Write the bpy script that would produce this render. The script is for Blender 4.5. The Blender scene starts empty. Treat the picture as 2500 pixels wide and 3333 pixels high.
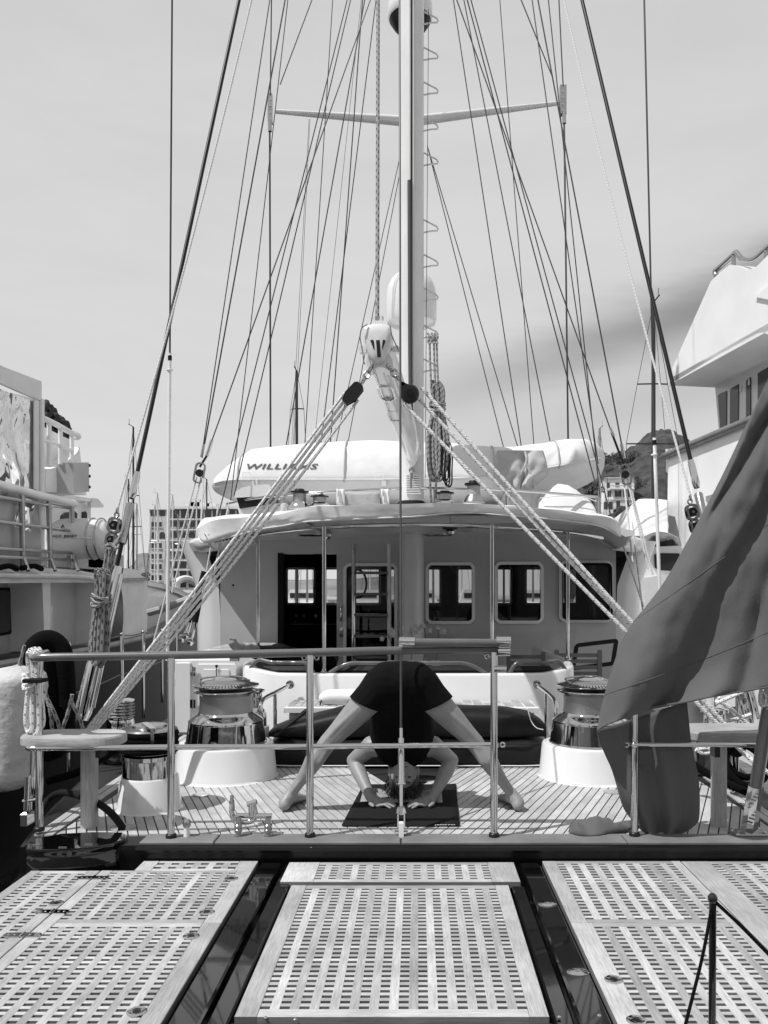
import bpy, bmesh, math, random
from mathutils import Vector, Matrix, noise
from mathutils.geometry import tessellate_polygon
R = math.radians
PI = math.pi
random.seed(11)
SC = bpy.context.scene
COL = SC.collection

# ------------------------------------------------------------------ camera
F_PX, CX, CY, CAM_Z = 2600.0, 1361.0, 1935.0, 1.10      # calibrated from the photograph (2500 x 3333)
cam_data = bpy.data.cameras.new('camera')
cam_data.sensor_fit = 'VERTICAL'
cam_data.sensor_height = 36.0
cam_data.lens = 36.0 * F_PX / 3333.0
cam_data.shift_x = (1250.0 - CX) / 3333.0
cam_data.shift_y = (CY - 1666.5) / 3333.0
cam_data.clip_start = 0.05
cam_data.clip_end = 6000.0
cam = bpy.data.objects.new('camera', cam_data)
COL.objects.link(cam)
cam.location = (0, 0, CAM_Z)
cam.rotation_euler = (R(90), 0, 0)
SC.camera = cam

# ------------------------------------------------------------------ sky and sun
SUN_DIR = Vector((-0.46, -0.27, 0.85)).normalized()       # from the scene towards the sun
SUN_EL = math.asin(SUN_DIR.z)
SUN_AZ = math.atan2(SUN_DIR.x, SUN_DIR.y)
world = bpy.data.worlds.new('World')
SC.world = world
world.use_nodes = True
wn, wl = world.node_tree.nodes, world.node_tree.links
wn.clear()
wo = wn.new('ShaderNodeOutputWorld')
bg = wn.new('ShaderNodeBackground')
bg.inputs['Strength'].default_value = 0.15
sky = wn.new('ShaderNodeTexSky')
sky.sky_type = 'NISHITA'
sky.sun_disc = False
sky.sun_elevation = SUN_EL
sky.sun_rotation = SUN_AZ
sky.altitude = 0.0
sky.air_density = 1.0
sky.dust_density = 1.0
sky.ozone_density = 1.0
bw = wn.new('ShaderNodeRGBToBW')                            # black-and-white photograph
wl.new(sky.outputs['Color'], bw.inputs['Color'])
# thin high cloud veil with long darker gaps
tc = wn.new('ShaderNodeTexCoord')
mp = wn.new('ShaderNodeMapping')
mp.inputs['Rotation'].default_value = (0, R(27), 0)         # streaks climb to the right
mp.inputs['Scale'].default_value = (1.0, 1.2, 4.6)
wl.new(tc.outputs['Generated'], mp.inputs['Vector'])
nz = wn.new('ShaderNodeTexNoise')
nz.inputs['Scale'].default_value = 2.1
nz.inputs['Detail'].default_value = 9.0
nz.inputs['Roughness'].default_value = 0.58
nz.inputs['Distortion'].default_value = 0.25
wl.new(mp.outputs['Vector'], nz.inputs['Vector'])
def wmath(op, a, b=None, c=None, clamp=False):
    q = wn.new('ShaderNodeMath'); q.operation = op; q.use_clamp = clamp
    for k_, x in enumerate((a, b, c)):
        if x is None: continue
        if isinstance(x, (int, float)): q.inputs[k_].default_value = x
        else: wl.new(x, q.inputs[k_])
    return q.outputs['Value']
wsep = wn.new('ShaderNodeSeparateXYZ'); wl.new(tc.outputs['Generated'], wsep.inputs['Vector'])
n0 = wmath('SUBTRACT', nz.outputs['Fac'], .5)
# position across the streaks, slightly ragged
wy = wmath('MAXIMUM', wmath('ABSOLUTE', wsep.outputs['Y']), .15)
ws = wmath('MULTIPLY_ADD', n0, .11, wmath('SUBTRACT', wmath('DIVIDE', wsep.outputs['Z'], wy), wmath('MULTIPLY', wmath('DIVIDE', wsep.outputs['X'], wy), .35)))
def band(c, w):
    t = wmath('DIVIDE', wmath('SUBTRACT', ws, c), w)
    return wmath('POWER', 2.718, wmath('MULTIPLY', wmath('MULTIPLY', t, t), -1.0))
east = wmath('MULTIPLY_ADD', wsep.outputs['X'], 2.0, .22, clamp=True)     # the gap opens towards the right
gapf = wmath('MULTIPLY', wmath('ADD', band(.238, .045), wmath('MULTIPLY', band(.135, .04), .35)), east)
gapf = wmath('MULTIPLY', gapf, 1.0, clamp=True)
# veil brightness: a little lighter near the horizon, faint streaking
vb = wmath('MULTIPLY_ADD', n0, 1.3, wmath('MULTIPLY_ADD', wsep.outputs['Z'], -.95, 4.80))
clear = wmath('MULTIPLY_ADD', bw.outputs['Val'], .30, .75)
mixv = wmath('ADD', wmath('MULTIPLY', vb, wmath('SUBTRACT', 1.0, gapf)), wmath('MULTIPLY', clear, gapf))
wl.new(mixv, bg.inputs['Color'])
wl.new(bg.outputs['Background'], wo.inputs['Surface'])

sun_data = bpy.data.lights.new('sun', 'SUN')
sun_data.energy = 4.4
sun_data.angle = R(0.6)
sun_data.color = (1, 1, 1)
sun = bpy.data.objects.new('sun', sun_data)
COL.objects.link(sun)
sun.rotation_euler = SUN_DIR.to_track_quat('Z', 'Y').to_euler()
sun.location = SUN_DIR * 60

SC.view_settings.view_transform = 'Standard'
SC.view_settings.look = 'None'
SC.view_settings.exposure = 0.0
SC.view_settings.gamma = 1.0
SC.view_settings.use_curve_mapping = False
SC.render.engine = 'CYCLES'
SC.cycles.max_bounces = 8
SC.cycles.transparent_max_bounces = 16
SC.cycles.use_denoising = True

# ------------------------------------------------------------------ helpers
def at(px, py, Y):
    """point of the place that a photograph pixel shows at distance Y"""
    return Vector(((px - CX) * Y / F_PX, Y, CAM_Z - (py - CY) * Y / F_PX))
def on_z(px, py, z):
    Y = F_PX * (CAM_Z - z) / (py - CY)
    return at(px, py, Y)
def on_plane(px, py, p0, n):
    d = Vector(((px - CX) / F_PX, 1.0, -(py - CY) / F_PX))
    o = Vector((0, 0, CAM_Z))
    t = (p0 - o).dot(n) / d.dot(n)
    return o + d * t

WLOC = {}
def _link(o, parent, wloc):
    COL.objects.link(o)
    WLOC[o.name] = Vector(wloc)
    if parent is not None:
        o.parent = parent
        o.location = Vector(wloc) - WLOC[parent.name]
    else:
        o.location = wloc
    return o
def tag(o, label=None, cat=None, group=None, kind=None):
    if label: o['label'] = label
    if cat: o['category'] = cat
    if group: o['group'] = group
    if kind: o['kind'] = kind
    return o
def thing(name, label, cat, loc=(0, 0, 0), group=None):
    o = bpy.data.objects.new(name, None)
    o.empty_display_size = 0.1
    _link(o, None, Vector(loc))
    return tag(o, label, cat, group)

def cr(pts, n=6, closed=False):
    """Catmull-Rom through points"""
    P = [Vector(p) for p in pts]
    if len(P) < 3: return P
    out = []
    m = len(P)
    segs = m if closed else m - 1
    for i in range(segs):
        if closed:
            p0, p1, p2, p3 = P[(i - 1) % m], P[i], P[(i + 1) % m], P[(i + 2) % m]
        else:
            p0 = P[i - 1] if i > 0 else P[0] * 2 - P[1]
            p1, p2 = P[i], P[i + 1]
            p3 = P[i + 2] if i + 2 < m else P[-1] * 2 - P[-2]
        for k in range(n):
            t = k / n
            out.append(0.5 * ((2 * p1) + (-p0 + p2) * t + (2 * p0 - 5 * p1 + 4 * p2 - p3) * t * t + (-p0 + 3 * p1 - 3 * p2 + p3) * t ** 3))
    if not closed: out.append(P[-1])
    return out

class MB:
    def __init__(s):
        s.v, s.f, s.uv = [], [], {}
    def add(s, vs, fs, uvs=None):
        b = len(s.v)
        s.v += [Vector(p) for p in vs]
        for i, f in enumerate(fs):
            s.f.append([b + k for k in f])
            if uvs: s.uv[len(s.f) - 1] = uvs[i]
        return s
    def box(s, a, b):
        x0, y0, z0 = a; x1, y1, z1 = b
        return s.add([(x0,y0,z0),(x1,y0,z0),(x1,y1,z0),(x0,y1,z0),(x0,y0,z1),(x1,y0,z1),(x1,y1,z1),(x0,y1,z1)],
                     [(0,3,2,1),(4,5,6,7),(0,1,5,4),(1,2,6,5),(2,3,7,6),(3,0,4,7)])
    def cbox(s, a, b, c=0.003):
        """box with chamfered top and sides"""
        x0, y0, z0 = a; x1, y1, z1 = b
        c = min(c, (x1-x0)*.4, (y1-y0)*.4, (z1-z0)*.4)
        L = [(x0,y0,z0),(x1,y0,z0),(x1,y1,z0),(x0,y1,z0),(x0,y0,z1-c),(x1,y0,z1-c),(x1,y1,z1-c),(x0,y1,z1-c),
             (x0+c,y0+c,z1),(x1-c,y0+c,z1),(x1-c,y1-c,z1),(x0+c,y1-c,z1)]
        return s.add(L, [(0,3,2,1),(0,1,5,4),(1,2,6,5),(2,3,7,6),(3,0,4,7),(4,5,9,8),(5,6,10,9),(6,7,11,10),(7,4,8,11),(8,9,10,11)])
    def bar(s, p, q, w, h, up=(0, 0, 1)):
        """rectangular bar from p to q"""
        p, q = Vector(p), Vector(q)
        d = (q - p).normalized()
        u = Vector(up)
        if abs(d.dot(u)) > .98: u = Vector((1, 0, 0))
        a = d.cross(u).normalized(); b = a.cross(d)
        L = []
        for c in (p, q):
            for sx, sy in ((-1,-1),(1,-1),(1,1),(-1,1)):
                L.append(c + a*(sx*w/2) + b*(sy*h/2))
        return s.add(L, [(0,1,2,3),(7,6,5,4),(0,4,5,1),(1,5,6,2),(2,6,7,3),(3,7,4,0)])
    def tube(s, pts, r, n=8, closed=False, cap=True):
        P = [Vector(p) for p in pts]
        m = len(P)
        rr = r if isinstance(r, (list, tuple)) else [r] * m
        if len(rr) != m:
            rr = [rr[0] + (rr[-1] - rr[0]) * i / (m - 1) for i in range(m)]
        # parallel transport frame
        def tan(i):
            if closed: t = P[(i+1) % m] - P[(i-1) % m]
            elif i == 0: t = P[1] - P[0]
            elif i == m-1: t = P[-1] - P[-2]
            else: t = P[i+1] - P[i-1]
            return t.normalized() if t.length > 1e-9 else Vector((0, 0, 1))
        t0 = tan(0)
        up = Vector((0, 0, 1)) if abs(t0.z) < .9 else Vector((1, 0, 0))
        a = t0.cross(up).normalized()
        L, U = [], []
        ln = 0.0
        for i in range(m):
            t = tan(i)
            a = a - t * a.dot(t)
            a = a.normalized() if a.length > 1e-6 else t.orthogonal().normalized()
            b = t.cross(a)
            if i: ln += (P[i] - P[i-1]).length
            U.append(ln)
            for k in range(n):
                th = 2*PI*k/n
                L.append(P[i] + (a*math.cos(th) + b*math.sin(th)) * rr[i])
        fs, us = [], []
        for i in range(m if closed else m-1):
            j = (i+1) % m
            u1 = U[i+1] if i+1 < m else ln + (P[0]-P[-1]).length
            for k in range(n):
                k2 = (k+1) % n
                fs.append((i*n+k, i*n+k2, j*n+k2, j*n+k))
                us.append(((U[i], k/n), (U[i], (k+1)/n), (u1, (k+1)/n), (u1, k/n)))
        if cap and not closed:
            fs.append(tuple(range(n-1, -1, -1))); us.append(tuple((0, 0) for _ in range(n)))
            fs.append(tuple((m-1)*n + k for k in range(n))); us.append(tuple((0, 0) for _ in range(n)))
        return s.add(L, fs, us)
    def lathe(s, prof, c=(0, 0, 0), n=32, sx=1, sy=1, axis='z'):
        """profile of (r, z) pairs round an upright axis"""
        c = Vector(c)
        L, fs = [], []
        m = len(prof)
        for r, z in prof:
            for k in range(n):
                th = 2*PI*k/n
                p = Vector((r*sx*math.cos(th), r*sy*math.sin(th), z))
                if axis == 'y': p = Vector((p.x, p.z, -p.y))
                elif axis == 'x': p = Vector((p.z, p.x, p.y))
                L.append(c + p)
        for i in range(m-1):
            for k in range(n):
                k2 = (k+1) % n
                fs.append((i*n+k, i*n+k2, (i+1)*n+k2, (i+1)*n+k))
        if prof[0][0] > 1e-5: fs.append(tuple(range(n-1, -1, -1)))
        if prof[-1][0] > 1e-5: fs.append(tuple((m-1)*n+k for k in range(n)))
        return s.add(L, fs)
    def ell(s, c, r, n=16, m=10, rot=None):
        c = Vector(c)
        M = rot if rot is not None else Matrix.Identity(3)
        L = [c + M @ Vector((0, 0, -r[2]))]
        for i in range(1, m):
            ph = -PI/2 + PI*i/m
            for k in range(n):
                th = 2*PI*k/n
                L.append(c + M @ Vector((r[0]*math.cos(ph)*math.cos(th), r[1]*math.cos(ph)*math.sin(th), r[2]*math.sin(ph))))
        L.append(c + M @ Vector((0, 0, r[2])))
        fs = []
        for k in range(n):
            fs.append((0, 1+(k+1) % n, 1+k))
            e = len(L)-1; b = 1+(m-2)*n
            fs.append((e, b+k, b+(k+1) % n))
        for i in range(m-2):
            for k in range(n):
                a = 1+i*n+k; b2 = 1+i*n+(k+1) % n
                fs.append((a, b2, b2+n, a+n))
        return s.add(L, fs)
    def prism(s, poly, d):
        """planar polygon (3-D points) pushed along vector d"""
        P = [Vector(p) for p in poly]; d = Vector(d)
        n = len(P)
        tri = tessellate_polygon([P])
        L = P + [p + d for p in P]
        nrm = Vector((0, 0, 0))
        for i in range(n):
            nrm += P[i].cross(P[(i+1) % n])
        flip = nrm.dot(d) > 0
        fs = []
        def order(t):
            return t
        for t in tri:
            a, b, c_ = t
            tn = (P[b]-P[a]).cross(P[c_]-P[a])
            if tn.dot(d) > 0: t = (a, c_, b)
            fs.append(tuple(t)); fs.append(tuple(n + k for k in reversed(t)))
        for i in range(n):
            j = (i+1) % n
            fs.append((i, j, n+j, n+i) if not flip else (j, i, n+i, n+j))
        return s.add(L, fs)
    def grid(s, rows, closed_u=False):
        """rows: list of equal-length point lists"""
        m, n = len(rows), len(rows[0])
        L = [p for r_ in rows for p in r_]
        fs, us = [], []
        for i in range(m-1):
            for k in range(n if closed_u else n-1):
                k2 = (k+1) % n
                fs.append((i*n+k, i*n+k2, (i+1)*n+k2, (i+1)*n+k))
                us.append(((k/(n-1), i/(m-1)), ((k+1)/(n-1), i/(m-1)), ((k+1)/(n-1), (i+1)/(m-1)), (k/(n-1), (i+1)/(m-1))))
        return s.add(L, fs, us)
    def frame(s, c, u, v, w, h, rad, wid, dep, n=6):
        """rounded rectangular ring (outer w x h, ring width wid) in plane u, v; depth dep along u x v"""
        c, u, v = Vector(c), Vector(u).normalized(), Vector(v).normalized()
        nn = u.cross(v)
        o = rrect(w, h, rad, n); i_ = rrect(w-2*wid, h-2*wid, max(rad-wid, .002), n)
        m = len(o)
        L = []
        for dz in (0, dep):
            for q in (o, i_):
                L += [c + u*a + v*b + nn*dz for a, b in q]
        fs = []
        for k in range(m):
            k2 = (k+1) % m
            fs += [(k, m+k, m+k2, k2), (2*m+k, 2*m+k2, 3*m+k2, 3*m+k), (k, k2, 2*m+k2, 2*m+k), (m+k, 3*m+k, 3*m+k2, m+k2)]
        return s.add(L, fs)
    def build(s, name, mat, parent=None, smooth=40, solid=None, kind=None, label=None):
        me = bpy.data.meshes.new(name)
        if not s.v: s.v = [Vector((0,0,0))]
        xs = [p.x for p in s.v]; ys = [p.y for p in s.v]; zs = [p.z for p in s.v]
        o0 = Vector(((min(xs)+max(xs))/2, (min(ys)+max(ys))/2, min(zs)))
        me.from_pydata([tuple(p - o0) for p in s.v], [], s.f)
        if s.uv:
            ul = me.uv_layers.new(name='UVMap')
            for fi, poly in enumerate(me.polygons):
                uvs = s.uv.get(fi)
                if uvs:
                    for li, q in zip(poly.loop_indices, uvs): ul.data[li].uv = q
        if mat: me.materials.append(M[mat] if isinstance(mat, str) else mat)
        me.validate()
        if smooth:
            me.polygons.foreach_set('use_smooth', [True]*len(me.polygons))
            me.set_sharp_from_angle(angle=R(smooth))
        o = bpy.data.objects.new(name, me)
        _link(o, parent, o0)
        if solid:
            md = o.modifiers.new('thickness', 'SOLIDIFY'); md.thickness = solid; md.offset = 0
        if kind: o['kind'] = kind
        if label: o['label'] = label
        return o

def rrect(w, h, rad, n=6):
    rad = min(rad, w/2-1e-4, h/2-1e-4)
    out = []
    for cx_, cy_, a0 in ((w/2-rad, h/2-rad, 0), (-w/2+rad, h/2-rad, 90), (-w/2+rad, -h/2+rad, 180), (w/2-rad, -h/2+rad, 270)):
        for k in range(n+1):
            a = R(a0 + 90*k/n)
            out.append((cx_+rad*math.cos(a), cy_+rad*math.sin(a)))
    return out
def inst(me, name, parent, wloc, rot=(0, 0, 0)):
    o = bpy.data.objects.new(name, me)
    _link(o, parent, Vector(wloc))
    o.rotation_euler = rot
    return o
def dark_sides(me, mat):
    """second material on the faces that are not the top (shade of the gaps put into the side colour)"""
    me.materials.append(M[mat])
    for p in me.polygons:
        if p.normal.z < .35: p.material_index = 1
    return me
def mesh_of(mb, name, mat, smooth=40):
    me = bpy.data.meshes.new(name)
    me.from_pydata([tuple(p) for p in mb.v], [], mb.f)
    me.materials.append(M[mat])
    if smooth:
        me.polygons.foreach_set('use_smooth', [True]*len(me.polygons))
        me.set_sharp_from_angle(angle=R(smooth))
    return me
def text_verts(body, size=1.0, extrude=0.0, shear=0.0, bold=0.0, spacing=1.0):
    cu = bpy.data.curves.new('lettering', 'FONT')
    cu.body = body; cu.size = size; cu.extrude = extrude; cu.shear = shear
    cu.offset = bold; cu.space_character = spacing
    cu.align_x = 'CENTER'; cu.resolution_u = 3
    ob = bpy.data.objects.new('lettering', cu)
    COL.objects.link(ob)
    dg = bpy.context.evaluated_depsgraph_get()
    me = bpy.data.meshes.new_from_object(ob.evaluated_get(dg))
    vs = [v.co.copy() for v in me.vertices]; fs = [list(p.vertices) for p in me.polygons]
    bpy.data.objects.remove(ob); bpy.data.curves.remove(cu); bpy.data.meshes.remove(me)
    return vs, fs
def lettering(body, c, u, v, size, parent, mat, name='lettering', lift=0.004, sx=1.0, **kw):
    vs, fs = text_verts(body, size, **kw)
    c, u, v = Vector(c), Vector(u).normalized(), Vector(v).normalized()
    nn = u.cross(v)
    mb = MB(); mb.add([c + u*(p.x*sx) + v*p.y + nn*(lift+p.z) for p in vs], fs)
    return mb.build(name, mat, parent, smooth=0)

# ------------------------------------------------------------------ materials
M = {}
def nodes_of(name):
    m = bpy.data.materials.new(name); m.use_nodes = True
    nt = m.node_tree
    return m, nt, nt.nodes, nt.links, nt.nodes['Principled BSDF']
def grey(v): return (v, v, v, 1)
def simple(name, v, rough=.5, metal=0., var=0.10, scale=6., bump=0., bscale=40., coat=0., spec=.5, detail=4):
    """plain surface with faint tone variation and optional fine relief"""
    m, nt, N, L, P = nodes_of(name)
    P.inputs['Roughness'].default_value = rough
    P.inputs['Metallic'].default_value = metal
    P.inputs['Coat Weight'].default_value = coat
    P.inputs['Specular IOR Level'].default_value = spec
    t = N.new('ShaderNodeTexCoord')
    n = N.new('ShaderNodeTexNoise'); n.inputs['Scale'].default_value = scale; n.inputs['Detail'].default_value = detail
    L.new(t.outputs['Object'], n.inputs['Vector'])
    r = N.new('ShaderNodeMapRange')
    r.inputs['From Min'].default_value = .3; r.inputs['From Max'].default_value = .7
    r.inputs['To Min'].default_value = v*(1-var); r.inputs['To Max'].default_value = v*(1+var)
    L.new(n.outputs['Fac'], r.inputs['Value'])
    L.new(r.outputs['Result'], P.inputs['Base Color'])
    if bump:
        n2 = N.new('ShaderNodeTexNoise'); n2.inputs['Scale'].default_value = bscale; n2.inputs['Detail'].default_value = 6
        L.new(t.outputs['Object'], n2.inputs['Vector'])
        b = N.new('ShaderNodeBump'); b.inputs['Strength'].default_value = bump; b.inputs['Distance'].default_value = .01
        L.new(n2.outputs['Fac'], b.inputs['Height'])
        L.new(b.outputs['Normal'], P.inputs['Normal'])
    M[name] = m
    return m
def wood(name, v, rough=.6, var=.30, grain=.35, coat=0., bump=.25, dirt=.0):
    """timber with grain along local Y and a tone of its own for each board"""
    m, nt, N, L, P = nodes_of(name)
    P.inputs['Roughness'].default_value = rough
    P.inputs['Coat Weight'].default_value = coat
    P.inputs['Coat Roughness'].default_value = .08
    P.inputs['Specular IOR Level'].default_value = .3
    t = N.new('ShaderNodeTexCoord'); oi = N.new('ShaderNodeObjectInfo')
    off = N.new('ShaderNodeVectorMath'); off.operation = 'SCALE'
    comb = N.new('ShaderNodeCombineXYZ')
    for k in ('X', 'Y', 'Z'): L.new(oi.outputs['Random'], comb.inputs[k])
    L.new(comb.outputs['Vector'], off.inputs[0]); off.inputs['Scale'].default_value = 37.0
    ad = N.new('ShaderNodeVectorMath'); ad.operation = 'ADD'
    L.new(t.outputs['Object'], ad.inputs[0]); L.new(off.outputs['Vector'], ad.inputs[1])
    mp_ = N.new('ShaderNodeMapping'); mp_.inputs['Scale'].default_value = (1, .06, 1)
    L.new(ad.outputs['Vector'], mp_.inputs['Vector'])
    n = N.new('ShaderNodeTexNoise'); n.inputs['Scale'].default_value = 230; n.inputs['Detail'].default_value = 6; n.inputs['Roughness'].default_value = .65
    L.new(mp_.outputs['Vector'], n.inputs['Vector'])
    n3 = N.new('ShaderNodeTexNoise'); n3.inputs['Scale'].default_value = 5; n3.inputs['Detail'].default_value = 4
    L.new(ad.outputs['Vector'], n3.inputs['Vector'])
    g = N.new('ShaderNodeMapRange'); g.inputs['From Min'].default_value = .25; g.inputs['From Max'].default_value = .75
    g.inputs['To Min'].default_value = 1-grain; g.inputs['To Max'].default_value = 1+grain*.45
    L.new(n.outputs['Fac'], g.inputs['Value'])
    w = N.new('ShaderNodeMapRange'); w.inputs['To Min'].default_value = v*(1-var); w.inputs['To Max'].default_value = v*(1+var*.6)
    L.new(oi.outputs['Random'], w.inputs['Value'])
    mu = N.new('ShaderNodeMath'); mu.operation = 'MULTIPLY'
    L.new(g.outputs['Result'], mu.inputs[0]); L.new(w.outputs['Result'], mu.inputs[1])
    d = N.new('ShaderNodeMapRange'); d.inputs['From Min'].default_value = .3; d.inputs['From Max'].default_value = .7
    d.inputs['To Min'].default_value = .74; d.inputs['To Max'].default_value = 1.08
    L.new(n3.outputs['Fac'], d.inputs['Value'])
    mu2 = N.new('ShaderNodeMath'); mu2.operation = 'MULTIPLY'
    L.new(mu.outputs['Value'], mu2.inputs[0]); L.new(d.outputs['Result'], mu2.inputs[1])
    L.new(mu2.outputs['Value'], P.inputs['Base Color'])
    b = N.new('ShaderNodeBump'); b.inputs['Strength'].default_value = bump; b.inputs['Distance'].default_value = .002
    L.new(n.outputs['Fac'], b.inputs['Height']); L.new(b.outputs['Normal'], P.inputs['Normal'])
    M[name] = m
def rope(name, v, fleck, k=34., twist=3.0, duty=.40):
    """braided rope, flecked with darker yarns; UV u = metres along, v = round"""
    m, nt, N, L, P = nodes_of(name)
    P.inputs['Roughness'].default_value = .85
    uv = N.new('ShaderNodeUVMap')
    sp = N.new('ShaderNodeSeparateXYZ'); L.new(uv.outputs['UV'], sp.inputs['Vector'])
    def math_(op, a, b=None, c=None):
        q = N.new('ShaderNodeMath'); q.operation = op
        for i, x in enumerate((a, b, c)):
            if x is None: continue
            if isinstance(x, (int, float)): q.inputs[i].default_value = x
            else: L.new(x, q.inputs[i])
        return q.outputs['Value']
    v3 = math_('MULTIPLY', sp.outputs['Y'], 4.0)
    row_ = math_('FLOOR', v3)
    a = math_('FRACT', math_('MULTIPLY_ADD', sp.outputs['X'], k*.62, math_('MULTIPLY', row_, .37)))
    b = math_('FRACT', v3)
    f = math_('MULTIPLY', math_('LESS_THAN', a, duty), math_('LESS_THAN', math_('ABSOLUTE', math_('SUBTRACT', b, .5)), .26))
    mx = N.new('ShaderNodeMix'); mx.data_type = 'RGBA'
    mx.inputs['A'].default_value = grey(v); mx.inputs['B'].default_value = grey(fleck)
    L.new(f, mx.inputs['Factor']); L.new(mx.outputs['Result'], P.inputs['Base Color'])
    w = math_('SINE', math_('MULTIPLY', math_('ADD', math_('MULTIPLY', sp.outputs['X'], k*2.4), math_('MULTIPLY', sp.outputs['Y'], 4.0)), 6.283))
    bp = N.new('ShaderNodeBump'); bp.inputs['Strength'].default_value = .5; bp.inputs['Distance'].default_value = .002
    L.new(w, bp.inputs['Height']); L.new(bp.outputs['Normal'], P.inputs['Normal'])
    M[name] = m
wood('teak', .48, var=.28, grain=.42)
wood('teak_side_shade', .18, rough=.8, var=.3)  # side teak darkened in colour for the shade inside the grating holes
wood('teak_edge', .19, var=.10, grain=.3)
wood('teak_deck', .50, var=.16, grain=.22)
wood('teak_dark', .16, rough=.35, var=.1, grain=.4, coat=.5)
wood('varnish', .13, rough=.3, var=.1, grain=.4, coat=.8, bump=.05)
simple('caulk', .012, .6)
simple('lacquer_black', .003, .05, coat=.7, var=.2, spec=.5)
simple('satin_black', .004, .32, spec=.35)
simple('black_plastic', .006, .4, spec=.4)
simple('black_rubber', .008, .8, spec=.2, bump=.3, bscale=120)
simple('black_knit', .004, .95, spec=.1, bump=.9, bscale=160)
simple('black_cover', .0045, .55, spec=.3, bump=.35, bscale=14)
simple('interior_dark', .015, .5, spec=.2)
simple('chrome', .62, .06, metal=1, var=.04, bump=.03, bscale=8)
simple('steel', .42, .22, metal=1, var=.1, bump=.05, bscale=30)
simple('brushed', .34, .38, metal=1, var=.16, bump=.35, bscale=260)
simple('wire', .05, .4, metal=.4)
simple('wire_black', .006, .45, spec=.3)
simple('gelcoat', .70, .22, var=.02, coat=.4)
simple('gelcoat_bright', .74, .25, var=.07, scale=1.1)
simple('gelcoat_old', .80, .4, var=.12, scale=2.5, bump=.05, bscale=5)
simple('mast_paint', .66, .3, var=.06, scale=3, coat=.3)
simple('canvas', .66, .9, var=.05, bump=.35, bscale=9)
simple('canvas_grey', .40, .9, var=.10, bump=.35, bscale=10)
simple('panel_grey', .42, .35, var=.1)
simple('frame_white', .92, .3, var=.02)
simple('house_paint', .50, .18, var=.05, scale=4, coat=.5)
simple('nylon_white', .46, .6, var=.12, bump=1., bscale=22)
simple('plastic_white', .75, .4, var=.05)
simple('plaster', .58, .8, var=.12, scale=.3)
simple('plaster_pale', .74, .8, var=.08, scale=.4)
simple('stone', .26, .9, var=.4, scale=1.2)
simple('roof_tile', .35, .8, var=.2, scale=1.5)
simple('shutter', .05, .6)
simple('dark_window', .025, .12, spec=.7)
simple('skin', .25, .5, var=.06, scale=14, bump=.08, bscale=60)
simple('hair', .035, .45, var=.5, scale=60, bump=.8, bscale=220)
simple('black_cotton', .005, .9, spec=.1, var=.2, bump=.25, bscale=30)
simple('trousers', .008, .9, spec=.1, bump=.3, bscale=20)
simple('mat_rubber', .009, .85, spec=.2, var=.15, bump=.3, bscale=300)
simple('towel', .30, .95, var=.25, scale=40, bump=.8, bscale=150)
simple('print_dark', .05, .6)
simple('print_black', .01, .6)
simple('print_white', .8, .6)
simple('foliage', .035, .9, var=.7, scale=.25, bump=1., bscale=.8)
simple('leaf', .06, .7, var=.5, scale=30)
simple('petal', .45, .7, var=.2, scale=60)
simple('far_hill', .16, .95, var=.25, scale=.02)
rope('rope_white', .72, .28, duty=.22)
rope('rope_flecked', .30, .05, k=30., twist=4.0)
rope('rope_dark', .26, .05, k=26., twist=4.0)
rope('rope_plain', .66, .45, k=60., twist=2.0)
# glass: clear reflection over a tinted, see-through pane
def glass(name, tint, ior=1.5, crinkle=0.):
    m, nt, N, L, P = nodes_of(name)
    N.remove(P)
    out = N['Material Output']
    fr = N.new('ShaderNodeFresnel'); fr.inputs['IOR'].default_value = ior
    tr = N.new('ShaderNodeBsdfTransparent'); tr.inputs['Color'].default_value = grey(tint)
    gl = N.new('ShaderNodeBsdfGlossy'); gl.inputs['Roughness'].default_value = .02
    if crinkle:
        t = N.new('ShaderNodeTexCoord'); n = N.new('ShaderNodeTexNoise'); n.inputs['Scale'].default_value = 1.3; n.inputs['Detail'].default_value = 2; n.inputs['Distortion'].default_value = .6
        L.new(t.outputs['Object'], n.inputs['Vector'])
        b = N.new('ShaderNodeBump'); b.inputs['Strength'].default_value = crinkle; b.inputs['Distance'].default_value = .3
        L.new(n.outputs['Fac'], b.inputs['Height']); L.new(b.outputs['Normal'], gl.inputs['Normal'])
    mx = N.new('ShaderNodeMixShader')
    L.new(fr.outputs['Fac'], mx.inputs['Fac']); L.new(tr.outputs['BSDF'], mx.inputs[1]); L.new(gl.outputs['BSDF'], mx.inputs[2])
    L.new(mx.outputs['Shader'], out.inputs['Surface'])
    M[name] = m
glass('pane', .48, 1.6)
glass('vinyl', .5, 1.8, .5)
def cloth(name, v, trans, bump=.35, bscale=10):
    m, nt, N, L, P = nodes_of(name)
    out = N['Material Output']
    P.inputs['Roughness'].default_value = .85
    P.inputs['Sheen Weight'].default_value = .15
    t = N.new('ShaderNodeTexCoord'); n = N.new('ShaderNodeTexNoise')
    n.inputs['Scale'].default_value = bscale; n.inputs['Detail'].default_value = 5
    L.new(t.outputs['Object'], n.inputs['Vector'])
    b = N.new('ShaderNodeBump'); b.inputs['Strength'].default_value = bump; b.inputs['Distance'].default_value = .01
    L.new(n.outputs['Fac'], b.inputs['Height']); L.new(b.outputs['Normal'], P.inputs['Normal'])
    P.inputs['Base Color'].default_value = grey(v)
    T = N.new('ShaderNodeBsdfTranslucent'); T.inputs['Color'].default_value = grey(v*1.2)
    mx = N.new('ShaderNodeMixShader'); mx.inputs['Fac'].default_value = trans
    L.new(P.outputs['BSDF'], mx.inputs[1]); L.new(T.outputs['BSDF'], mx.inputs[2]); L.new(mx.outputs['Shader'], out.inputs['Surface'])
    M[name] = m
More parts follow.
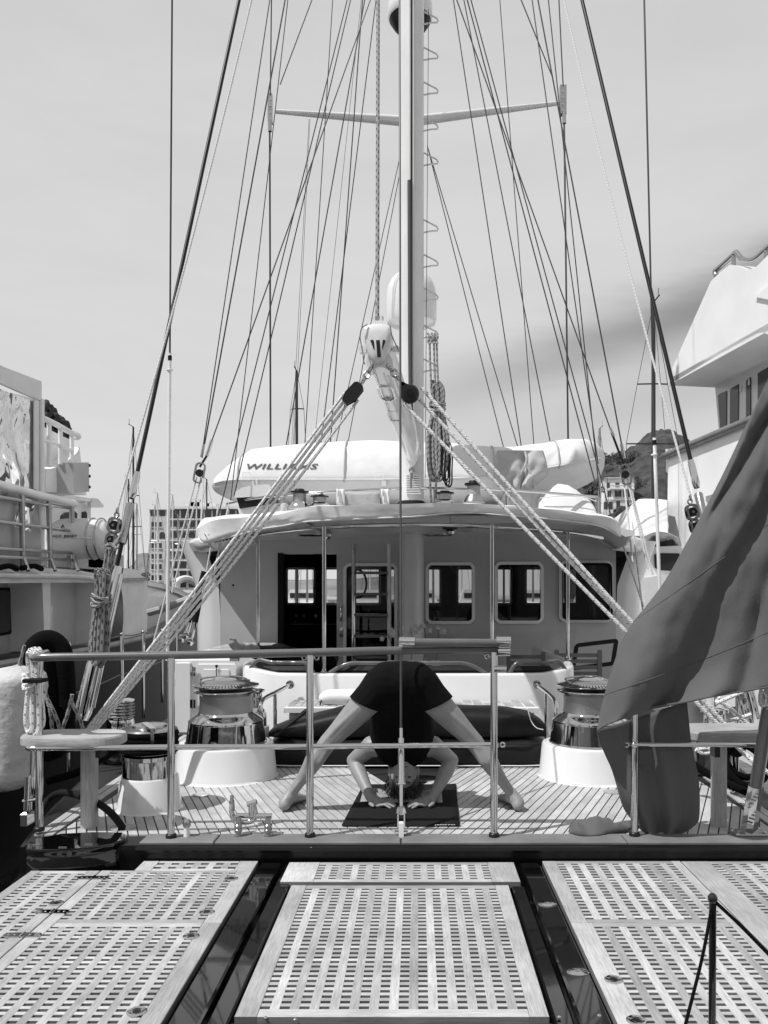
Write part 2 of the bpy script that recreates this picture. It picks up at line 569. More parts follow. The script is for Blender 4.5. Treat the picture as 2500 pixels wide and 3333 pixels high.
cloth('flag_cloth', .15, .38, .25, 160)
cloth('canvas_thin', .72, .25)
def water_mat():
    m, nt, N, L, P = nodes_of('water')
    P.inputs['Base Color'].default_value = grey(.02); P.inputs['Roughness'].default_value = .08
    t = N.new('ShaderNodeTexCoord'); n = N.new('ShaderNodeTexNoise'); n.inputs['Scale'].default_value = 1.6; n.inputs['Detail'].default_value = 6
    L.new(t.outputs['Object'], n.inputs['Vector'])
    b = N.new('ShaderNodeBump'); b.inputs['Strength'].default_value = .5; b.inputs['Distance'].default_value = .12
    L.new(n.outputs['Fac'], b.inputs['Height']); L.new(b.outputs['Normal'], P.inputs['Normal'])
    M['water'] = m
water_mat()

# ================================================================== SETTING
mb = MB(); mb.add([(-3000,-300,-1.7),(3000,-300,-1.7),(3000,5000,-1.7),(-3000,5000,-1.7)], [(0,1,2,3)])
tag(mb.build('water', 'water', smooth=0), kind='structure')

# ---- hull of the yacht we stand on
hull = thing('yacht_hull', 'glossy black hull and transom of the yacht under the teak gratings', 'hull', (0, 6, -1.7))
def outline(y):
    # half width of the hull at distance y
    if y < 3.5: return 1.62 + .05*(y-1.5)
    return 1.75 + .62*(1-math.exp(-(y-3.5)/2.2))
prof_y = [1.2, 1.6, 2.2, 2.8, 3.3, 3.52]
mb = MB()
L = [(-outline(y), y) for y in prof_y] + [(outline(y), y) for y in reversed(prof_y)]
mb.prism([(x, y, -.13) for x, y in L], (0, 0, -1.55))
mb.build('transom_block', 'lacquer_black', hull)
ys = [3.525, 3.8, 4.2, 5, 6, 7, 8.5, 10, 13, 17, 21]
def half(y): return outline(y) if y < 14 else outline(14)*(1-((y-14)/7.5)**2)
mb = MB()
L = [(-half(y), y) for y in ys] + [(half(y), y) for y in reversed(ys)]
mb.prism([(x, y, -.014) for x, y in L], (0, 0, -1.68))
mb.build('hull_body', 'satin_black', hull)
# raised rounded rim between deck and transom
mb = MB(); mb.tube(cr([(-1.24,3.519,-.022),(-.6,3.517,-.022),(0,3.516,-.022),(.8,3.517,-.022),(1.7,3.519,-.022)], 4), .016, 8)
mb.build('rim', 'satin_black', hull)
for xa, xb in ((-1.66, -.692), (-.52, .372), (.536, 1.68)):  # matte black sheets added under the gratings to keep the holes dark
    mb = MB(); mb.box((xa, 1.3, -.1295), (xb, 3.513, -.1265)); mb.build('hole_shade_sheet', 'caulk', hull, 0)
# gloss black strips between the gratings
for nm, x0, x1, zt in (('channel_board', -.688, -.598, -.074), ('channel_board', -.584, -.524, -.080), ('channel_board', .378, .432, -.080), ('channel_board', .446, .532, -.074)):
    mb = MB(); mb.cbox((x0, 1.3, -.129), (x1, 3.50 if abs(x0) > .44 else 3.235, zt), .006)
    mb.build(nm, 'lacquer_black', hull)
mb = MB(); mb.cbox((-.52, 3.222, -.129), (.375, 3.252, -.082), .004); mb.build('channel_board', 'lacquer_black', hull)
mb = MB(); mb.cbox((-.52, 2.12, -.129), (.375, 2.205, -.082), .006); mb.build('channel_board', 'lacquer_black', hull)
mb = MB(); mb.cbox((-.52, 1.3, -.129), (.375, 2.10, -.090), .006); mb.build('channel_board', 'lacquer_black', hull)
for px, py in ((1781, 2944), (1881, 3165)):
    p = on_z(px, py, -.074); mb = MB(); mb.lathe([(.036, 0), (.036, .002), (.030, .005), (.012, .006), (.012, .003), (0, .003)], p + Vector((0, 0, .0002)), 24, 1, .7)
    mb.build('filler_cap', 'chrome', hull)
# small bolts along the bottom edge
for px, py in ((1820, 3310), (1950, 3305), (865, 3312), (960, 3318)):
    p = on_z(px, py, -.074); mb = MB(); mb.ell(p, (.006, .006, .004), 8, 6); mb.build('bolt', 'chrome', hull)

# ---- raised black corner block
cb = thing('corner_locker', 'low glossy black rounded locker on the stern corner under the wooden seat', 'locker', (-1.46, 3.5, -.13))
pp = [(90,2759),(98,2742),(123,2729),(199,2714),(300,2709),(394,2710),(404,2718),(402,2730),(362,2745),(300,2756),(220,2763),(145,2764),(110,2763)]
top = [on_z(a, b, .013) for a, b in pp]
c0 = sum(top, Vector())/len(top)
def ring(z, s):
    return [Vector((c0.x+(p.x-c0.x)*s, c0.y+(p.y-c0.y)*s, z)) for p in top]
mb = MB(); rows = [ring(-.129, 1.02), ring(-.03, 1.02), ring(-.026, 1.0), ring(-.012, 1.0), ring(-.004, 1.035), ring(.006, 1.04), ring(.013, 1.02), ring(.0135, .6), ring(.0135, .02)]
mb.grid([r_ + [r_[0]] for r_ in rows]); mb.build('body', 'lacquer_black', cb)
for px, py in ((118, 2750), (205, 2757), (290, 2748)):
    p = on_z(px, py, .014); mb = MB(); mb.box(p+Vector((-.018,-.004,.0)), p+Vector((.018,.004,.003))); mb.build('hinge', 'chrome', cb)

# ---- deck
deck = thing('deck', 'laid teak deck with dark caulking at the stern', 'deck', (0, 6, -.012)); del deck['category']; del deck['label']
deck['kind'] = 'structure'
ys = [3.53, 3.8, 4.2, 5, 6, 7, 8.5, 10, 13]
mb = MB(); L = [(-half(y)+.02, y) for y in ys] + [(half(y)-.02, y) for y in reversed(ys)]
mb.prism([(x, y, -.008) for x, y in L], (0, 0, -.005)); mb.build('caulking', 'caulk', deck)
def clip(poly, nx, ny, d):
    out = []
    for i in range(len(poly)):
        a, b = poly[i], poly[(i+1) % len(poly)]
        fa, fb = a[0]*nx+a[1]*ny-d, b[0]*nx+b[1]*ny-d
        if fa <= 0: out.append(a)
        if fa*fb < 0:
            t = fa/(fa-fb); out.append((a[0]+(b[0]-a[0])*t, a[1]+(b[1]-a[1])*t))
    return out
def plank(poly, ang, ox, oy, mat='teak_deck', zt=0., zb=-.0078):
    """poly in world XY; board mesh in its own frame turned by ang"""
    if len(poly) < 3: return
    ar = abs(sum(poly[i][0]*poly[(i+1) % len(poly)][1]-poly[(i+1) % len(poly)][0]*poly[i][1] for i in range(len(poly))))/2
    if ar < 8e-4: return
    ca, sa = math.cos(-ang), math.sin(-ang)
    loc = [((x-ox)*ca-(y-oy)*sa, (x-ox)*sa+(y-oy)*ca) for x, y in poly]
    m2 = MB(); m2.prism([(x, y, zb) for x, y in loc], (0, 0, zt-zb+random.uniform(-.0004, .0004)))
    me = mesh_of(m2, 'plank', mat, 0)
    inst(me, 'plank', deck, (ox, oy, 0), (0, 0, ang))
CEN = -.072                                        # centre line of the yacht
SEAM, PW = .0062, .0435
for side in (-1, 1):
    ang = side * -.40                              # planks fan out from the centre line towards the bow
    dx, dy = -math.sin(ang), math.cos(ang)         # along the plank
    nx_, ny_ = dy, -dx
    for k in range(-6, 62):
        base = CEN + side*k*PW*1.09
        c = base*nx_ + 3.66*ny_
        w = PW*.5-SEAM*.5
        poly = [(-9, -9), (9, -9), (9, 19), (-9, 19)]
        poly = clip(poly, nx_, ny_, c+w); poly = clip(poly, -nx_, -ny_, -(c-w))
        poly = clip(poly, 0, -1, -3.661); poly = clip(poly, 0, 1, 5.16)
        poly = clip(poly, side*-1, 0, -(side*(CEN+side*.022))) if side > 0 else clip(poly, 1, 0, CEN-.022)
        poly = clip(poly, side, 0, 1.66)
        if len(poly) >= 3: plank(poly, ang, base, 3.66)
# king plank on the centre line
plank([(CEN-.02, 3.661), (CEN+.02, 3.661), (CEN+.02, 5.16), (CEN-.02, 5.16)], 0, CEN, 3.66)
# margin boards along the stern edge (scarfed), side decks forward
for a, b in ((-1.235, -.905), (-.902, -.078), (-.075, .925), (.928, 1.74)):
    m2 = MB(); m2.cbox((-.5*.122, 0, -.006), (.5*.122, b-a-.003, .006), .004)
    inst(mesh_of(m2, 'edge_board', 'teak_edge', 30), 'edge_board', deck, (b-.0015, 3.594, 0), (0, 0, R(90)))
for side in (-1, 1):
    for k in range(12):
        x = side*(1.69+k*.047)
        y0 = 3.66 if k < 2 else 3.7+.10*(k-1)**1.35
        pts = []
        n = 10
        inn, out_ = [], []
        for i in range(n+1):
            y = y0 + (11.5-y0)*i/n
            bow = .10*(1-math.exp(-(y-3.6)/1.6))*1.0
            inn.append((x+side*(bow-.0195), y)); out_.append((x+side*(bow+.0195), y))
        if abs(out_[0][0]) > half(y0)-.02: continue
        plank(inn+out_[::-1], 0, x, y0)
for side in (-1, 1):                                # side decks beside the cockpit
    for k in range(9):
        x = side*(1.28+k*.0435)
        plank([(x-.0195, 5.163), (x+.0195, 5.163), (x+.0195, 11.5), (x-.0195, 11.5)], 0, x, 5.16)
# flush deck plates
for px, py, r_ in ((655, 2587, .045), (400, 2694, .06), (1385, 2534, .075), (1993, 2578, .05)):
    p = on_z(px, py, .0012); mb = MB(); mb.lathe([(r_, 0), (r_, .003), (r_*.8, .004), (0, .004)], p, 28); mb.build('deck_plate', 'chrome', deck)

# ---- teak gratings over the transom
ZT = -.07
def grating(label, x0, x1, y0, y1, bl, br, bf, bn, mid=None, skip=None):
    g = thing('teak_grating', label, 'grating', ((x0+x1)/2, (y0+y1)/2, ZT-.03), 'teak gratings laid over the transom')
    th = .026
    def boardY(xa, xb, ya, yb, nm='frame_board', dz=0.):
        m2 = MB(); m2.cbox((-(xb-xa)/2, 0, -th), ((xb-xa)/2, yb-ya, dz), .002)
        inst(dark_sides(mesh_of(m2, nm, 'teak', 30), 'teak_side_shade'), nm, g, ((xa+xb)/2, ya, ZT))
    def boardX(xa, xb, ya, yb, nm='frame_board', dz=0.):
        m2 = MB(); m2.cbox((-(yb-ya)/2, 0, -th), ((yb-ya)/2, xb-xa, dz), .002)
        inst(dark_sides(mesh_of(m2, nm, 'teak', 30), 'teak_side_shade'), nm, g, (xb, (ya+yb)/2, ZT), (0, 0, R(90)))
    boardY(x0, x0+bl, y0, y1); boardY(x1-br, x1, y0, y1)
    boardX(x0+bl+.0006, x1-br-.0006, y1-bf, y1, dz=-.0005); boardX(x0+bl+.0006, x1-br-.0006, y0, y0+bn, dz=-.0005)
    xa, xb, ya, yb = x0+bl, x1-br, y0+bn, y1-bf
    nx = max(1, round((xb-xa)/.0553)); ny = max(1, round((yb-ya)/.0308))
    px_, py_ = (xb-xa)/(nx-.5), (yb-ya)/(ny-.5)
    sw, cw = px_*.5, py_*.5
    m2 = MB(); m2.cbox((-sw/2, 0, -th+.001), (sw/2, yb-ya-.001, -.0006), .0012); me1 = dark_sides(mesh_of(m2, 'slat', 'teak', 30), 'teak_side_shade')
    m3 = MB(); m3.cbox((-cw/2, 0, -th+.003), (cw/2, xb-xa-.001, -.0010), .001); me2 = dark_sides(mesh_of(m3, 'cross_slat', 'teak', 30), 'teak_side_shade')
    for i in range(nx-1):
        inst(me1, 'slat', g, (xa+px_*(i+.75), ya+.0005, ZT+random.uniform(-.0003, .0003)))
    for j in range(ny-1):
        inst(me2, 'cross_slat', g, (xb-.0005, ya+py_*(j+.75), ZT), (0, 0, R(90)))
    return g
g_c = grating('large central teak grating panel between the black channels', -.51, .364, 2.217, 3.216, .062, .054, .034, .040)
g_s = grating('narrow teak grating strip between central panel and deck edge', -.563, .418, 3.258, 3.492, .135, .115, .03, .03)
g_l1 = grating('left inner teak grating with ring pulls, nearest the camera', -1.343, -.702, 1.55, 2.848, .05, .065, .03, .04)
g_l2 = grating('left inner teak grating behind the hinged cross seam', -1.343, -.702, 2.852, 3.388, .05, .065, .022, .028)
g_l3 = grating('short teak grating strip beside black corner locker', -1.205, -.702, 3.392, 3.508, .07, .08, .02, .02)
g_l4 = grating('left outer teak grating next to the dark hull side', -1.640, -1.347, 2.0, 3.385, .045, .05, .03, .04)
g_r1 = grating('right inner teak grating nearest the camera', .545, 1.150, 1.55, 2.848, .075, .04, .03, .04)
g_r2 = grating('right inner teak grating below the hanging flag', .545, 1.150, 2.852, 3.508, .06, .04, .03, .028)
g_r3 = grating('right outer teak grating at the edge of the picture', 1.154, 1.66, 1.9, 3.505, .12, .05, .03, .04)
def pull_ring(px, py, g, r_=.022):
    p = on_z(px, py, ZT+.0005); mb = MB()
    mb.lathe([(r_*1.25, 0), (r_*1.25, .002), (r_*1.05, .0045), (r_*.72, .003), (r_*.7, .0008), (0, .0008)], p, 24)
    mb.build('pull_ring', 'chrome', g)
    mb = MB(); mb.lathe([(r_*.55, 0), (r_*.5, .0014), (0, .0014)], p+Vector((0, 0, .001)), 16); mb.build('pull_well', 'black_plastic', g)
for px, py, g in ((753, 2860, g_l2), (674, 2969, g_l2), (622, 3047, g_l1), (445, 3293, g_l1), (183, 2940, g_l4), (1997, 3189, g_r1), (2071, 3322, g_r1)):
    pull_ring(px, py, g)
for xa, xb, y, g in ((253, 354, 2858, g_l2), (116, 224, 2969, g_l2), (11, 134, 3045, g_l1)):
    a, b = on_z(xa, y, ZT+.0006), on_z(xb, y, ZT+.0006)
    c = (a+b)/2; w = (b.x-a.x); mb = MB()
    rr = rrect(w, .034, .016)
    mb.prism([c+Vector((p, q, 0)) for p, q in rr], (0, 0, .0035)); mb.build('hinge', 'chrome', g)
    for q in (-.36, -.2, .2, .36):
        mb = MB(); mb.ell(c+Vector((q*w, 0, .004)), (.005, .005, .0015), 8, 6); mb.build('screw', 'chrome', g)
    mb = MB(); mb.tube([c+Vector((0, -.017, .004)), c+Vector((0, .017, .004))], .004, 8); mb.build('hinge_pin', 'chrome', g)

# ================================================================== STERN RAIL
YR = 3.62
def A(px, py, Y=YR): return at(px, py, Y)
rail = thing('stern_railing', 'polished stainless stern railing with varnished wooden top rail', 'railing', (-.1, YR, 0))
mb = MB(); mb.tube(cr([A(150,2125,4.02), A(118,2138,3.80), A(108,2141,3.66), A(125,2141,3.61), A(170,2139,3.60), A(557,2133), A(1009,2124), A(1303,2117), A(1655,2112)], 6), .0185, 14)
mb.build('top_rail', 'varnish', rail)
for px, ytop, ybot, m_ in ((128, 2150, 2703, 0), (557, 2142, 2725, 0), (1009, 2132, 2722, 0), (1608, 2122, 2722, 0), (2065, 2180, 2719, 0)):
    b = on_z(px, ybot, .007); t = A(px, ytop, b.y)
    if px == 128: b = on_z(128, 2703, .014)
    mb = MB(); mb.tube([b, t], .0165, 16); mb.build('post', 'chrome', rail)
    mb = MB(); mb.lathe([(.024, 0), (.024, .012), (.02, .018), (.017, .019)], b+Vector((0, 0, -.001)), 20); mb.build('post_foot', 'black_plastic', rail)
mb = MB(); mb.tube(cr([A(130,2425,3.95), A(98,2432,3.72), A(95,2434,3.62), A(140,2436,3.60), A(557,2432), A(1009,2430), A(1608,2424)], 5), .0125, 12); mb.build('mid_rail', 'chrome', rail)
mb = MB(); mb.tube([A(2065,2424), A(2600,2426)], .0105, 12); mb.build('mid_rail', 'chrome', rail)
for px, py in ((557, 2434), (1009, 2430), (1608, 2425), (2065, 2424)):
    mb = MB(); mb.ell(A(px, py), (.022, .022, .02), 14, 8); mb.build('joint', 'chrome', rail)
# folded gate bar lying on the rail, with polished end sleeves
mb = MB(); mb.tube([A(1345,2091,3.585), A(1625,2093,3.585)], .0185, 14); mb.build('gate_bar', 'varnish', rail)
mb = MB(); mb.tube([A(1615,2087,3.585), A(1662,2087,3.585)], .0205, 16); mb.build('gate_sleeve', 'chrome', rail)
mb = MB(); mb.tube([A(1620,2120,3.60), A(1660,2120,3.60)], .0205, 16); mb.build('gate_sleeve', 'chrome', rail)
mb = MB(); mb.tube([A(1608,2178,3.60), A(1648,2178,3.60)], .015, 16); mb.build('gate_socket', 'chrome', rail)
mb = MB(); mb.tube([A(1300,2087,3.585), A(1350,2089,3.585)], .0205, 16); mb.tube([A(1305,2076,3.585), A(1305,2104,3.585)], .012, 10); mb.build('gate_hinge', 'chrome', rail)
for px, py in ((990, 2140), (1030, 2140), (1586, 2136), (2040, 2424), (1636, 2424)):
    c = A(px, py, 3.63); mb = MB()
    mb.tube([c+Vector((math.cos(a)*.010, 0, math.sin(a)*.010)) for a in [2*PI*k/14 for k in range(14)]], .004, 6, closed=True); mb.build('eye', 'chrome', rail)
mb = MB(); mb.cbox(A(747,2152,3.61), A(780,2140,3.64), .002); mb.build('clip', 'steel', rail)
mb = MB(); mb.tube([A(557,2225,3.62)+Vector((0,0,-.015)), A(557,2225,3.62)+Vector((0,0,.015))], .02, 12); mb.build('collar', 'chrome', rail)

# ---- backstay: fork and turnbuckle at deck, rod to the masthead (part of the mizzen mast)
def wood_seat(label, pts, zt, th, leg_px, grp='wooden corner seats on the stern railing'):
    s_ = thing('wooden_stool', label, 'seat', (0, 0, 0), grp)
    return s_
def seat(label, cx, cy, w, d, zt, legx, legy, lw, ang=0.):
    s_ = thing('wooden_stool', label, 'seat', (cx, cy, 0), 'wooden corner seats on the stern railing')
    out = rrect(w, d, d*.47, 8)
    ca, sa = math.cos(ang), math.sin(ang)
    def r_(z, k): return [Vector((cx+(p*ca-q*sa)*k, cy+(p*sa+q*ca)*k, z)) for p, q in out]
    mb = MB(); rows = [r_(zt-.045, .0), r_(zt-.045, .97), r_(zt-.038, 1.), r_(zt-.008, 1.), r_(zt, .975), r_(zt, 0)]
    mb.grid([q+[q[0]] for q in rows])
    me = mesh_of(mb, 'seat_board', 'teak', 30)
    for v in me.vertices: v.co = Matrix.Rotation(R(90), 3, 'Z') @ (v.co - Vector((cx, cy, zt)))
    inst(me, 'seat_board', s_, (cx, cy, zt), (0, 0, R(-90)))
    mb = MB(); h = lw/2; c = .3*h
    oct_ = [(-h+c,-h),(h-c,-h),(h,-h+c),(h,h-c),(h-c,h),(-h+c,h),(-h,h-c),(-h,-h+c)]
    mb.prism([Vector((p*.0+p, zt-.046, q)) for p, q in [(0,0)]*0] or [Vector((p, 0, q)) for p, q in oct_], (0, zt-.047, 0))
    me = mesh_of(mb, 'leg', 'teak', 30)
    inst(me, 'leg', s_, (legx, legy, .0), (R(90), 0, 0))
    return s_
sl = seat('teak seat on a single leg at the left stern corner', -1.60, 3.72, .47, .26, .452, -1.555, 3.78, .066)
sr = seat('teak seat on a single leg beside the flagstaff', 1.535, 3.86, .56, .30, .455, 1.43, 3.80, .062)
for s_, x, y in ((sl, -1.45, 3.63), (sr, 1.36, 3.64)):
    mb = MB(); mb.box((x-.012, y-.012, .36), (x+.012, y+.05, .406)); mb.build('bracket', 'black_plastic', s_)

# ---- hydrant-like shower taps and filler cap on the deck edge
tap = thing('deck_tap', 'chrome mixer tap with two wheel valves standing on the deck edge', 'tap', tuple(on_z(825, 2712, .006)))
Yt = 3.66
def T(x, y, d=0.): return at(540+x*.2773, 2150+y*.2773, Yt+d)
mb = MB(); mb.tube(cr([T(775,1740), T(775,1790), T(800,1850), T(870,1890), T(960,1895), T(1030,1870), T(1050,1800), T(1030,1700), T(1015,1665)], 5), .012, 14); mb.build('spout_pipe', 'chrome', tap)
mb = MB(); mb.tube([T(820,1820), T(1245,1825)], .0125, 14); mb.build('cross_pipe', 'chrome', tap)
mb = MB(); mb.tube([T(1010,1830), T(1010,1680)], .016, 14); mb.tube([T(955,1690), T(1065,1655)], .012, 10); mb.build('mixer_body', 'chrome', tap)
mb = MB(); mb.lathe([(.013,0),(.013,.03),(.010,.034),(.010,.05)], T(775,1760), 14); mb.build('hose_tail', 'rope_dark', tap)
mb = MB(); mb.lathe([(.012,0),(.012,.018),(.008,.02),(.008,.032),(.010,.034),(.007,.042)], T(775,1690), 14); mb.build('nozzle', 'steel', tap)
for x in (850, 1200):
    b = on_z(540+x*.2773, 2150+2060*.2773, .006)
    mb = MB(); mb.lathe([(.018,0),(.018,.004),(.012,.006),(.012,.014),(.017,.018),(.018,.03),(.014,.034),(.018,.038),(.018,.05),(.013,.055),(.012,.085)], b, 16); mb.build('valve', 'steel', tap)
cap = thing('filler_post', 'white filler post with black octagonal cap beside the railing post', 'filler', tuple(on_z(604, 2722, .006)))
b = on_z(608, 2722, .006)
mb = MB(); mb.lathe([(.014,0),(.0125,.045)], b, 14); mb.build('stem', 'plastic_white', cap)
mb = MB(); mb.lathe([(.014,.043),(.019,.048),(.019,.068),(.015,.074),(0,.075)], b, 8); mb.build('cap', 'steel', cap)

# ================================================================== WINCHES
def big_winch(label, cx, cy):
    w = thing('winch', label, 'winch', (cx, cy, 0), 'large winches on white plinths')
    c = (cx, cy, 0)
    mb = MB(); mb.lathe([(.318,.0),(.310,.004),(.304,.014),(.288,.185),(.282,.197),(.27,.200)], c, 56); mb.build('plinth', 'gelcoat', w)
    mb = MB(); mb.lathe([(.245,.201),(.245,.206),(.238,.212)], c, 48); mb.build('base_ring', 'chrome', w)
    mb = MB(); mb.lathe([(.238,.213),(.222,.326)], c, 48); mb.build('skirt', 'chrome', w)
    mb = MB(); mb.lathe([(.218,.322),(.224,.328),(.224,.336),(.205,.352),(.182,.368),(.168,.378),(.163,.388)], c, 48); mb.build('flange', 'chrome', w)
    mb = MB(); mb.lathe([(.163,.389),(.158,.42),(.157,.46),(.159,.49)], c, 48); mb.build('drum', 'brushed', w)
    mb = MB(); mb.lathe([(.160,.491),(.172,.502),(.192,.510),(.196,.516),(.192,.520),(.16,.523)], c, 48); mb.build('lower_jaw', 'chrome', w)
    mb = MB(); mb.lathe([(.16,.524),(.158,.536)], c, 40); mb.build('jaw_gap', 'black_plastic', w)
    mb = MB(); mb.lathe([(.158,.537),(.192,.541),(.198,.546),(.198,.551),(.15,.562),(.148,.563)], c, 48); mb.build('upper_jaw', 'chrome', w)
    mb = MB()
    for k in range(60):
        th = 2*PI*k/60
        d = Vector((math.cos(th), math.sin(th), 0)); q = Vector((-d.y, d.x, 0))
        a = Vector(c)+d*.160; b = Vector(c)+d*.192
        mb.add([a-q*.0025+Vector((0,0,.5622)), a+q*.0025+Vector((0,0,.5622)), b+q*.003+Vector((0,0,.5545)), b-q*.003+Vector((0,0,.5545))], [(0,1,2,3)])
    o = mb.build('jaw_teeth', 'black_plastic', w, 0); o['kind'] = 'stuff'
    mb = MB(); mb.lathe([(.147,.5635),(.135,.574),(.09,.580),(.088,.581)], c, 40); mb.build('top_plate', 'steel', w)
    mb = MB(); mb.lathe([(.085,.5815),(.075,.591),(.06,.598),(.028,.602),(.026,.598),(0,.598)], c, 32); mb.build('top_cap', 'chrome', w)
    mb = MB(); mb.tube(cr([Vector(c)+Vector((-.13,-.1,.566)), Vector(c)+Vector((-.15,-.02,.585)), Vector(c)+Vector((-.10,.04,.592)), Vector(c)+Vector((.05,.10,.590)), Vector(c)+Vector((.13,.06,.57))], 5), .006, 8); mb.build('stripper_arm', 'steel', w)
    return w
big_winch('large chrome winch on white plinth left of the yoga mat', -1.17, 4.87)
big_winch('large chrome winch on white plinth partly behind the flag', 1.045, 4.87)
# warping winch with black rope turns, near left
sw = thing('winch', 'smaller warping winch wrapped in black rope, on white plinth', 'winch', (-1.385, 4.12, 0))
c = (-1.385, 4.12, 0)
mb = MB(); mb.lathe([(.168,0),(.164,.004),(.160,.012),(.146,.160),(.141,.168),(.132,.170)], c, 48); mb.build('plinth', 'gelcoat', sw)
mb = MB(); mb.lathe([(.134,.171),(.131,.255),(.135,.258),(.135,.278),(.13,.282),(.11,.284)], c, 48); mb.build('drum', 'chrome', sw)
for k in range(4):
    z = .302+k*.027; mb = MB()
    mb.tube([Vector(c)+Vector((math.cos(a)*.132, math.sin(a)*.132, z+.006*a/6.28)) for a in [2*PI*i/30 for i in range(30)]], .0155, 8, closed=True)
    mb.build('rope_turn', 'black_knit', sw)
mb = MB(); mb.lathe([(.11,.285),(.10,.395),(.135,.398),(.140,.404),(.135,.412),(.09,.420),(.085,.43),(.03,.434),(0,.434)], c, 40); mb.build('head', 'steel', sw)
mb = MB(); mb.bar(Vector(c)+Vector((-.02,-.02,.438)), Vector(c)+Vector((.06,-.13,.425)), .03, .014); mb.bar(Vector(c)+Vector((.062,-.135,.43)), Vector(c)+Vector((.068,-.145,.36)), .028, .016); mb.build('stripper_arm', 'chrome', sw)
# black warp leading off to the quarter
def rope_obj(name, label, cat, pts, r_, mat, n=8, sm=6, grp=None, parent=None):
    mb = MB(); mb.tube(cr(pts, sm), r_, n)
    o = mb.build(name, mat, parent)
    if parent is None: tag(o, label, cat, grp)
    return o
rope_obj('mooring_rope', 'thick black mooring rope leading from warping winch to the quarter', 'rope', [(-1.50,4.10,.33), (-1.66,4.16,.24), (-1.80,4.22,.16), (-1.98,4.28,.10)], .021, 'black_knit', 10)
b0 = on_z(400, 2694, .006)
rope_obj('hose', 'thick black hose curving into a round deck plate', 'hose', [on_z(130,2640,.02), at(160,2600,4.05), at(200,2580,4.0), at(255,2590,3.92), at(315,2612,3.82), at(365,2650,3.72), Vector((b0.x,b0.y,.004))], .017, 'black_rubber', 12)
# rope-wrapped winch on the side deck
sw2 = thing('winch', 'small side-deck winch wound with pale rope turns', 'winch', tuple(on_z(393, 2420, 0)))
c = Vector(on_z(393, 2372, 0.)); c = Vector((at(393,2300,5.3).x, 5.3, .0))
mb = MB(); mb.lathe([(.13,0),(.125,.18),(.11,.2)], c, 32); mb.build('plinth', 'lacquer_black', sw2)
mb = MB(); mb.lathe([(.088,.201),(.088,.25),(.082,.275),(.07,.28),(.065,.38),(.085,.392),(.088,.402),(.06,.41),(0,.412)], c, 32); mb.build('drum', 'chrome', sw2)
for k in range(5):
    mb = MB(); mb.tube([c+Vector((math.cos(a)*(.078+.003*(k%2)), math.sin(a)*.078, .296+k*.02)) for a in [2*PI*i/24 for i in range(24)]], .0105, 8, closed=True); mb.build('rope_turn', 'rope_flecked', sw2)
sw3 = thing('winch', 'small chrome winch half hidden behind the large left winch', 'winch', tuple(at(832, 2440, 5.35)))
c = Vector((at(832,2300,5.35).x, 5.35, 0))
mb = MB(); mb.lathe([(.10,0),(.09,.22),(.06,.225)], c, 28); mb.build('plinth', 'gelcoat', sw3)
mb = MB(); mb.lathe([(.075,.226),(.072,.30),(.06,.33),(.045,.345),(.043,.44),(.06,.452),(.062,.462),(.04,.47),(0,.472)], c, 28); mb.build('drum', 'chrome', sw3)

# ================================================================== COCKPIT
ck = thing('cockpit_coaming', 'white cockpit coaming with dark varnished backrest hoops', 'coaming', (-.05, 6.5, 0))
path = cr([(-1.42,8.3,0),(-1.42,6.9,0),(-1.40,6.35,0),(-1.30,6.06,0),(-1.05,5.93,0),(-.5,5.89,0),(0,5.88,0),(.6,5.90,0),(1.0,5.95,0),(1.18,6.10,0),(1.25,6.4,0),(1.27,6.9,0),(1.27,8.3,0)], 6)
def offs(P, d):
    out = []
    for i, p in enumerate(P):
        t = (P[min(i+1, len(P)-1)]-P[max(i-1, 0)]).normalized()
        out.append(p + Vector((-t.y, t.x, 0))*d)
    return out
inn = offs(path, .09)
def ctop(p): return .515 + .05*min(1, max(0, abs(p.x+.06)-1.0)/.35)
mb = MB(); rows = []
for p, q in zip(path, inn):
    t = ctop(p); o = (p-q).normalized()
    rows.append([p+Vector((0,0,-.012)), p+Vector((0,0,t-.02))-o*.012, p+Vector((0,0,t-.004))-o*.02, p+Vector((0,0,t))-o*.034, q+Vector((0,0,t))+o*.02, q+Vector((0,0,t-.02)), q+Vector((0,0,-.012))])
mb.grid(rows); mb.build('wall', 'gelcoat', ck, 50)
def hoop(pa, pb, h=.075, back=.045, n=14):
    """dark wooden backrest hoop following the coaming between two pixels"""
    pts = []
    for i in range(n+1):
        px = pa + (pb-pa)*i/n
        best = min(range(len(path)), key=lambda k: abs(CX+path[k].x*F_PX/path[k].y - px) + (0 if path[k].y < 6.5 else 999))
        p = (path[best]+inn[best])/2
        p = Vector(((px-CX)*p.y/F_PX, p.y, ctop(p)))
        e = min(1, min(i, n-i)/2.2)
        pts.append(p+Vector((0, back*.3, h*math.sin(e*PI/2))))
    mb = MB(); P = cr(pts, 3)
    mb.tube(P, .0155, 10); return mb.build('backrest_hoop', 'varnish', ck, 50)
hoop(815, 1020); hoop(1072, 1580); hoop(1660, 1840)
for a, b in ((850, 1010), (1085, 1570), (1670, 1800)):
    mb = MB(); p, q = at(a, 2170, 6.12), at(b, 2170, 6.12); mb.cbox((p.x, 6.05, .42), (q.x, 6.15, .555), .03); mb.build('backrest_cushion', 'black_cover', ck)
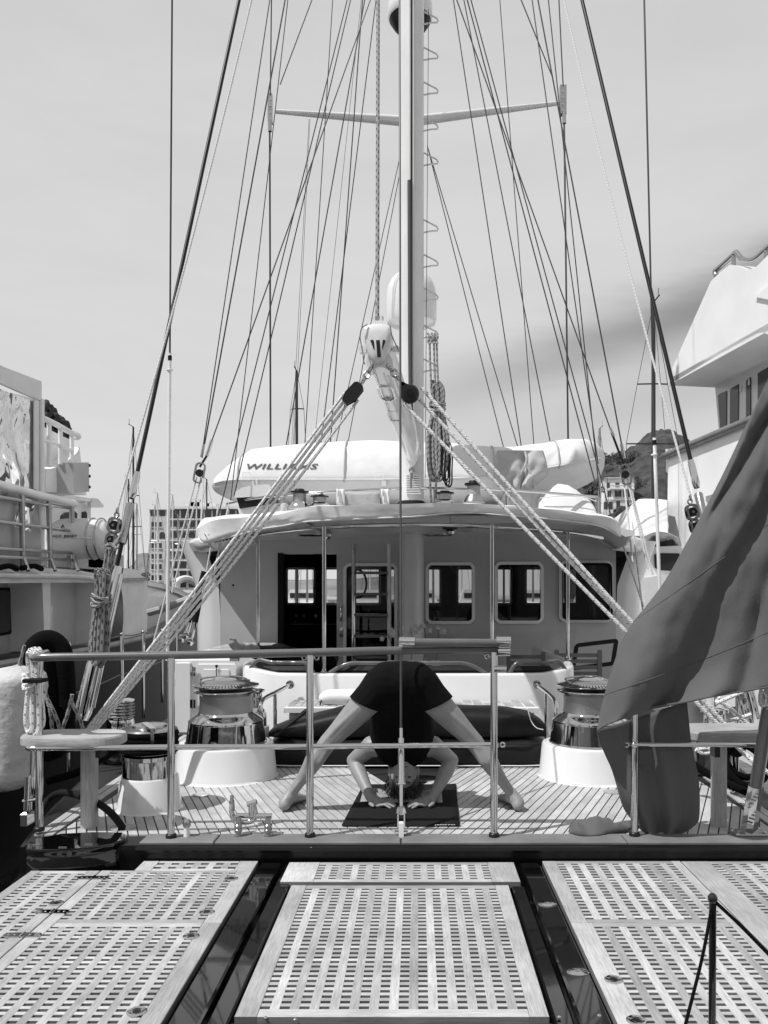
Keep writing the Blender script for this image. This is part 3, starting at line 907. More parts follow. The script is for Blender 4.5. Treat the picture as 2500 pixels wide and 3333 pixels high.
# step ledge with slatted teak top
for a, b in ((928, 1130), (1470, 1752)):
    p, q = at(a, 2300, 5.55), at(b, 2300, 5.55)
    mb = MB(); mb.cbox((p.x, 5.50, .285), (q.x, 5.87, .325), .008); mb.build('step_board', 'gelcoat', ck)
    n = 8
    w = (q.x-p.x-.04)/n
    for i in range(n):
        for j in range(2):
            mb = MB(); mb.cbox((p.x+.02+i*w, 5.53+j*.16, .3255), (p.x+.02+(i+1)*w-.008, 5.53+j*.16+.15, .3295), .002); mb.build('tread', 'teak', ck)
mb = MB(); mb.cbox((at(928,0,5.5).x+.02, 5.55, -.01), (at(1752,0,5.5).x-.02, 5.86, .284), .01); mb.build('step_box', 'gelcoat', ck)

# white side locker left of the cockpit
lk = thing('side_locker', 'white locker with hinged door beside the cockpit coaming', 'locker', (-1.7, 6.6, 0))
mb = MB(); mb.cbox((-1.95, 6.30, -.01), (-1.45, 8.3, .60), .02); mb.build('body', 'gelcoat', lk)
p, q = at(645, 2300, 6.29), at(768, 2160, 6.29)
mb = MB(); mb.cbox((p.x, 6.278, p.z), (q.x, 6.299, q.z), .006); mb.build('hatch_frame', 'gelcoat', lk)
p, q = at(662, 2262, 6.27), at(745, 2178, 6.27)
mb = MB(); mb.cbox((p.x, 6.268, p.z), (q.x, 6.279, q.z), .004); mb.build('hatch_lid', 'gelcoat', lk)
mb = MB(); mb.tube(cr([at(705,2168,6.26), at(704,2185,6.255), at(705,2200,6.262)], 3), .004, 6); mb.ell(at(705,2168,6.26), (.012,.008,.012), 10, 6); mb.build('pull_cord', 'black_plastic', lk)
p, q = at(573, 2395, 6.28), at(620, 2156, 6.28)
mb = MB(); mb.cbox((p.x, 6.262, .02), (q.x, 6.298, q.z), .006); mb.build('door', 'gelcoat', lk)
for y in (2185, 2290):
    p = at(628, y, 6.255); mb = MB(); mb.cbox((p.x-.022, 6.25, p.z-.035), (p.x+.022, 6.262, p.z+.035), .003); mb.tube([p+Vector((0,-.003,-.036)), p+Vector((0,-.003,.036))], .006, 8); mb.build('hinge', 'chrome', lk)

# dark padded sunbeds in front of the coaming
def pad(label, xa, xb, ya, yb, za, zb, bulge=.02, nx=26, name='sunbed_cushion', mat='black_cover', sl=0., sr=0., piping=True, grp=None):
    o0 = thing(name, label, 'cushion', ((xa+xb)/2, (ya+yb)/2, za), grp)
    mb = MB(); rows = []
    prof = [(0,0),(0,.06),(.01,.35),(-.012,.8),(.03,.95),(.09,1.0),(.4,1.06),(.75,1.05),(.95,.98),(1,.85),(1,.0)]
    for i in range(nx+1):
        u = i/nx; x = xa+(xb-xa)*u
        e = min(1, min(u*(xb-xa)/.06+.02, (1-u)*(xb-xa)/.06+.02)); e = math.sin(e*PI/2)
        hh = 1 - sl*max(0, (.28-u)/.28)**1.2 - sr*max(0, (u-.80)/.20)**1.5
        row = []
        for a, b in prof:
            w = noise.noise(Vector((x*5, a*3, b*2)))*.012
            row.append(Vector((x, ya+(yb-ya)*(a*(.85+.15*e)+.075*(1-e)) - bulge*math.sin(b*PI)*(1 if a < .1 else 0), za+(zb-za)*b*hh*(.75+.25*e)+w)))
        rows.append(row)
    mb.grid(rows); mb.build('cover', mat, o0, 60)
    if piping:
        for pz in (.1, .93):
            mb = MB(); mb.tube(cr([Vector((r_[1].x, r_[1].y-.012-bulge*.5, za+(zb-za)*pz*(1 - sl*max(0, (.28-i/nx)/.28)**1.2 - sr*max(0, (i/nx-.80)/.20)**1.5))) for i, r_ in enumerate(rows)][::2], 3), .0035, 6); mb.build('piping', 'plastic_white' if pz < .5 else 'black_cover', o0)
    return o0
pad('lower black sunbed cushion lying on the deck behind the yoga mat', at(868,0,5.1).x, at(1785,0,5.1).x, 5.08, 5.50, .0, .165)
up_pad = pad('upper black sunbed cushion sloping at its ends, behind the bent figure', at(875,0,5.14).x, at(1775,0,5.14).x, 5.12, 5.49, .185, .345, sl=.75, sr=.35, piping=False)
mb = MB(); mb.tube(cr([at(1700,2290,5.2), at(1718,2312,5.13), at(1728,2345,5.10), at(1745,2368,5.09), at(1768,2375,5.1)], 4), .0035, 6)
mb.build('cord', 'plastic_white', up_pad)
tube_pts = cr([at(895,2395,5.09), at(925,2360,5.07), at(958,2325,5.1), at(1000,2310,5.2)], 4)
mb = MB(); mb.bar(tube_pts[0], tube_pts[-1], .045, .012); mb.build('strap', 'black_cover', up_pad)
wc = pad('white cushion with black piping behind the bent figure', at(1040,0,5.6).x, at(1190,0,5.6).x, 5.56, 5.80, .335, .415, nx=12, name='white_cushion', mat='canvas', piping=False)
mb = MB(); mb.tube(cr([at(1042,2318,5.55), at(1043,2290,5.55), at(1055,2277,5.56), at(1110,2285,5.57), at(1150,2290,5.57)], 4), .005, 6); mb.build('piping', 'black_cover', wc)

# chrome grab rails either side of the steps
def grab(label, pts, leg):
    g = thing('grab_rail', label, 'grab rail', (pts[-1].x, pts[-1].y, 0), 'grab rails beside the cockpit steps')
    mb = MB(); mb.tube(cr(pts, 5), .015, 12); mb.build('rail', 'chrome', g)
    mb = MB(); mb.tube(leg, .013, 12); mb.build('leg', 'chrome', g)
    mb = MB(); mb.lathe([(.03,-.02),(.034,-.004),(.03,.006),(0,.008)], pts[0], 16, axis='y'); mb.build('flange', 'chrome', g)
grab('chrome grab rail on the coaming beside the left winch', [at(945,2228,5.87), at(905,2250,5.6), at(866,2270,5.35), at(852,2285,5.25), at(848,2310,5.2), at(853,2410,5.2), Vector((at(854,0,5.2).x,5.2,0))], [at(896,2258,5.52), at(896,2375,5.5), Vector((at(896,0,5.5).x,5.5,0))])
grab('chrome grab rail on the coaming beside the right winch', [at(1746,2228,5.87), at(1775,2250,5.6), at(1800,2272,5.35), at(1808,2290,5.25), at(1811,2320,5.2), at(1806,2420,5.2), Vector((at(1805,0,5.2).x,5.2,0))], [at(1778,2258,5.52), at(1778,2375,5.5), Vector((at(1778,0,5.5).x,5.5,0))])

# cockpit table, chairs, orchids
tb = thing('cockpit_table', 'dark wooden table in the shade of the cockpit', 'table', (-.1, 7.1, -.45))
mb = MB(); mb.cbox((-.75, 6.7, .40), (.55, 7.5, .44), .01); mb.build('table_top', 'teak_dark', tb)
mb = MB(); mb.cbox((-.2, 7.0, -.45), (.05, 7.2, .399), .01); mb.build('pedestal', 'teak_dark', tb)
def chair(label, xa, xb, Y, zt):
    c = thing('slatted_chair', label, 'chair', ((xa+xb)/2, Y+.2, -.45), 'slatted chairs in the cockpit')
    for x in (xa, xb):
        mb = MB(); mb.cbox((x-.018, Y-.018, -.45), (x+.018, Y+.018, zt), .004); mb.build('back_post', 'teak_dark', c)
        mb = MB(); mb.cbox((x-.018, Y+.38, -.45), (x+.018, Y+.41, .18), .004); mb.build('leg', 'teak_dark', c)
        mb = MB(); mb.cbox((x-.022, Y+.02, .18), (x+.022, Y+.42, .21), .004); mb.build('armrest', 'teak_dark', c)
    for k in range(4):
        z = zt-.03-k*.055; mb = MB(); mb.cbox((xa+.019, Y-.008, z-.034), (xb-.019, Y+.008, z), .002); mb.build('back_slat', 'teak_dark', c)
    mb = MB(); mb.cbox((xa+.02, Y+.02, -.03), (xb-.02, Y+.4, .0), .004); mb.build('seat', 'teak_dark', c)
chair('dark slatted chair behind the coaming, nearer the gate bar', at(1655,0,7.2).x, at(1768,0,7.2).x, 7.2, .585)
chair('dark slatted chair behind the coaming, near the flag', at(1812,0,7.2).x, at(1952,0,7.2).x, 7.2, .60)
mb = MB(); mb.frame(at(1935,2130,7.6), (1,0,.12), (.15,0,1), .42, .26, .04, .04, .02); tag(mb.build('picture_frame', 'black_plastic'), 'black tilted folding frame leaning behind the slatted chairs', 'frame')
orc = thing('orchid', 'small white orchids in pots on the cockpit table', 'plant', (.0, 7.0, .44))
for k, (px, h) in enumerate(((1262, 2062), (1295, 2055), (1335, 2042), (1380, 2040), (1425, 2050))):
    b = Vector((at(px,0,6.95).x*.9, 6.95, .44)); t = at(px, h, 6.95+.05*k)
    mb = MB(); mb.lathe([(.03,0),(.038,.08),(.036,.085)], b, 12); mb.build('pot', 'plastic_white', orc)
    mb = MB(); mb.tube(cr([b+Vector((0,0,.08)), (b+t)/2+Vector((.02,0,.06)), t], 4), .003, 5); mb.build('stem', 'leaf', orc)
    for j in range(5):
        c = t+Vector((random.uniform(-.06,.06), random.uniform(-.02,.02), random.uniform(-.05,.02))); mb = MB()
        for a in range(5):
            th = a*2*PI/5+random.random()*.4
            mb.ell(c+Vector((math.cos(th)*.012, -.004, math.sin(th)*.012)), (.012,.003,.009), 6, 4, Matrix.Rotation(-th,3,'Y'))
        mb.build('flower', 'petal', orc)

# ================================================================== DECKHOUSE
YH = 8.6
dh = thing('deckhouse', 'grey and white deckhouse with row of framed windows and open door', 'deckhouse', (0, 10.5, -.5))
def hx(px, Y=YH): return (px-CX)*Y/F_PX
def hz(py, Y=YH): return CAM_Z-(py-CY)*Y/F_PX
ZB, ZTOP = -.5, 1.74
cols = [(-2.13, hx(909), None), (hx(909), hx(1096), (ZB, hz(1803))), (hx(1096), hx(1122), None), (hx(1122), hx(1290), (hz(2230), hz(1838))), (hx(1290), hx(1389), None),
        (hx(1389), hx(1542), (hz(2027), hz(1834))), (hx(1542), hx(1613), None), (hx(1613), hx(1765), (hz(2026), hz(1832))), (hx(1765), hx(1822), None), (hx(1822), hx(1990), (hz(2022), hz(1829))), (hx(1990), 2.13, None)]
mb = MB()
for a, b, op in cols:
    if op is None: mb.box((a, YH, ZB), (b, YH+.06, ZTOP))
    else:
        if op[0] > ZB+.01: mb.box((a, YH, ZB), (b, YH+.06, op[0]))
        mb.box((a, YH, op[1]), (b, YH+.06, ZTOP))
mb.build('aft_wall', 'house_paint', dh, 0)
# rounded quarters sweeping to the sides
for sd in (-1, 1):
    mb = MB(); rows = []
    plan = cr([(2.128,8.601,0),(2.25,8.61,0),(2.38,8.70,0),(2.46,8.90,0),(2.52,9.3,0),(2.62,10.2,0),(2.66,11.5,0),(2.60,13,0)], 4)
    for p in plan:
        rows.append([Vector((sd*(p.x+ (-.05 if z < .2 else 0)+max(0, z-1.15)*.36), p.y, z)) for z in (ZB, 0, .4, .8, 1.2, 1.4, 1.55, 1.68)])
    mb.grid(rows); mb.build('side_wall', 'gelcoat', dh, 50)
# windows: white rubber-edged frames with studs, panes
for a, b, zb, zt, nm in ((hx(1118), hx(1294), hz(2235), hz(1833), 'door_window'), (hx(1385), hx(1546), hz(2031), hz(1830), 'window'), (hx(1609), hx(1769), hz(2030), hz(1828), 'window'), (hx(1818), hx(1994), hz(2026), hz(1825), 'window')):
    c = Vector(((a+b)/2, YH-.012, (zb+zt)/2))
    mb = MB(); mb.frame(c, (1,0,0), (0,0,1), b-a, zt-zb, .075, .030, -.0); 
    mb = MB(); mb.frame(c+Vector((0,0,0)), (1,0,0), (0,0,1), b-a, zt-zb, .075, .034, .02)
    w = mb.build(nm, 'frame_white', dh, 30)
    mb = MB(); mb.frame(c+Vector((0,-.004,0)), (1,0,0), (0,0,1), b-a-.05, zt-zb-.05, .06, .012, .01); mb.build('seal', 'black_rubber', w, 30)
    mb = MB(); mb.add([(a+.02, YH+.02, zb+.02), (b-.02, YH+.02, zb+.02), (b-.02, YH+.02, zt-.02), (a+.02, YH+.02, zt-.02)], [(0,1,2,3)]); mb.build('glass', 'pane', w, 0)
    mb = MB(); q = rrect(b-a-.02, zt-zb-.02, .07, 2)
    ln = []
    for i in range(len(q)):
        p0, p1 = Vector(q[i]), Vector(q[(i+1) % len(q)])
        m_ = max(1, int((p1-p0).length/.07))
        for k in range(m_): ln.append(p0+(p1-p0)*k/m_)
    for p in ln: mb.ell(c+Vector((p.x, -.022+.021, p.y)), (.005,.004,.005), 6, 4)
    o = mb.build('stud', 'print_dark', w); o['kind'] = 'stuff'
# open hinged sash in the right-hand window
a, b, zb, zt = hx(1822), hx(1992), hz(2022), hz(1829)
mb = MB(); mb.frame(Vector(((a+b)/2+.01, YH-.07, (zb+zt)/2)), (1,0,0), (0,.05,1), b-a-.05, zt-zb-.03, .06, .02, .02); sash = mb.build('hinged_sash', 'black_rubber', dh, 30)
mb = MB(); mb.add([(a+.06, YH-.068, zb+.04), (b-.05, YH-.068, zb+.04), (b-.05, YH-.05, zt-.04), (a+.06, YH-.05, zt-.04)], [(0,1,2,3)]); mb.build('glass', 'pane', sash, 0)
# door frame, handle and locks on the slid-back leaf
mb = MB(); mb.box((hx(905), YH-.02, ZB), (hx(922), YH+.1, hz(1800))); mb.build('door_frame', 'black_rubber', dh, 0)
mb = MB(); mb.tube(cr([at(1110,1972,8.57), at(1110,1975,8.53), at(1110,2015,8.53), at(1110,2020,8.57)], 3), .012, 8); mb.build('door_handle', 'chrome', dh)
for y in (2048, 2067):
    mb = MB(); mb.lathe([(.022,-.02),(.026,-.006),(.02,.004),(0,.006)], at(1112, y, 8.58), 14, axis='y'); mb.build('lock', 'chrome', dh)
mb = MB(); mb.ell(at(759,1905,8.6), (.012,.012,.012), 10, 6); mb.build('vent_hole', 'black_plastic', dh)
# interior: dark lining, forward wall with windows, console
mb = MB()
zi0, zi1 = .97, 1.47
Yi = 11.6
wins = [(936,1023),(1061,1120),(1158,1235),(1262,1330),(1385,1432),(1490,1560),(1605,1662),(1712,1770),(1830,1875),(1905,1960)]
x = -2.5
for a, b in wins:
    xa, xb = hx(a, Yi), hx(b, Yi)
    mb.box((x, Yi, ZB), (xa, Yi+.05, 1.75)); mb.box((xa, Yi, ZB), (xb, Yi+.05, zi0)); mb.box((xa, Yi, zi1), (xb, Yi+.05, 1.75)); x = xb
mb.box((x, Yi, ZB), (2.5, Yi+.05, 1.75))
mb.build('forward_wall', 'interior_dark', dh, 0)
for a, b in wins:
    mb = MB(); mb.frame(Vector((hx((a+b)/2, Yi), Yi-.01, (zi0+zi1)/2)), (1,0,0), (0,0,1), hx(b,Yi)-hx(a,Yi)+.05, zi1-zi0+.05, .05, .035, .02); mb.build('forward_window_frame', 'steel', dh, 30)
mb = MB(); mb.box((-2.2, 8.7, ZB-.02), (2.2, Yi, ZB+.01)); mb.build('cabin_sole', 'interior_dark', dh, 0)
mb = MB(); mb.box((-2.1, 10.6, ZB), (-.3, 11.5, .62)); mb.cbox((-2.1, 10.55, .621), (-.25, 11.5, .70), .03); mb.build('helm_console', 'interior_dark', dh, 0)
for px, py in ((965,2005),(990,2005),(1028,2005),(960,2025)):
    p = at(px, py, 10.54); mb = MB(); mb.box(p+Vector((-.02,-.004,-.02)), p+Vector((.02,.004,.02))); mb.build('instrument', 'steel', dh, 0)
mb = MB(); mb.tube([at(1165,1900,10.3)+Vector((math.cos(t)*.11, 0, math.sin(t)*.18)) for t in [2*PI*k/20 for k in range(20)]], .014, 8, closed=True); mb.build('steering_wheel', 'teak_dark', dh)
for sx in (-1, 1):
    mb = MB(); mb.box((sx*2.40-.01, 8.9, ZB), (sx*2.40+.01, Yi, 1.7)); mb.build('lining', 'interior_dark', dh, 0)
# roof with rounded eaves and aft overhang
mb = MB(); rows = []
def roof_half(y): return 2.0 if y < 7.9 else 2.0+.47*min(1, (y-7.9)/.6)
stations = [7.35, 7.37, 7.5, 7.9, 8.3, 8.6, 9.0, 9.6, 11, 12.5, 13.4, 13.6]
for y in stations:
    e = 1.0
    w = roof_half(y)*(1 if y < 13 else .94); zz = 1.70
    cz = .10
    th = .20 if 7.45 < y < 13.5 else .06
    row = []
    for u, v in ((-.0,0),(-.5,0),(-.86,0),(-.955,-.05),(-.985,-.02),(-1,.06),(-.99,.10),(-.95,.13),(-.85,.145),(-.5,.165),(0,.175),(.5,.165),(.85,.145),(.95,.13),(.99,.10),(1,.06),(.985,-.02),(.955,-.05),(.86,0),(.5,0)):
        row.append(Vector((u*w, y, zz+(v if th > .1 else v*.4+.06)+(-.11 if abs(u) > .9 else (-.03 if abs(u) > .8 else 0)))))
    rows.append(row)
mb.grid(rows, closed_u=True)
n = len(rows[0]); mb.f.append([len(mb.v)-len(rows)*n+k for k in range(n-1, -1, -1)]); mb.f.append([len(mb.v)-n+k for k in range(n)])
mb.build('roof', 'gelcoat', dh, 45)
for px in (1010, 1425):
    mb = MB(); mb.lathe([(.13,0),(.13,-.012),(.10,-.02),(0,-.02)], Vector((hx(px, 7.9), 7.95, 1.698)), 24); mb.build('ceiling_light', 'steel', dh)
# ladder in front of the door leaf
ld = thing('ladder', 'white and chrome ladder with dark treads against the deckhouse door', 'ladder', (hx(1209, 8.1), 8.1, -.45))
for px, m_ in ((1151, 'chrome'), (1267, 'plastic_white')):
    x = hx(px, 8.1); mb = MB(); mb.tube([(x, 8.12, -.45), (x, 8.1, hz(1770, 8.1))], .021, 12); mb.build('side_rail', m_, ld)
for py in (1865, 1934, 2002, 2071, 2140):
    mb = MB(); mb.cbox((hx(1158,8.1), 8.06, hz(py,8.1)-.012), (hx(1262,8.1), 8.16, hz(py,8.1)+.014), .004); mb.build('tread', 'teak_dark', ld)

# ---- bimini canvas over the cockpit and its frame
bm_ = thing('bimini', 'white canvas bimini awning with drooping edge over the cockpit', 'awning', (0, 6.8, 1.5))
edge = [(640,1722,6.75),(668,1704,6.5),(720,1690,6.35),(790,1686,6.25),(870,1680,6.18),(930,1668,6.15),(1030,1650,6.10),(1156,1643,6.06),(1270,1641,6.05),(1350,1640,6.05),(1500,1638,6.06),(1600,1643,6.08),(1693,1650,6.10),(1800,1660,6.15),(1886,1670,6.2),(1960,1681,6.28),(2001,1694,6.4),(2018,1716,6.75)]
low = [(644,1740,6.78),(664,1768,6.52),(730,1752,6.38),(790,1738,6.28),(840,1724,6.21),(920,1712,6.17),(1000,1698,6.13),(1156,1690,6.09),(1270,1685,6.08),(1350,1681,6.08),(1500,1669,6.09),(1600,1674,6.10),(1741,1685,6.14),(1830,1694,6.2),(1910,1704,6.25),(1965,1718,6.32),(2008,1742,6.43),(2020,1745,6.78)]
E = cr([at(*e) for e in edge], 4); Lo = cr([at(*e) for e in low], 4)
rows = []
rear = [Vector((p.x*1.05, 7.46, 1.84-.03*(p.x/2)**2)) for p in E]
for k in range(7):
    t = k/6
    rows.append([a.lerp(b, t)+Vector((0,0,.03*math.sin(t*PI)+.012*noise.noise(Vector((a.x*4, t*3, 0))))) for a, b in zip(rear, E)])
for k in range(1, 5):
    t = k/4
    rows.append([a.lerp(b, t)+Vector((0, -.004*math.sin(t*PI)+.030*t*noise.noise(Vector((a.x*6, 0, t*1.5)))+.018*t*noise.noise(Vector((a.x*22, 5, t*2))), .012*t*noise.noise(Vector((a.x*7, 3, t))))) for a, b in zip(E, Lo)])
mb = MB(); mb.grid(rows); mb.build('canopy', 'canvas', bm_, 28, solid=.006)
mb = MB(); mb.tube([p+Vector((0,-.006,.0)) for p in Lo], .006, 6); mb.build('hem', 'canvas', bm_)
for sd, xs in ((-1, (665, 820)), (1, (1870, 1985))):          # laced corners
    for k in range(12):
        px = xs[0]+(xs[1]-xs[0])*k/11
        yy = 1722+(15 if sd < 0 else -5) + (k*1.6 if sd < 0 else -k*2.2)
        a = at(px, yy, 6.45); b = at(px+(22 if sd < 0 else -22), yy+26, 6.95)
        mb = MB(); mb.tube([a, b], .0045, 5); mb.build('lacing', 'rope_plain', bm_)
mb = MB(); mb.tube(cr([at(700,1760,6.9), at(840,1736,6.6), at(1055,1716,6.25), at(1350,1708,6.15), at(1601,1714,6.25), at(1850,1732,6.6), at(1960,1752,6.95)], 6), .017, 10); mb.build('frame_bow', 'chrome', bm_)
for px, y0, Y, zb in ((840,1738,6.62,.555), (1055,1712,5.95,.517), (1601,1708,5.97,.517), (1848,1732,6.55,.565)):
    t = at(px, y0, Y); mb = MB(); mb.tube([(t.x, Y, zb), t], .0150, 12); mb.build('post', 'chrome', bm_)
    mb = MB(); mb.lathe([(.028,0),(.028,.006),(.018,.014),(.016,.03)], (t.x, Y, zb+.001), 14); mb.build('post_base', 'chrome', bm_)
mb = MB(); mb.tube([at(1000,1698,6.3), at(1060,1735,7.3)], .014, 8); mb.ell(at(1068,1738,7.3), (.035,.03,.05), 12, 8); mb.build('strut', 'steel', bm_)
lamp = thing('hanging_lantern', 'small black lantern with clear bulb hanging under the bimini', 'lantern', tuple(at(1465, 1745, 6.9)))
c = at(1465, 1722, 6.9)
mb = MB(); mb.lathe([(.02,.05),(.03,.03),(.065,.02),(.07,.012),(.065,.0),(.03,-.008)], c, 20); mb.build('cap', 'black_plastic', lamp)
mb = MB(); mb.lathe([(.03,-.008),(.042,-.02),(.036,-.045),(.015,-.058),(0,-.06)], c, 12); mb.build('bulb', 'steel', lamp)
mb = MB(); mb.tube([c+Vector((0,0,.05)), c+Vector((0,0,.16))], .008, 6); mb.build('hook', 'chrome', lamp)

# ---- rails and gear on the roof
rr_ = thing('roof_rail', 'curved stainless rail round the deckhouse roof', 'railing', (0, 8, 1.9))
mb = MB(); RP = [at(739,1640,8.7), at(830,1622,8.45), at(920,1612,8.25), at(1090,1600,8.1), at(1350,1589,8.0), at(1600,1593,8.1), at(1780,1604,8.3), at(1943,1618,8.6)]
mb.tube(cr(RP, 6), .015, 10); mb.build('top_rail', 'chrome', rr_)
for px, py, Y in ((742,1642,8.68), (1048,1603,8.12), (1415,1589,8.02), (1648,1596,8.14), (1943,1620,8.58)):
    p = at(px, py, Y); mb = MB(); mb.tube([p, (p.x, p.y, 1.88)], .014, 10); mb.build('post', 'chrome', rr_)
for (a, b), m_ in (((1095,1122),'canvas'), ((1240,1267),'canvas'), ((1124,1238),'canvas_grey')):
    p, q = at(a, 1650, 7.95), at(b, 1592 if m_ == 'canvas' else 1602, 7.95)
    mb = MB(); rows = [[Vector((p.x+(q.x-p.x)*u, 7.95+.02*math.sin(u*9+v*4), p.z+(q.z-p.z)*v)) for u in [k/6 for k in range(7)]] for v in [k/5 for k in range(6)]]
    mb.grid(rows); mb.build('dodger_panel', m_, rr_, 60, solid=.006)

def deck_winch(label, px, ybot, ytop, Y, mat='chrome'):
    c = at(px, ybot, Y); h = (ybot-ytop)*Y/F_PX
    w = thing('winch', label, 'winch', tuple(c))
    mb = MB(); mb.lathe([(.11,0),(.10,h*.14),(.075,h*.3),(.07,h*.34)], c, 28); mb.build('base', mat, w)
    mb = MB(); mb.lathe([(.068,h*.345),(.062,h*.6),(.064,h*.75)], c, 28); mb.build('drum', 'brushed' if mat == 'chrome' else 'rope_flecked', w)
    mb = MB(); mb.lathe([(.066,h*.755),(.09,h*.8),(.09,h*.88),(.05,h*.92),(.045,h),(0,h)], c, 28); mb.build('head', 'black_plastic', w)
deck_winch('roof winch left of the canvas panels', 975, 1656, 1592, 7.75)
deck_winch('small roof winch beside a rail post, with black top', 1040, 1650, 1610, 7.75)
deck_winch('roof winch right of the mast with black head', 1448, 1642, 1598, 7.75)
deck_winch('roof winch wound with flecked rope near the covered helm', 1542, 1636, 1565, 7.75, 'steel')
# long white hatch box on the left of the roof
hb = thing('roof_box', 'white moulded box standing on the roof rail at left', 'box', tuple(at(822, 1640, 8.6)))
pts = [(764,1620),(766,1600),(786,1588),(820,1580),(870,1576),(880,1580),(886,1606),(880,1614)]
mb = MB(); mb.prism([at(a, b, 8.5) for a, b in pts], (0, .5, 0)); mb.build('lid', 'gelcoat', hb, 30)
mb = MB(); mb.prism([at(a, b, 8.52) for a, b in ((770,1621),(884,1612),(876,1640),(780,1655))], (0, .45, 0)); mb.build('well', 'black_plastic', hb, 30)
mb = MB(); mb.prism([at(a, b, 8.55) for a, b in ((772,1650),(930,1636),(935,1672),(784,1690))], (0, .4, 0)); mb.build('pedestal', 'gelcoat', hb, 30)

# ---- tender under a white cover
td = thing('covered_tender', 'inflatable tender under a tight white cover on the roof', 'tender', (-.15, 10.0, 2.0))
ST = [(690,1578,1580,1590),(694,1556,1574,1597),(702,1540,1572,1604),(726,1511,1565,1612),(760,1480,1562,1616),(798,1453,1561,1620),(930,1437,1561,1624),(1072,1427,1561,1624),(1200,1421,1561,1624),(1291,1424,1560,1624),(1400,1428,1558,1622),(1500,1434,1556,1620),(1600,1446,1552,1614),(1680,1448,1542,1604),(1741,1440,1530,1592),(1810,1430,1518,1580),(1876,1421,1506,1570),(1920,1422,1498,1562),(1950,1436,1492,1552),(1964,1456,1488,1538),(1969,1478,1490,1520)]
YT0, HD = 9.35, .85
def stat(px):
    for i in range(len(ST)-1):
        if ST[i][0] <= px <= ST[i+1][0]:
            t = (px-ST[i][0])/(ST[i+1][0]-ST[i][0]); return [ST[i][k]+(ST[i+1][k]-ST[i][k])*t for k in range(4)]
    return ST[0] if px < ST[0][0] else ST[-1]
SEC = [(-.55,-1,.0),(-.82,-.65,0),(-.97,-.15,0),(-1,0,0),(-.985,.10,0),(-.93,.40,0),(-.80,.70,0),(-.58,.9,0),(-.25,.985,0),(0,1,0)]
def tender_y(px, t):
    e = min(1, min(px-688, 1971-px)/90); e = math.sqrt(max(.02, e))*HD
    for i in range(3, len(SEC)-1):
        if SEC[i][1] <= t <= SEC[i+1][1]:
            s = (t-SEC[i][1])/(SEC[i+1][1]-SEC[i][1]); return YT0+HD+(SEC[i][0]+(SEC[i+1][0]-SEC[i][0])*s)*e
    return YT0
mb = MB(); rows = []
PXS = [690,692,694,698,702,712,726,743,760,780]+list(range(798,1900,24))+[1900,1920,1936,1950,1958,1964,1968,1969]
for px in PXS:
    _, yt, yr, yb = stat(px)
    e = min(1, min(px-688, 1971-px)/90); e = math.sqrt(max(.02, e))*HD
    Yp = YT0+HD-e
    x = hx(px, Yp); zt, zr, zb = hz(yt, Yp+e*.5), hz(yr, Yp), hz(yb, Yp)
    row = []
    for sgn in (1, -1):
        S = SEC if sgn == 1 else SEC[::-1][1:]
        for yy, t, _ in S:
            z = zr+t*(zt-zr) if t >= 0 else zr+t*(zr-zb)
            w = .010*noise.noise(Vector((x*6, yy*4+sgn, t*5)))+.012*noise.noise(Vector((x*2.2, t*9, 4)))*(1-abs(t-.5))
            if 780 < px < 1070 and sgn == 1: w = 0
            row.append(Vector((x, YT0+HD+sgn*yy*e+w*-1, z+w*.6)))
    rows.append(row)
mb.grid(rows, closed_u=True)
n = len(rows[0]); mb.f.append(list(range(n))); mb.f.append([len(mb.v)-n+k for k in range(n-1,-1,-1)])
mb.build('cover', 'canvas', td, 60)
def tip(px): return YT0+HD-HD*math.sqrt(max(.02, min(1, min(px-688, 1971-px)/90)))
mb = MB(); mb.tube([Vector((hx(px, tip(px)), tip(px)-.004, hz(stat(px)[2], tip(px)))) for px in PXS[3:-3]], .010, 6); mb.build('drawstring_hem', 'canvas', td)
for px in (772, 1120, 1610, 1820):                      # stitched seams and webbing straps over the cover
    _, yt, yr, yb = stat(px); e = HD*math.sqrt(max(.02, min(1, min(px-688, 1971-px)/90))); Yp = YT0+HD-e
    P = []
    for yy, t, _ in SEC[2:]:
        z = hz(yr, Yp)+t*(hz(yt, Yp+e*.5)-hz(yr, Yp)) if t >= 0 else hz(yr, Yp)+t*(hz(yr, Yp)-hz(yb, Yp))
        P.append(Vector((hx(px, Yp), YT0+HD+yy*e-.010, z+.008)))
    mb = MB(); mb.tube(cr(P, 3), .009, 6); mb.build('seam', 'canvas_grey', td)
vs, fs = text_verts('WILLIAMS', 1.0, shear=.28, bold=.02, spacing=1.12)
mnx, mxx = min(v.x for v in vs), max(v.x for v in vs); mny, mxy = min(v.y for v in vs), max(v.y for v in vs)
mb = MB(); P = []
for v in vs:
    px = 804+(v.x-mnx)/(mxx-mnx)*232; py = 1527-(v.y-mny)/(mxy-mny)*18
    _, yt, yr, yb = stat(px)
    y = YT0+.1
    for _k in range(6):
        z = hz(py, y); t = (z-hz(yr,YT0))/(hz(yt,YT0+HD*.5)-hz(yr,YT0)); y = tender_y(px, t)-.008
    P.append(Vector(((px-CX)*y/F_PX, y, CAM_Z-(py-CY)*y/F_PX)))
mb.add(P, fs); mb.build('lettering', 'print_dark', td, 0)
for px in (803, 1234):
    p = at(px, 1550, 9.30); mb = MB(); mb.frame(p, (1,0,0), (0,.1,1), .10, .09, .006, .008, .012); mb.build('patch', 'plastic_white', td)
for px in (1250, 830):
    mb = MB(); mb.box(at(px-8, 1590, 9.36), at(px+8, 1562, 9.32)); mb.build('strap', 'canvas', td)
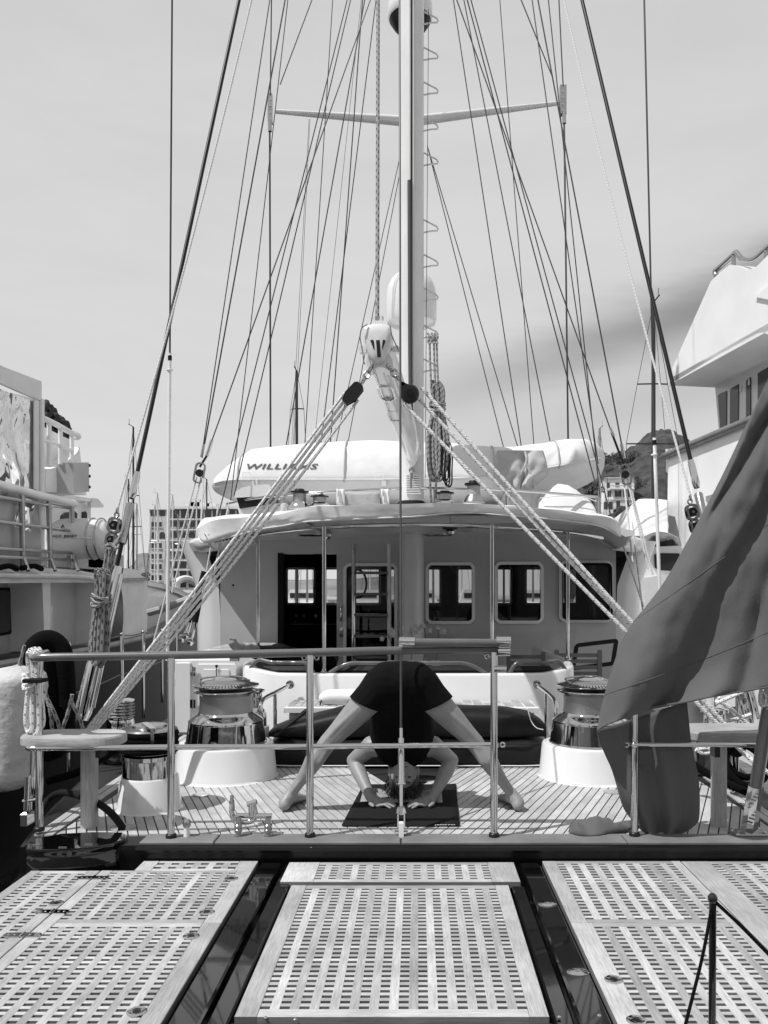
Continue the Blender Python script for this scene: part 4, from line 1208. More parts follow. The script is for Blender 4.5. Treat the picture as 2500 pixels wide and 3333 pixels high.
for px in (900, 1250, 1700):
    mb = MB(); x = hx(px, 9.9); mb.box((x-.06, 9.6, 1.86), (x+.06, 10.8, 2.30)); mb.build('chock', 'black_plastic', td)

# covered flybridge helm and white domed cover
hc = thing('covered_helm', 'helm console wrapped in a tied grey cover in front of the tender', 'helm console', tuple(at(1700, 1650, 8.8)))
mb = MB(); mb.prism([at(a, b, 8.75) for a, b in ((1645,1660),(1645,1610),(1665,1575),(1735,1575),(1758,1610),(1754,1665))], (0, .4, 0)); mb.build('pedestal', 'gelcoat', hc, 30)
mb = MB(); mb.frame(at(1700,1625,8.74), (1,0,0), (0,0,1), .22, .20, .03, .008, .008); mb.build('locker_door', 'gelcoat', hc)
rows = []
outl = [(1622,1467,8.62),(1604,1540,8.55),(1640,1592,8.58)]
for j in range(15):
    v = j/14
    row = []
    for i in range(25):
        u = i/24
        xl = 1620-14*math.sin(min(1, v*1.4)*PI/2) + (40*max(0, v-.65)/.35)
        xr = 1768+16*math.sin(min(1, v*1.5)*PI/2) - (52*max(0, v-.6)/.4)
        px = xl+(xr-xl)*u
        yb = 1600-18*abs(math.sin(u*PI*2+.3))
        py = 1467+(yb-1467)*v
        tie = math.exp(-((u-.57)/.07)**2)
        d = -.16*math.sin(u*PI)**.6*math.sin(min(1, v*1.8)*PI/2) + .10*tie*(1-abs(v-.45)) + .03*math.sin(u*22+v*9)*v + .03*noise.noise(Vector((u*5, v*5, 2)))
        row.append(at(px, py, 8.66+d))
    rows.append(row)
rows.insert(0, [p+Vector((0,.4,.01)) for p in rows[0]])
mb = MB(); mb.grid(rows); mb.build('cover', 'canvas_grey', hc, 70, solid=.008)
mb = MB(); mb.tube(cr([at(1708,1468,8.62), at(1714,1490,8.56), at(1712,1510,8.55), at(1690,1550,8.52), at(1665,1590,8.56)], 4), .012, 6); mb.tube(cr([at(1713,1510,8.55), at(1735,1560,8.54), at(1745,1600,8.58)], 4), .012, 6); mb.build('tie', 'canvas_grey', hc)
wd = thing('covered_dome', 'rounded white cover over deck gear at right end of the roof', 'cover', tuple(at(1850, 1670, 8.6)))
rows = []
prf = [(1757,1650),(1760,1618),(1775,1595),(1800,1574),(1832,1563),(1862,1566),(1890,1582),(1915,1602),(1935,1618),(1943,1640)]
for k in range(9):
    t = k/8; s = math.sin(t*PI)
    rows.append([at(a, 1672+(b-1672)*max(.05, s**.6), 8.45+.6*t)+Vector((0,0,.01*noise.noise(Vector((a*.05,t*6,0))))) for a, b in cr([(a,b,0) for a,b in prf], 2) for a, b in [(a, b)]] if False else [at(p.x, 1672+(p.y-1672)*max(.05, s**.6), 8.45)+Vector((0,.6*t,.012*noise.noise(Vector((p.x*.05,t*6,0))))) for p in cr([(a,b,0) for a,b in prf], 2)])
mb = MB(); mb.grid(rows); mb.build('fabric', 'canvas', wd, 70)
mb = MB(); mb.tube(cr([at(1758,1622,8.46)]+[at(p, q, 8.44) for p, q in ((1800,1616),(1850,1614),(1900,1618),(1940,1632))], 3), .006, 6); mb.build('seam', 'canvas', wd)

# ================================================================== MIZZEN MAST, BOOM AND RIGGING
YM = 8.1
XM = (1340-CX)*YM/F_PX
mz = thing('mizzen_mast', 'tall pale oval mast rising through the deckhouse roof, with folding steps', 'mast', (XM, YM, -.5))
mb = MB(); mb.lathe([(.125,-.5),(.125,1.2),(.125,6),(.125,14)], (XM, YM, 0), 40, 1.0, 1.35); mb.build('mast_tube', 'mast_paint', mz)
mb = MB(); mb.box((XM-.022, YM-.187, 2.25), (XM+.022, YM-.15, 14)); mb.build('sail_track', 'mast_paint', mz, 0)
mb = MB(); mb.box((XM-.010, YM-.1885, 2.25), (XM+.010, YM-.18, 14)); mb.build('track_slot', 'black_plastic', mz, 0)
# dark strip standing in for the shadow of boom and track lower down
mb = MB(); mb.tube(cr([(XM-.02, YM-.185, 5.2), (XM-.015, YM-.20, 4.2), (XM-.012, YM-.215, 3.4), (XM+.0, YM-.24, 2.85), (XM+.03, YM-.23, 2.5)], 5), [.016]*0 or .022, 10); mb.build('boom_shadow_strip', 'print_dark', mz)
for py in (64, 181, 294, 411, 524, 742, 855, 965, 1085, 1195):
    z = hz(py, YM); x0 = XM+.118
    mb = MB(); mb.tube([(x0, YM, z+.085), (x0+.135, YM, z+.015), (x0+.15, YM, z-.01), (x0+.145, YM, z-.028), (x0+.08, YM, z-.032), (x0-.01, YM, z-.05)], .0085, 8); mb.build('mast_step', 'mast_paint', mz)
# louvred panel and collar at the foot above the roof
for k in range(9):
    z = hz(1546+k*7.5, 7.9); mb = MB(); mb.box((hx(1322,7.9), 7.915, z-.004), (hx(1370,7.9), 7.94, z+.007)); mb.build('louvre', 'gelcoat', mz, 0)
mb = MB(); mb.lathe([(.17,1.95),(.165,2.0),(.14,2.03),(.128,2.04)], (XM, YM, 0), 32, 1, 1.3); mb.build('mast_collar', 'black_rubber', mz)
p = at(1306, 2722, 3.62); tz = Vector((p.x-.123, 8.0, 14))
dirn = (tz-Vector((p.x, 3.62, 0))).normalized()
B0 = Vector((p.x, 3.62, .006))
def along(z): return B0 + dirn*((z-.006)/dirn.z)
bs = MB(); bs.tube([along(.47), along(14)], .0062, 10); bs = bs.build('backstay', 'wire', mz)
mb = MB(); mb.tube([along(.225), along(.425)], .0145, 14); mb.tube([along(.425), along(.47)], .0085, 10); mb.build('turnbuckle_body', 'chrome', bs)
mb = MB(); mb.tube([along(.222), along(.23)], .021, 16); mb.tube([along(.13), along(.222)], .0085, 10); mb.build('turnbuckle_screw', 'chrome', bs)
a = along(.115)
for s_ in (-1, 1):
    mb = MB(); mb.bar(along(.13)+Vector((s_*.004,0,0)), a+Vector((s_*.0145,0,-.02)), .006, .02); mb.bar(a+Vector((s_*.0145,0,-.02)), along(.04)+Vector((s_*.0145,0,0)), .006, .02); mb.build('fork', 'chrome', bs)
mb = MB(); mb.lathe([(.020,-.012),(.020,.012),(.012,.014),(0,.014)], a+Vector((0,-.006,.0)), 18, axis='y'); mb.build('toggle', 'chrome', bs)
mb = MB(); mb.cbox(along(.0)+Vector((-.011,-.012,0)), along(.0)+Vector((.011,.012,.07)), .003); mb.build('chain_plate', 'plastic_white', bs)
mb = MB(); mb.tube([along(.03)+Vector((-.03,0,0)), along(.03)+Vector((.03,0,0))], .009, 10); mb.build('clevis_pin', 'chrome', bs)

# ---- boom
bo = thing('boom', 'white boom pointing at the camera from the mizzen mast', 'boom', (-.1, 6.2, 2.35))
e0, e1 = at(1232, 1140, 4.62), at(1342, 1470, 7.86)
ax = (e1-e0).normalized(); sd_ = ax.cross(Vector((0,0,1))).normalized(); up_ = sd_.cross(ax)
rows = []
for k in range(9):
    t = k/8; c = e0.lerp(e1, t); w = .074+.012*math.sin(t*PI); h = .11+.015*math.sin(t*PI)
    rows.append([c+sd_*(w*a)+up_*(h*b) for a, b in ((-.85,.95),(0,1.05),(.85,.95),(1,.6),(.9,-.3),(.62,-.8),(.25,-1),(-.25,-1),(-.62,-.8),(-.9,-.3),(-1,.6))])
mb = MB(); mb.grid(rows, closed_u=True); n = 11; mb.f.append(list(range(n))[::-1]); mb.f.append([len(mb.v)-n+k for k in range(n)])
mb.build('boom_tube', 'gelcoat', bo, 40)
# recessed sheave wells along the underside
for t in (.16, .36):
    c = e0.lerp(e1, t)-up_*.112
    mb = MB(); mb.frame(c, ax, sd_, .34, .105, .05, .012, .012); mb.build('well_rim', 'gelcoat', bo)
    mb = MB(); mb.lathe([(.04,-.02),(.034,0),(.04,.02)], c+ax*.13+up_*.012, 18, axis='x'); mb.build('sheave', 'steel', bo)
# end casting with three slots
YE = 4.50
face = [(1182,1062),(1192,1056),(1218,1050),(1242,1050),(1266,1056),(1275,1066),(1277,1090),(1272,1115),(1262,1150),(1252,1172),(1240,1182),(1222,1182),(1208,1172),(1198,1150),(1188,1115),(1181,1088)]
mb = MB(); fr = [at(a, b, YE) for a, b in face]; cc = sum(fr, Vector())/len(fr)
rows = [[p+Vector((0,.20,0)) for p in fr], [p+Vector((0,.03,0)) for p in fr], [cc+(p-cc)*.96+Vector((0,.006,0)) for p in fr], [cc+(p-cc)*.88-Vector((0,.004,0)) for p in fr], [cc+(p-cc)*.5-Vector((0,.010,0)) for p in fr], [cc-Vector((0,.012,0))]*len(fr)]
mb.grid([r_+[r_[0]] for r_ in rows]); cast = mb.build('end_casting', 'gelcoat', bo, 50)
for sl_ in (((1205,1107),(1215,1106),(1217,1112),(1219,1138),(1216,1136)), ((1224,1107),(1236,1107),(1240,1160),(1233,1163),(1228,1160)), ((1246,1106),(1255,1107),(1253,1116),(1244,1139),(1243,1130))):
    mb = MB(); mb.prism([at(a, b, YE-.0125) for a, b in sl_], (0, .03, 0)); mb.build('slot', 'black_plastic', cast, 0)
base = [(1196,1150),(1265,1150),(1278,1170),(1280,1195),(1270,1206),(1262,1204),(1250,1197),(1237,1195),(1222,1198),(1210,1206),(1198,1203),(1192,1180)]
mb = MB(); mb.prism([at(a, b, YE+.03) for a, b in base], (0, .10, 0)); mb.build('sheet_bracket', 'gelcoat', bo, 30)
for a in (1166, 1275):
    mb = MB(); mb.prism([at(a+q, 1140+r_, YE+.12) for q, r_ in ((0,-8),(6,-14),(20,-16),(26,-6),(26,6),(4,6))], (0,.04,0)); mb.build('lug', 'gelcoat', bo, 30)
for a in (1217, 1240):
    mb = MB(); mb.prism([at(a+q, 1050+r_, YE+.05) for q, r_ in ((-4,6),(5,6),(4,-20),(2,-24),(-2,-24),(-4,-20))], (0,.05,0)); mb.build('lift_ear', 'gelcoat', bo, 30)
mb = MB(); mb.tube([at(1212,1036,YE+.07), at(1248,1036,YE+.07)], .012, 10); mb.build('lift_pin', 'steel', bo)
mb = MB(); mb.tube([at(1228,1040,YE+.07), at(1233,-900,6.2)], .0115, 8); mb.build('topping_lift', 'rope_flecked', bo)
mb = MB(); mb.tube(cr([at(1196,1056,YE-.01), at(1178,1068,YE-.02), at(1172,1100,YE), at(1180,1140,YE), at(1184,1175,YE), at(1188,1186,YE)], 4), .0035, 6); mb.tube(cr([at(1270,1060,YE-.02), at(1275,1090,YE-.02), at(1290,1125,YE), at(1303,1150,YE)], 4), .0035, 6); mb.build('lashing', 'rope_dark', bo)
# gooseneck
mb = MB(); g0 = at(1342, 1480, 7.82)
mb.tube([e1-ax*.05, e1+Vector((.0,.02,0)), Vector((XM, YM-.17, e1.z))], .05, 14)
mb.prism([at(a, b, 7.80) for a, b in ((1318,1440),(1362,1440),(1372,1470),(1350,1512),(1338,1522),(1322,1510))], (0, .10, 0)); mb.build('gooseneck', 'gelcoat', bo, 40)
mb = MB(); mb.tube([at(1338,1520,7.84), at(1338,1590,7.84)], .01, 8); mb.ell(at(1340,1530,7.84), (.03,.02,.03), 10, 6); mb.build('vang_fitting', 'steel', bo)

# ---- mainsheet blocks and tackles
def chain(p, q, r_, parent, n=3):
    for k in range(n):
        a, b = p.lerp(q, k/n), p.lerp(q, (k+1)/n)
        d = (b-a); l = d.length; d.normalize(); s = d.cross(Vector((0,1,0) if k % 2 else (1,0,0))).normalized()
        c = (a+b)/2
        mb = MB(); mb.tube([c+d*(math.cos(t)*l*.62)+s*(math.sin(t)*r_*2.2) for t in [2*PI*i/14 for i in range(14)]], r_, 6, closed=True); mb.build('shackle', 'steel', parent)
bl = thing('sheet_block', 'black sheave block on shackles at the left of the boom end', 'block', tuple(at(1150, 1310, 4.5)))
chain(at(1212,1190,4.52), at(1176,1250,4.5), .007, bl)
ax2 = (at(1122,1312,4.5)-at(1174,1252,4.5)); dn = ax2.normalized(); sp = dn.cross(Vector((0,1,0))).normalized()
c = (at(1122,1312,4.5)+at(1174,1252,4.5))/2
mb = MB()
for s_ in (-1, 1):
    mb.prism([c+dn*(a*ax2.length*.5)+sp*(b*.036)+Vector((0,s_*.018-.005,0)) for a, b in ((-1,-.5),(-.8,-.9),(.3,-1),(1,-.5),(1,.5),(.3,1),(-.8,.9),(-1,.5))], (0, .01, 0))
mb.build('cheek', 'black_plastic', bl, 30, kind='stuff')
mb = MB(); mb.lathe([(.03,-.012),(.024,0),(.03,.012)], c+dn*.01, 20, axis='y'); mb.build('sheave', 'black_plastic', bl)
br = thing('sheet_block', 'round black sheave block hanging at the right of the boom end', 'block', tuple(at(1335, 1320, 4.5)))
chain(at(1262,1190,4.52), at(1305,1240,4.5), .008, br)
c = at(1334, 1282, 4.5)
mb = MB(); mb.lathe([(.01,-.032),(.042,-.030),(.052,-.018),(.053,.018),(.042,.03),(.01,.032)], c, 32, axis='y'); mb.build('cheek', 'black_plastic', br)
mb = MB(); mb.lathe([(.020,-.004),(.016,.004),(0,.004)], c+Vector((0,-.034,0)), 18, axis='y'); mb.build('axle_cap', 'black_rubber', br)
mb = MB(); mb.prism([at(a, b, 4.47) for a, b in ((1302,1245),(1312,1242),(1350,1262),(1345,1300),(1310,1298))], (0, .06, 0)); mb.build('strap', 'black_plastic', br, 30)
mb = MB(); mb.lathe([(.010,-.03),(.010,.005)], at(1311,1254,4.50), 12, axis='y'); mb.build('pin', 'chrome', br)
tl = thing('mainsheet', 'four pale flecked ropes of mainsheet tackle running down to the left quarter', 'rope', tuple(at(279, 2381, 4.4)))
for k in range(4):
    o = (k-1.5)
    a = at(1140+o*12, 1292+o*9, 4.5+.012*k); b = at(284+o*9, 2392+o*2, 4.40+.015*k)
    if k == 3: a = at(1166, 1302, 4.52)
    m_ = (a+b)/2+Vector((0,0,-.012-.008*k))
    mb = MB(); mb.tube(cr([a, m_, b], 12), .0082, 8); mb.build('fall', 'rope_white', tl)
tr = thing('mainsheet', 'pale flecked mainsheet ropes running down behind the flag at right', 'rope', tuple(at(2400, 2420, 4.3)))
for k, (a, b) in enumerate(((at(1372,1262,4.5), at(2395,2395,4.3)), (at(1316,1316,4.5), at(2405,2425,4.3)), (at(1365,1300,4.53), at(2412,2412,4.33)))):
    m_ = (a+b)/2+Vector((0,0,-.01))
    mb = MB(); mb.tube(cr([a, m_, b], 12), .0105, 8); mb.build('fall', 'rope_white', tr)
for nm, px, py in (('foot of the left mainsheet', 279, 2395), ('foot of the right mainsheet', 2400, 2425)):
    p = at(px, py, 4.4); f_ = thing('sheet_foot_block', 'chrome and black block at the '+nm, 'block', (p.x, p.y, 0))
    mb = MB(); mb.lathe([(.01,-.03),(.05,-.025),(.055,0),(.05,.025),(.01,.03)], p+Vector((0,.03,-.02)), 20, axis='y'); mb.build('sheave', 'black_plastic', f_)
    mb = MB(); mb.tube([(p.x, p.y+.03, -.01), p+Vector((0,.03,-.03))], .02, 10); mb.build('pedestal', 'chrome', f_)

# ---- satellite dome and radar behind the mast
sdm = thing('satellite_dome', 'tall white satellite dome on a bracket behind the mast', 'antenna dome', (hx(1339,9.0), 9.0, hz(1062,9.0)))
c = Vector((hx(1339,9.0), 9.0, hz(1062,9.0)))
mb = MB(); mb.lathe([(.0,-.02),(.20,.0),(.27,.03),(.283,.07),(.283,.34),(.27,.43),(.235,.51),(.17,.575),(.09,.605),(0,.612)], c, 40); mb.build('dome', 'gelcoat', sdm)
mb = MB(); mb.bar(c+Vector((0,-.85,-.05)), c+Vector((0,.0,-.04)), .12, .05); mb.build('bracket', 'gelcoat', sdm)
rdr = thing('radar_dome', 'white radar dome with dark underside high on the mast', 'radar', (hx(1335,9.0), 9.0, hz(95,9.0)))
c = Vector((hx(1335,9.0), 9.0, hz(95,9.0)))
mb = MB(); mb.lathe([(.235,.10),(.25,.12),(.25,.26),(.22,.33),(.1,.36),(0,.365)], c, 36); mb.build('dome', 'gelcoat', rdr)
mb = MB(); mb.lathe([(0,0),(.14,.0),(.19,.03),(.235,.099)], c, 36); mb.build('base', 'black_plastic', rdr)
mb = MB(); mb.bar(c+Vector((0,-.85,-.01)), c+Vector((0,.0,-.02)), .1, .04); mb.build('bracket', 'gelcoat', rdr)

# ---- main mast hidden behind, with spreaders and standing rigging
YMM = 14.0
mm = thing('main_mast', 'main mast behind the mizzen with swept spreaders and shrouds', 'mast', (hx(1340,YMM), YMM, 0))
mb = MB(); mb.lathe([(.13,1.8),(.13,22)], (hx(1340,YMM), YMM, 0), 28, 1, 1.4); mb.build('mast_tube', 'mast_paint', mm)
def sprd(a, b, w0, w1):
    mb = MB(); a, b = at(*a), at(*b); d = (b-a).normalized()
    rows = []
    for t in (0, .5, 1):
        c = a.lerp(b, t); w = w0+(w1-w0)*t
        rows.append([c+Vector((0, w*1.4*math.cos(q), w*math.sin(q)*.9)) for q in [2*PI*k/12 for k in range(12)]])
    mb.grid(rows, closed_u=True); return mb.build('spreader', 'mast_paint', mm, 60)
s1 = sprd((1320,394,YMM), (897,363,YMM), .085, .035); s2 = sprd((1360,392,YMM), (1818,336,YMM), .085, .035)
for s_, x, y in ((s1, 880, 352), (s2, 1832, 325)):
    mb = MB(); mb.box(at(x-9, y+44, YMM), at(x+9, y-38, YMM+.10)); mb.build('spreader_end', 'steel', s_, 0)
    for k in (-28, -8, 14, 34):
        mb = MB(); mb.lathe([(.014,-.01),(.010,.004),(0,.004)], at(x, y+k, YMM-.005), 10, axis='y'); mb.build('bolt', 'chrome', s_)
def wire(a, b, r_=.006, mat='wire', parent=None, name='shroud', term=None):
    a, b = at(*a), at(*b)
    mb = MB(); mb.tube([a, b], r_, 6)
    o = mb.build(name, mat, parent or mz)
    return o
def ext(a, b, Ya, Yb, up=900):
    """wire through two pixels, carried on above the frame"""
    t = (-up-a[1])/(b[1]-a[1])
    return (a[0]+(b[0]-a[0])*t, a[1]+(b[1]-a[1])*t, Ya), (b[0], b[1], Yb)
# spreader shrouds (main mast)
wire((893,-800,YMM), (880,310,YMM), .012, 'wire', mm); wire((1780,-800,YMM), (1833,280,YMM), .012, 'wire', mm)
wire((1300,-760,YMM), (912,275,YMM), .010, 'wire', mm); wire((1420,-680,YMM), (1800,255,YMM), .010, 'wire', mm)
wire((878,396,YMM), (881,1520,YMM), .017, 'wire', mm); wire((1836,370,YMM), (1850,1500,YMM), .017, 'wire', mm)
for a, b in (((878,396),(879,428)), ((1836,370),(1837,402))):
    mb = MB(); mb.tube([at(a[0],a[1]-6,YMM), at(b[0],b[1],YMM)], .035, 8); mb.build('terminal', 'steel', mm)
# mizzen and runner wires: (top pixel pair, bottom pixel, depths)
WL = [((878,0),(656,1488),7.9,7.6,.0055), ((928,0),(658,1490),7.9,7.6,.0075), ((937,0),(751,1629),8.6,8.4,.0055),
      ((1130,0),(711,1678),8.3,8.3,.0065), ((1141,0),(762,1613),8.4,8.3,.0065), ((1205,0),(672,1484),8.1,7.7,.0065),
      ((1083,0),(985,1560),13,12.5,.008), ((1187,0),(930,1460),12,12,.010), ((1180,0),(1075,1450),12,12,.010),
      ((1224,0),(1040,1480),12,12,.009), ((1176,0),(1020,1470),12.5,12.5,.004),
      ((1476,0),(1704,1500),12,12,.009), ((1487,0),(1985,1392),8.2,7.8,.0065), ((1510,0),(1793,1450),12,12,.009), ((1521,0),(1942,1590),8.3,8.2,.007), ((1533,0),(1990,1683),8.3,8.0,.0065),
      ((1627,0),(1738,1450),12.5,12.5,.008), ((1732,0),(1947,1510),8.6,8.4,.0065), ((1751,0),(2023,1445),7.9,7.6,.0075), ((1785,0),(1953,1618),8.4,8.4,.0065)]
for a, b, Ya, Yb, r_ in WL:
    p, q = ext(a, b, Ya, Yb); wire(p, q, r_*.95, 'wire')
for a, b, Y, r_ in (((1300,520),(1085,1480),12,.007), ((1302,560),(1125,1480),12,.007), ((1391,475),(1650,1500),12,.008), ((1393,482),(1690,1470),12,.008), ((1006,388),(948,1480),13,.004), ((1009,388),(956,1480),13,.004), ((1395,30),(1384,1560),8.05,.0035), ((1838,400),(1845,1000),13.9,.006)):
    wire((a[0],a[1],Y), (b[0],b[1],Y), r_*.95, 'wire', None, 'halyard')
# mizzen aft shrouds with white tube covers, either side
for (a, b, c), sdx in ((((566,-900),(553,1150),(545,2150)), -1), (((2076,-900),(2130,1425),(2150,2010)), 1)):
    o = wire((a[0],a[1],7.2), (b[0],b[1],7.2), .0085, 'wire')
    mb = MB(); mb.tube([at(b[0],b[1],7.2), at(c[0],c[1],7.2)], .016, 12); mb.build('shroud_cover', 'plastic_white', o)
    mb = MB(); mb.tube([at(b[0],b[1]+8,7.2), at(b[0],b[1]+24,7.2)], .018, 12); mb.build('tape', 'black_rubber', o)
    mb = MB(); mb.lathe([(.018,-.008),(.03,-.004),(.03,.004),(.018,.008)], at(b[0],b[1]+55,7.2), 14); mb.build('roller_rim', 'plastic_white', o)
# heavy running backstays with hydraulic rams
def ram(top, mid, foot, sdx):
    T_, Mi, Fo = at(*top), at(*mid), at(*foot)
    mb = MB(); mb.tube([T_, Mi], .0135, 10); o = mb.build('running_backstay', 'wire_black', mz)
    d = (Fo-Mi)
    def q(t): return Mi+d*t
    mb = MB(); mb.tube([q(-.015), q(0)], .02, 12); mb.tube([q(0), q(.08), q(.10)], [.022,.026,.018], 14); mb.build('terminal', 'chrome', o)
    mb = MB(); mb.tube([q(.12), q(.125), q(.29), q(.295)], [.02,.027,.027,.015], 16); mb.build('turnbuckle', 'steel', o)
    mb = MB(); mb.tube([q(.29), q(.40)], .014, 12); mb.build('piston_rod', 'wire_black', o)
    mb = MB(); mb.tube([q(.385), q(.39), q(.97), q(1.0)], [.02,.043,.043,.03], 20); mb.build('cylinder', 'chrome', o)
    mb = MB(); mb.tube([q(.42)+Vector((.05,-.02,0)), q(.95)+Vector((.05,-.02,0))], .014, 12); mb.build('oil_pipe', 'chrome', o)
    return o
ram((860,-380,6.4), (445,1548,5.2), (270,2345,4.85), -1)
ram((1805,-380,6.4), (2251,1510,5.2), (2440,2345,4.85), 1)
# white runner ropes and their blocks
for a, b, k in (((880,-260,6.3),(383,1655,5.0),-1), ((1790,-200,6.3),(2247,1612,5.0),1)):
    A0, B0_ = at(*a), at(*b)
    mb = MB(); mb.tube(cr([A0, A0.lerp(B0_,.35)+Vector((k*-.02,0,-.03)), A0.lerp(B0_,.7)+Vector((k*-.02,0,-.03)), B0_], 8), .0075, 8)
    tag(mb.build('runner_rope', 'rope_plain'), 'thin white rope running down beside the %s black backstay' % ('left' if k < 0 else 'right'), 'rope')
    rb = thing('runner_block', 'skeleton sheave block on white rope beside the %s backstay' % ('left' if k < 0 else 'right'), 'block', tuple(at(b[0]-k*-8, b[1]+90, 5)))
    c = at(b[0]+k*10 if k > 0 else b[0]-15, b[1]+78, 5.0)
    up2 = Vector((k*-.22, 0, 1)).normalized(); rt = Vector((up2.z, 0, -up2.x))
    chain(at(b[0], b[1], 5), c+up2*.10, .006, rb, 2)
    for y in (-.02, .02):
        mb = MB()
        for w_, h_, cz in ((.075,.10,.045), (.065,.09,-.045)):
            mb.frame(c+up2*cz+Vector((0,y,0)), rt, up2, w_, h_, .03, .012, .006)
        mb.build('cheek', 'steel', rb, kind='stuff')
    for cz, r_ in ((.045,.030), (-.045,.025)):
        mb = MB(); mb.lathe([(r_,-.012),(r_*.85,0),(r_,.012)], c+up2*cz, 18, axis='y'); mb.build('sheave', 'black_plastic', rb)
        mb = MB(); mb.lathe([(.009,-.03),(.009,.03)], c+up2*cz, 10, axis='y'); mb.build('axle', 'chrome', rb)
# runner falls below the left block
fl = thing('runner_tackle', 'dark flecked ropes of runner tackle hanging from skeleton block at left', 'rope', tuple(at(300, 2330, 4.9)))
for k, (a, b) in enumerate((((352,1760),(262,2300)), ((362,1770),(282,2320)), ((372,1775),(225,2420)), ((380,1765),(215,2440)))):
    mb = MB(); mb.tube(cr([at(a[0],a[1],5.0), at((a[0]+b[0])/2+4,(a[1]+b[1])/2,4.95+.02*k), at(b[0],b[1],4.9)], 8), .0105, 8); mb.build('fall', 'rope_dark', fl)
mb = MB(); mb.tube(cr([at(372,1770,4.97), at(388,1752,4.94), at(396,1738,4.95), at(384,1762,4.93), at(362,1785,4.94), at(345,1780,4.96), at(362,1772,4.93), at(380,1786,4.92)], 5), .012, 8); mb.build('knot', 'rope_dark', fl)
# left quarter tackles from the double turnbuckle to the deck
for k, (px, label) in enumerate(((655, 'left'), (2022, 'right'))):
    sg = -1 if k == 0 else 1
    o = thing('turnbuckle', 'taped shroud turnbuckles and block beside the deckhouse at %s' % label, 'turnbuckle', tuple(at(px, 1560, 7.6)))
    if k == 0: ends = [((673,1484),(690,1432),.016),((656,1488),(664,1446),.014)]; cb_ = (650,1540)
    else: ends = [((1985,1392),(1998,1420),.014),((2023,1445),(2032,1492),.016)]; cb_ = (2035,1545)
    for a, b, r_ in ends:
        mb = MB(); mb.tube([at(a[0],a[1],7.6), at(b[0],b[1],7.6)], r_, 10); mb.build('terminal', 'chrome', o)
    mb = MB(); mb.tube([at(ends[0][0][0], ends[0][0][1], 7.6), at(cb_[0], cb_[1]-20, 7.6)], .011, 10); mb.build('tape', 'wire_black', o)
    mb = MB(); mb.frame(at(cb_[0], cb_[1], 7.58), (1,0,sg*.2), (-sg*.2,0,1), .10, .20, .04, .015, .02); mb.build('block_frame', 'steel', o)
    mb = MB(); mb.lathe([(.036,-.015),(.03,0),(.036,.015)], at(cb_[0], cb_[1], 7.57), 14, axis='y'); mb.build('sheave', 'black_plastic', o)
    if k == 0: lines = [((640,1553),(500,2090)),((655,1555),(560,1930)),((662,1530),(655,1700)),((712,1640),(640,2040)),((745,1640),(690,1900))]
    else: lines = [((2042,1560),(2110,1850)),((2030,1560),(2060,1830)),((2050,1575),(2125,1870)),((2000,1690),(2095,1975)),((2058,1700),(2092,1985))]
    for a, b in lines:
        mb = MB(); mb.tube([at(a[0],a[1],7.6), at(b[0],b[1],7.4)], .0085, 8); mb.build('fall', 'rope_plain', o)
# turnbuckles at the left side deck
tb2 = thing('shroud_turnbuckles', 'row of dark rubber-booted turnbuckles at the left side deck', 'turnbuckle', tuple(at(600, 2130, 7.3)))
for (a, b) in (((665,1860),(607,2080)), ((640,1960),(592,2090)), ((650,1950),(620,2100))):
    mb = MB(); mb.tube([at(a[0],a[1],7.3), at((a[0]+b[0])/2,(a[1]+b[1])/2,7.3)], .026, 10); mb.build('boot', 'black_rubber', tb2)
    mb = MB(); mb.tube([at((a[0]+b[0])/2,(a[1]+b[1])/2,7.3), at(b[0],b[1],7.3)], .018, 10); mb.lathe([(.03,-.03),(.035,0),(.03,.03)], at(b[0],b[1]-14,7.3), 10); mb.build('screw', 'chrome', tb2)

# ---- rope hanks
def hank(name, label, px, y0, y1, Y, wpx, n, mat, r_, tie=None, slant=0., seed=1, heavy=.5, z1=None):
    rnd = random.Random(seed)
    h = thing(name, label, 'rope', tuple(at(px, y1, Y)))
    for k in range(n):
        u = (k+.5)/n*2-1
        a = wpx*u*heavy; w = wpx*(.25+.3*rnd.random())
        yb = y1-rnd.random()*30; yt = y0+rnd.random()*20
        d = rnd.uniform(-.04, .04)
        def pt(dx, t, dd=0.):
            py = yt+(yb-yt)*t
            pinch = 1.0
            if tie: pinch = .45+.55*min(1, abs(py-tie)/90)
            return at(px+slant*(py-y0)+(a+dx)*pinch, py, Y+d+dd)
        P = [pt(0,0), pt(w*.6,.08), pt(w,.3), pt(w*.9,.6), pt(w*.85,.9), pt(w*.3,1.0), pt(-w*.4,.99,.02), pt(-w*.9,.85,.02), pt(-w,.55,.03), pt(-w*.8,.25,.03), pt(-w*.5,.06,.02)]
        mb = MB(); mb.tube(cr(P, 5, closed=True), r_, 6, closed=True); mb.build('loop', mat, h)
    if tie:
        for k in range(3):
            c = at(px+slant*(tie-y0), tie+k*11-11, Y); rw = wpx*.62*Y/F_PX
            mb = MB(); mb.tube([c+Vector((math.cos(t)*rw, math.sin(t)*.07, .015*math.sin(t*2+k))) for t in [2*PI*i/16 for i in range(16)]], r_*1.05, 6, closed=True); mb.build('tie_turn', mat, h)
    return h
hk = hank('rope_hank', 'thick hank of flecked halyard rope tied beside the mast', 1424, 1240, 1565, 7.85, 38, 15, 'rope_flecked', .0135, tie=1325, seed=3)
for px, a, b in ((1398,1095,1250), (1412,1098,1260), (1421,1100,1250), (1400,1560,1650), (1418,1560,1650)):
    mb = MB(); mb.tube(cr([at(px,a,7.85), at(px+2,(a+b)/2,7.85), at(px+5,b,7.85)], 3), .011, 6); mb.build('tail', 'rope_flecked', hk)
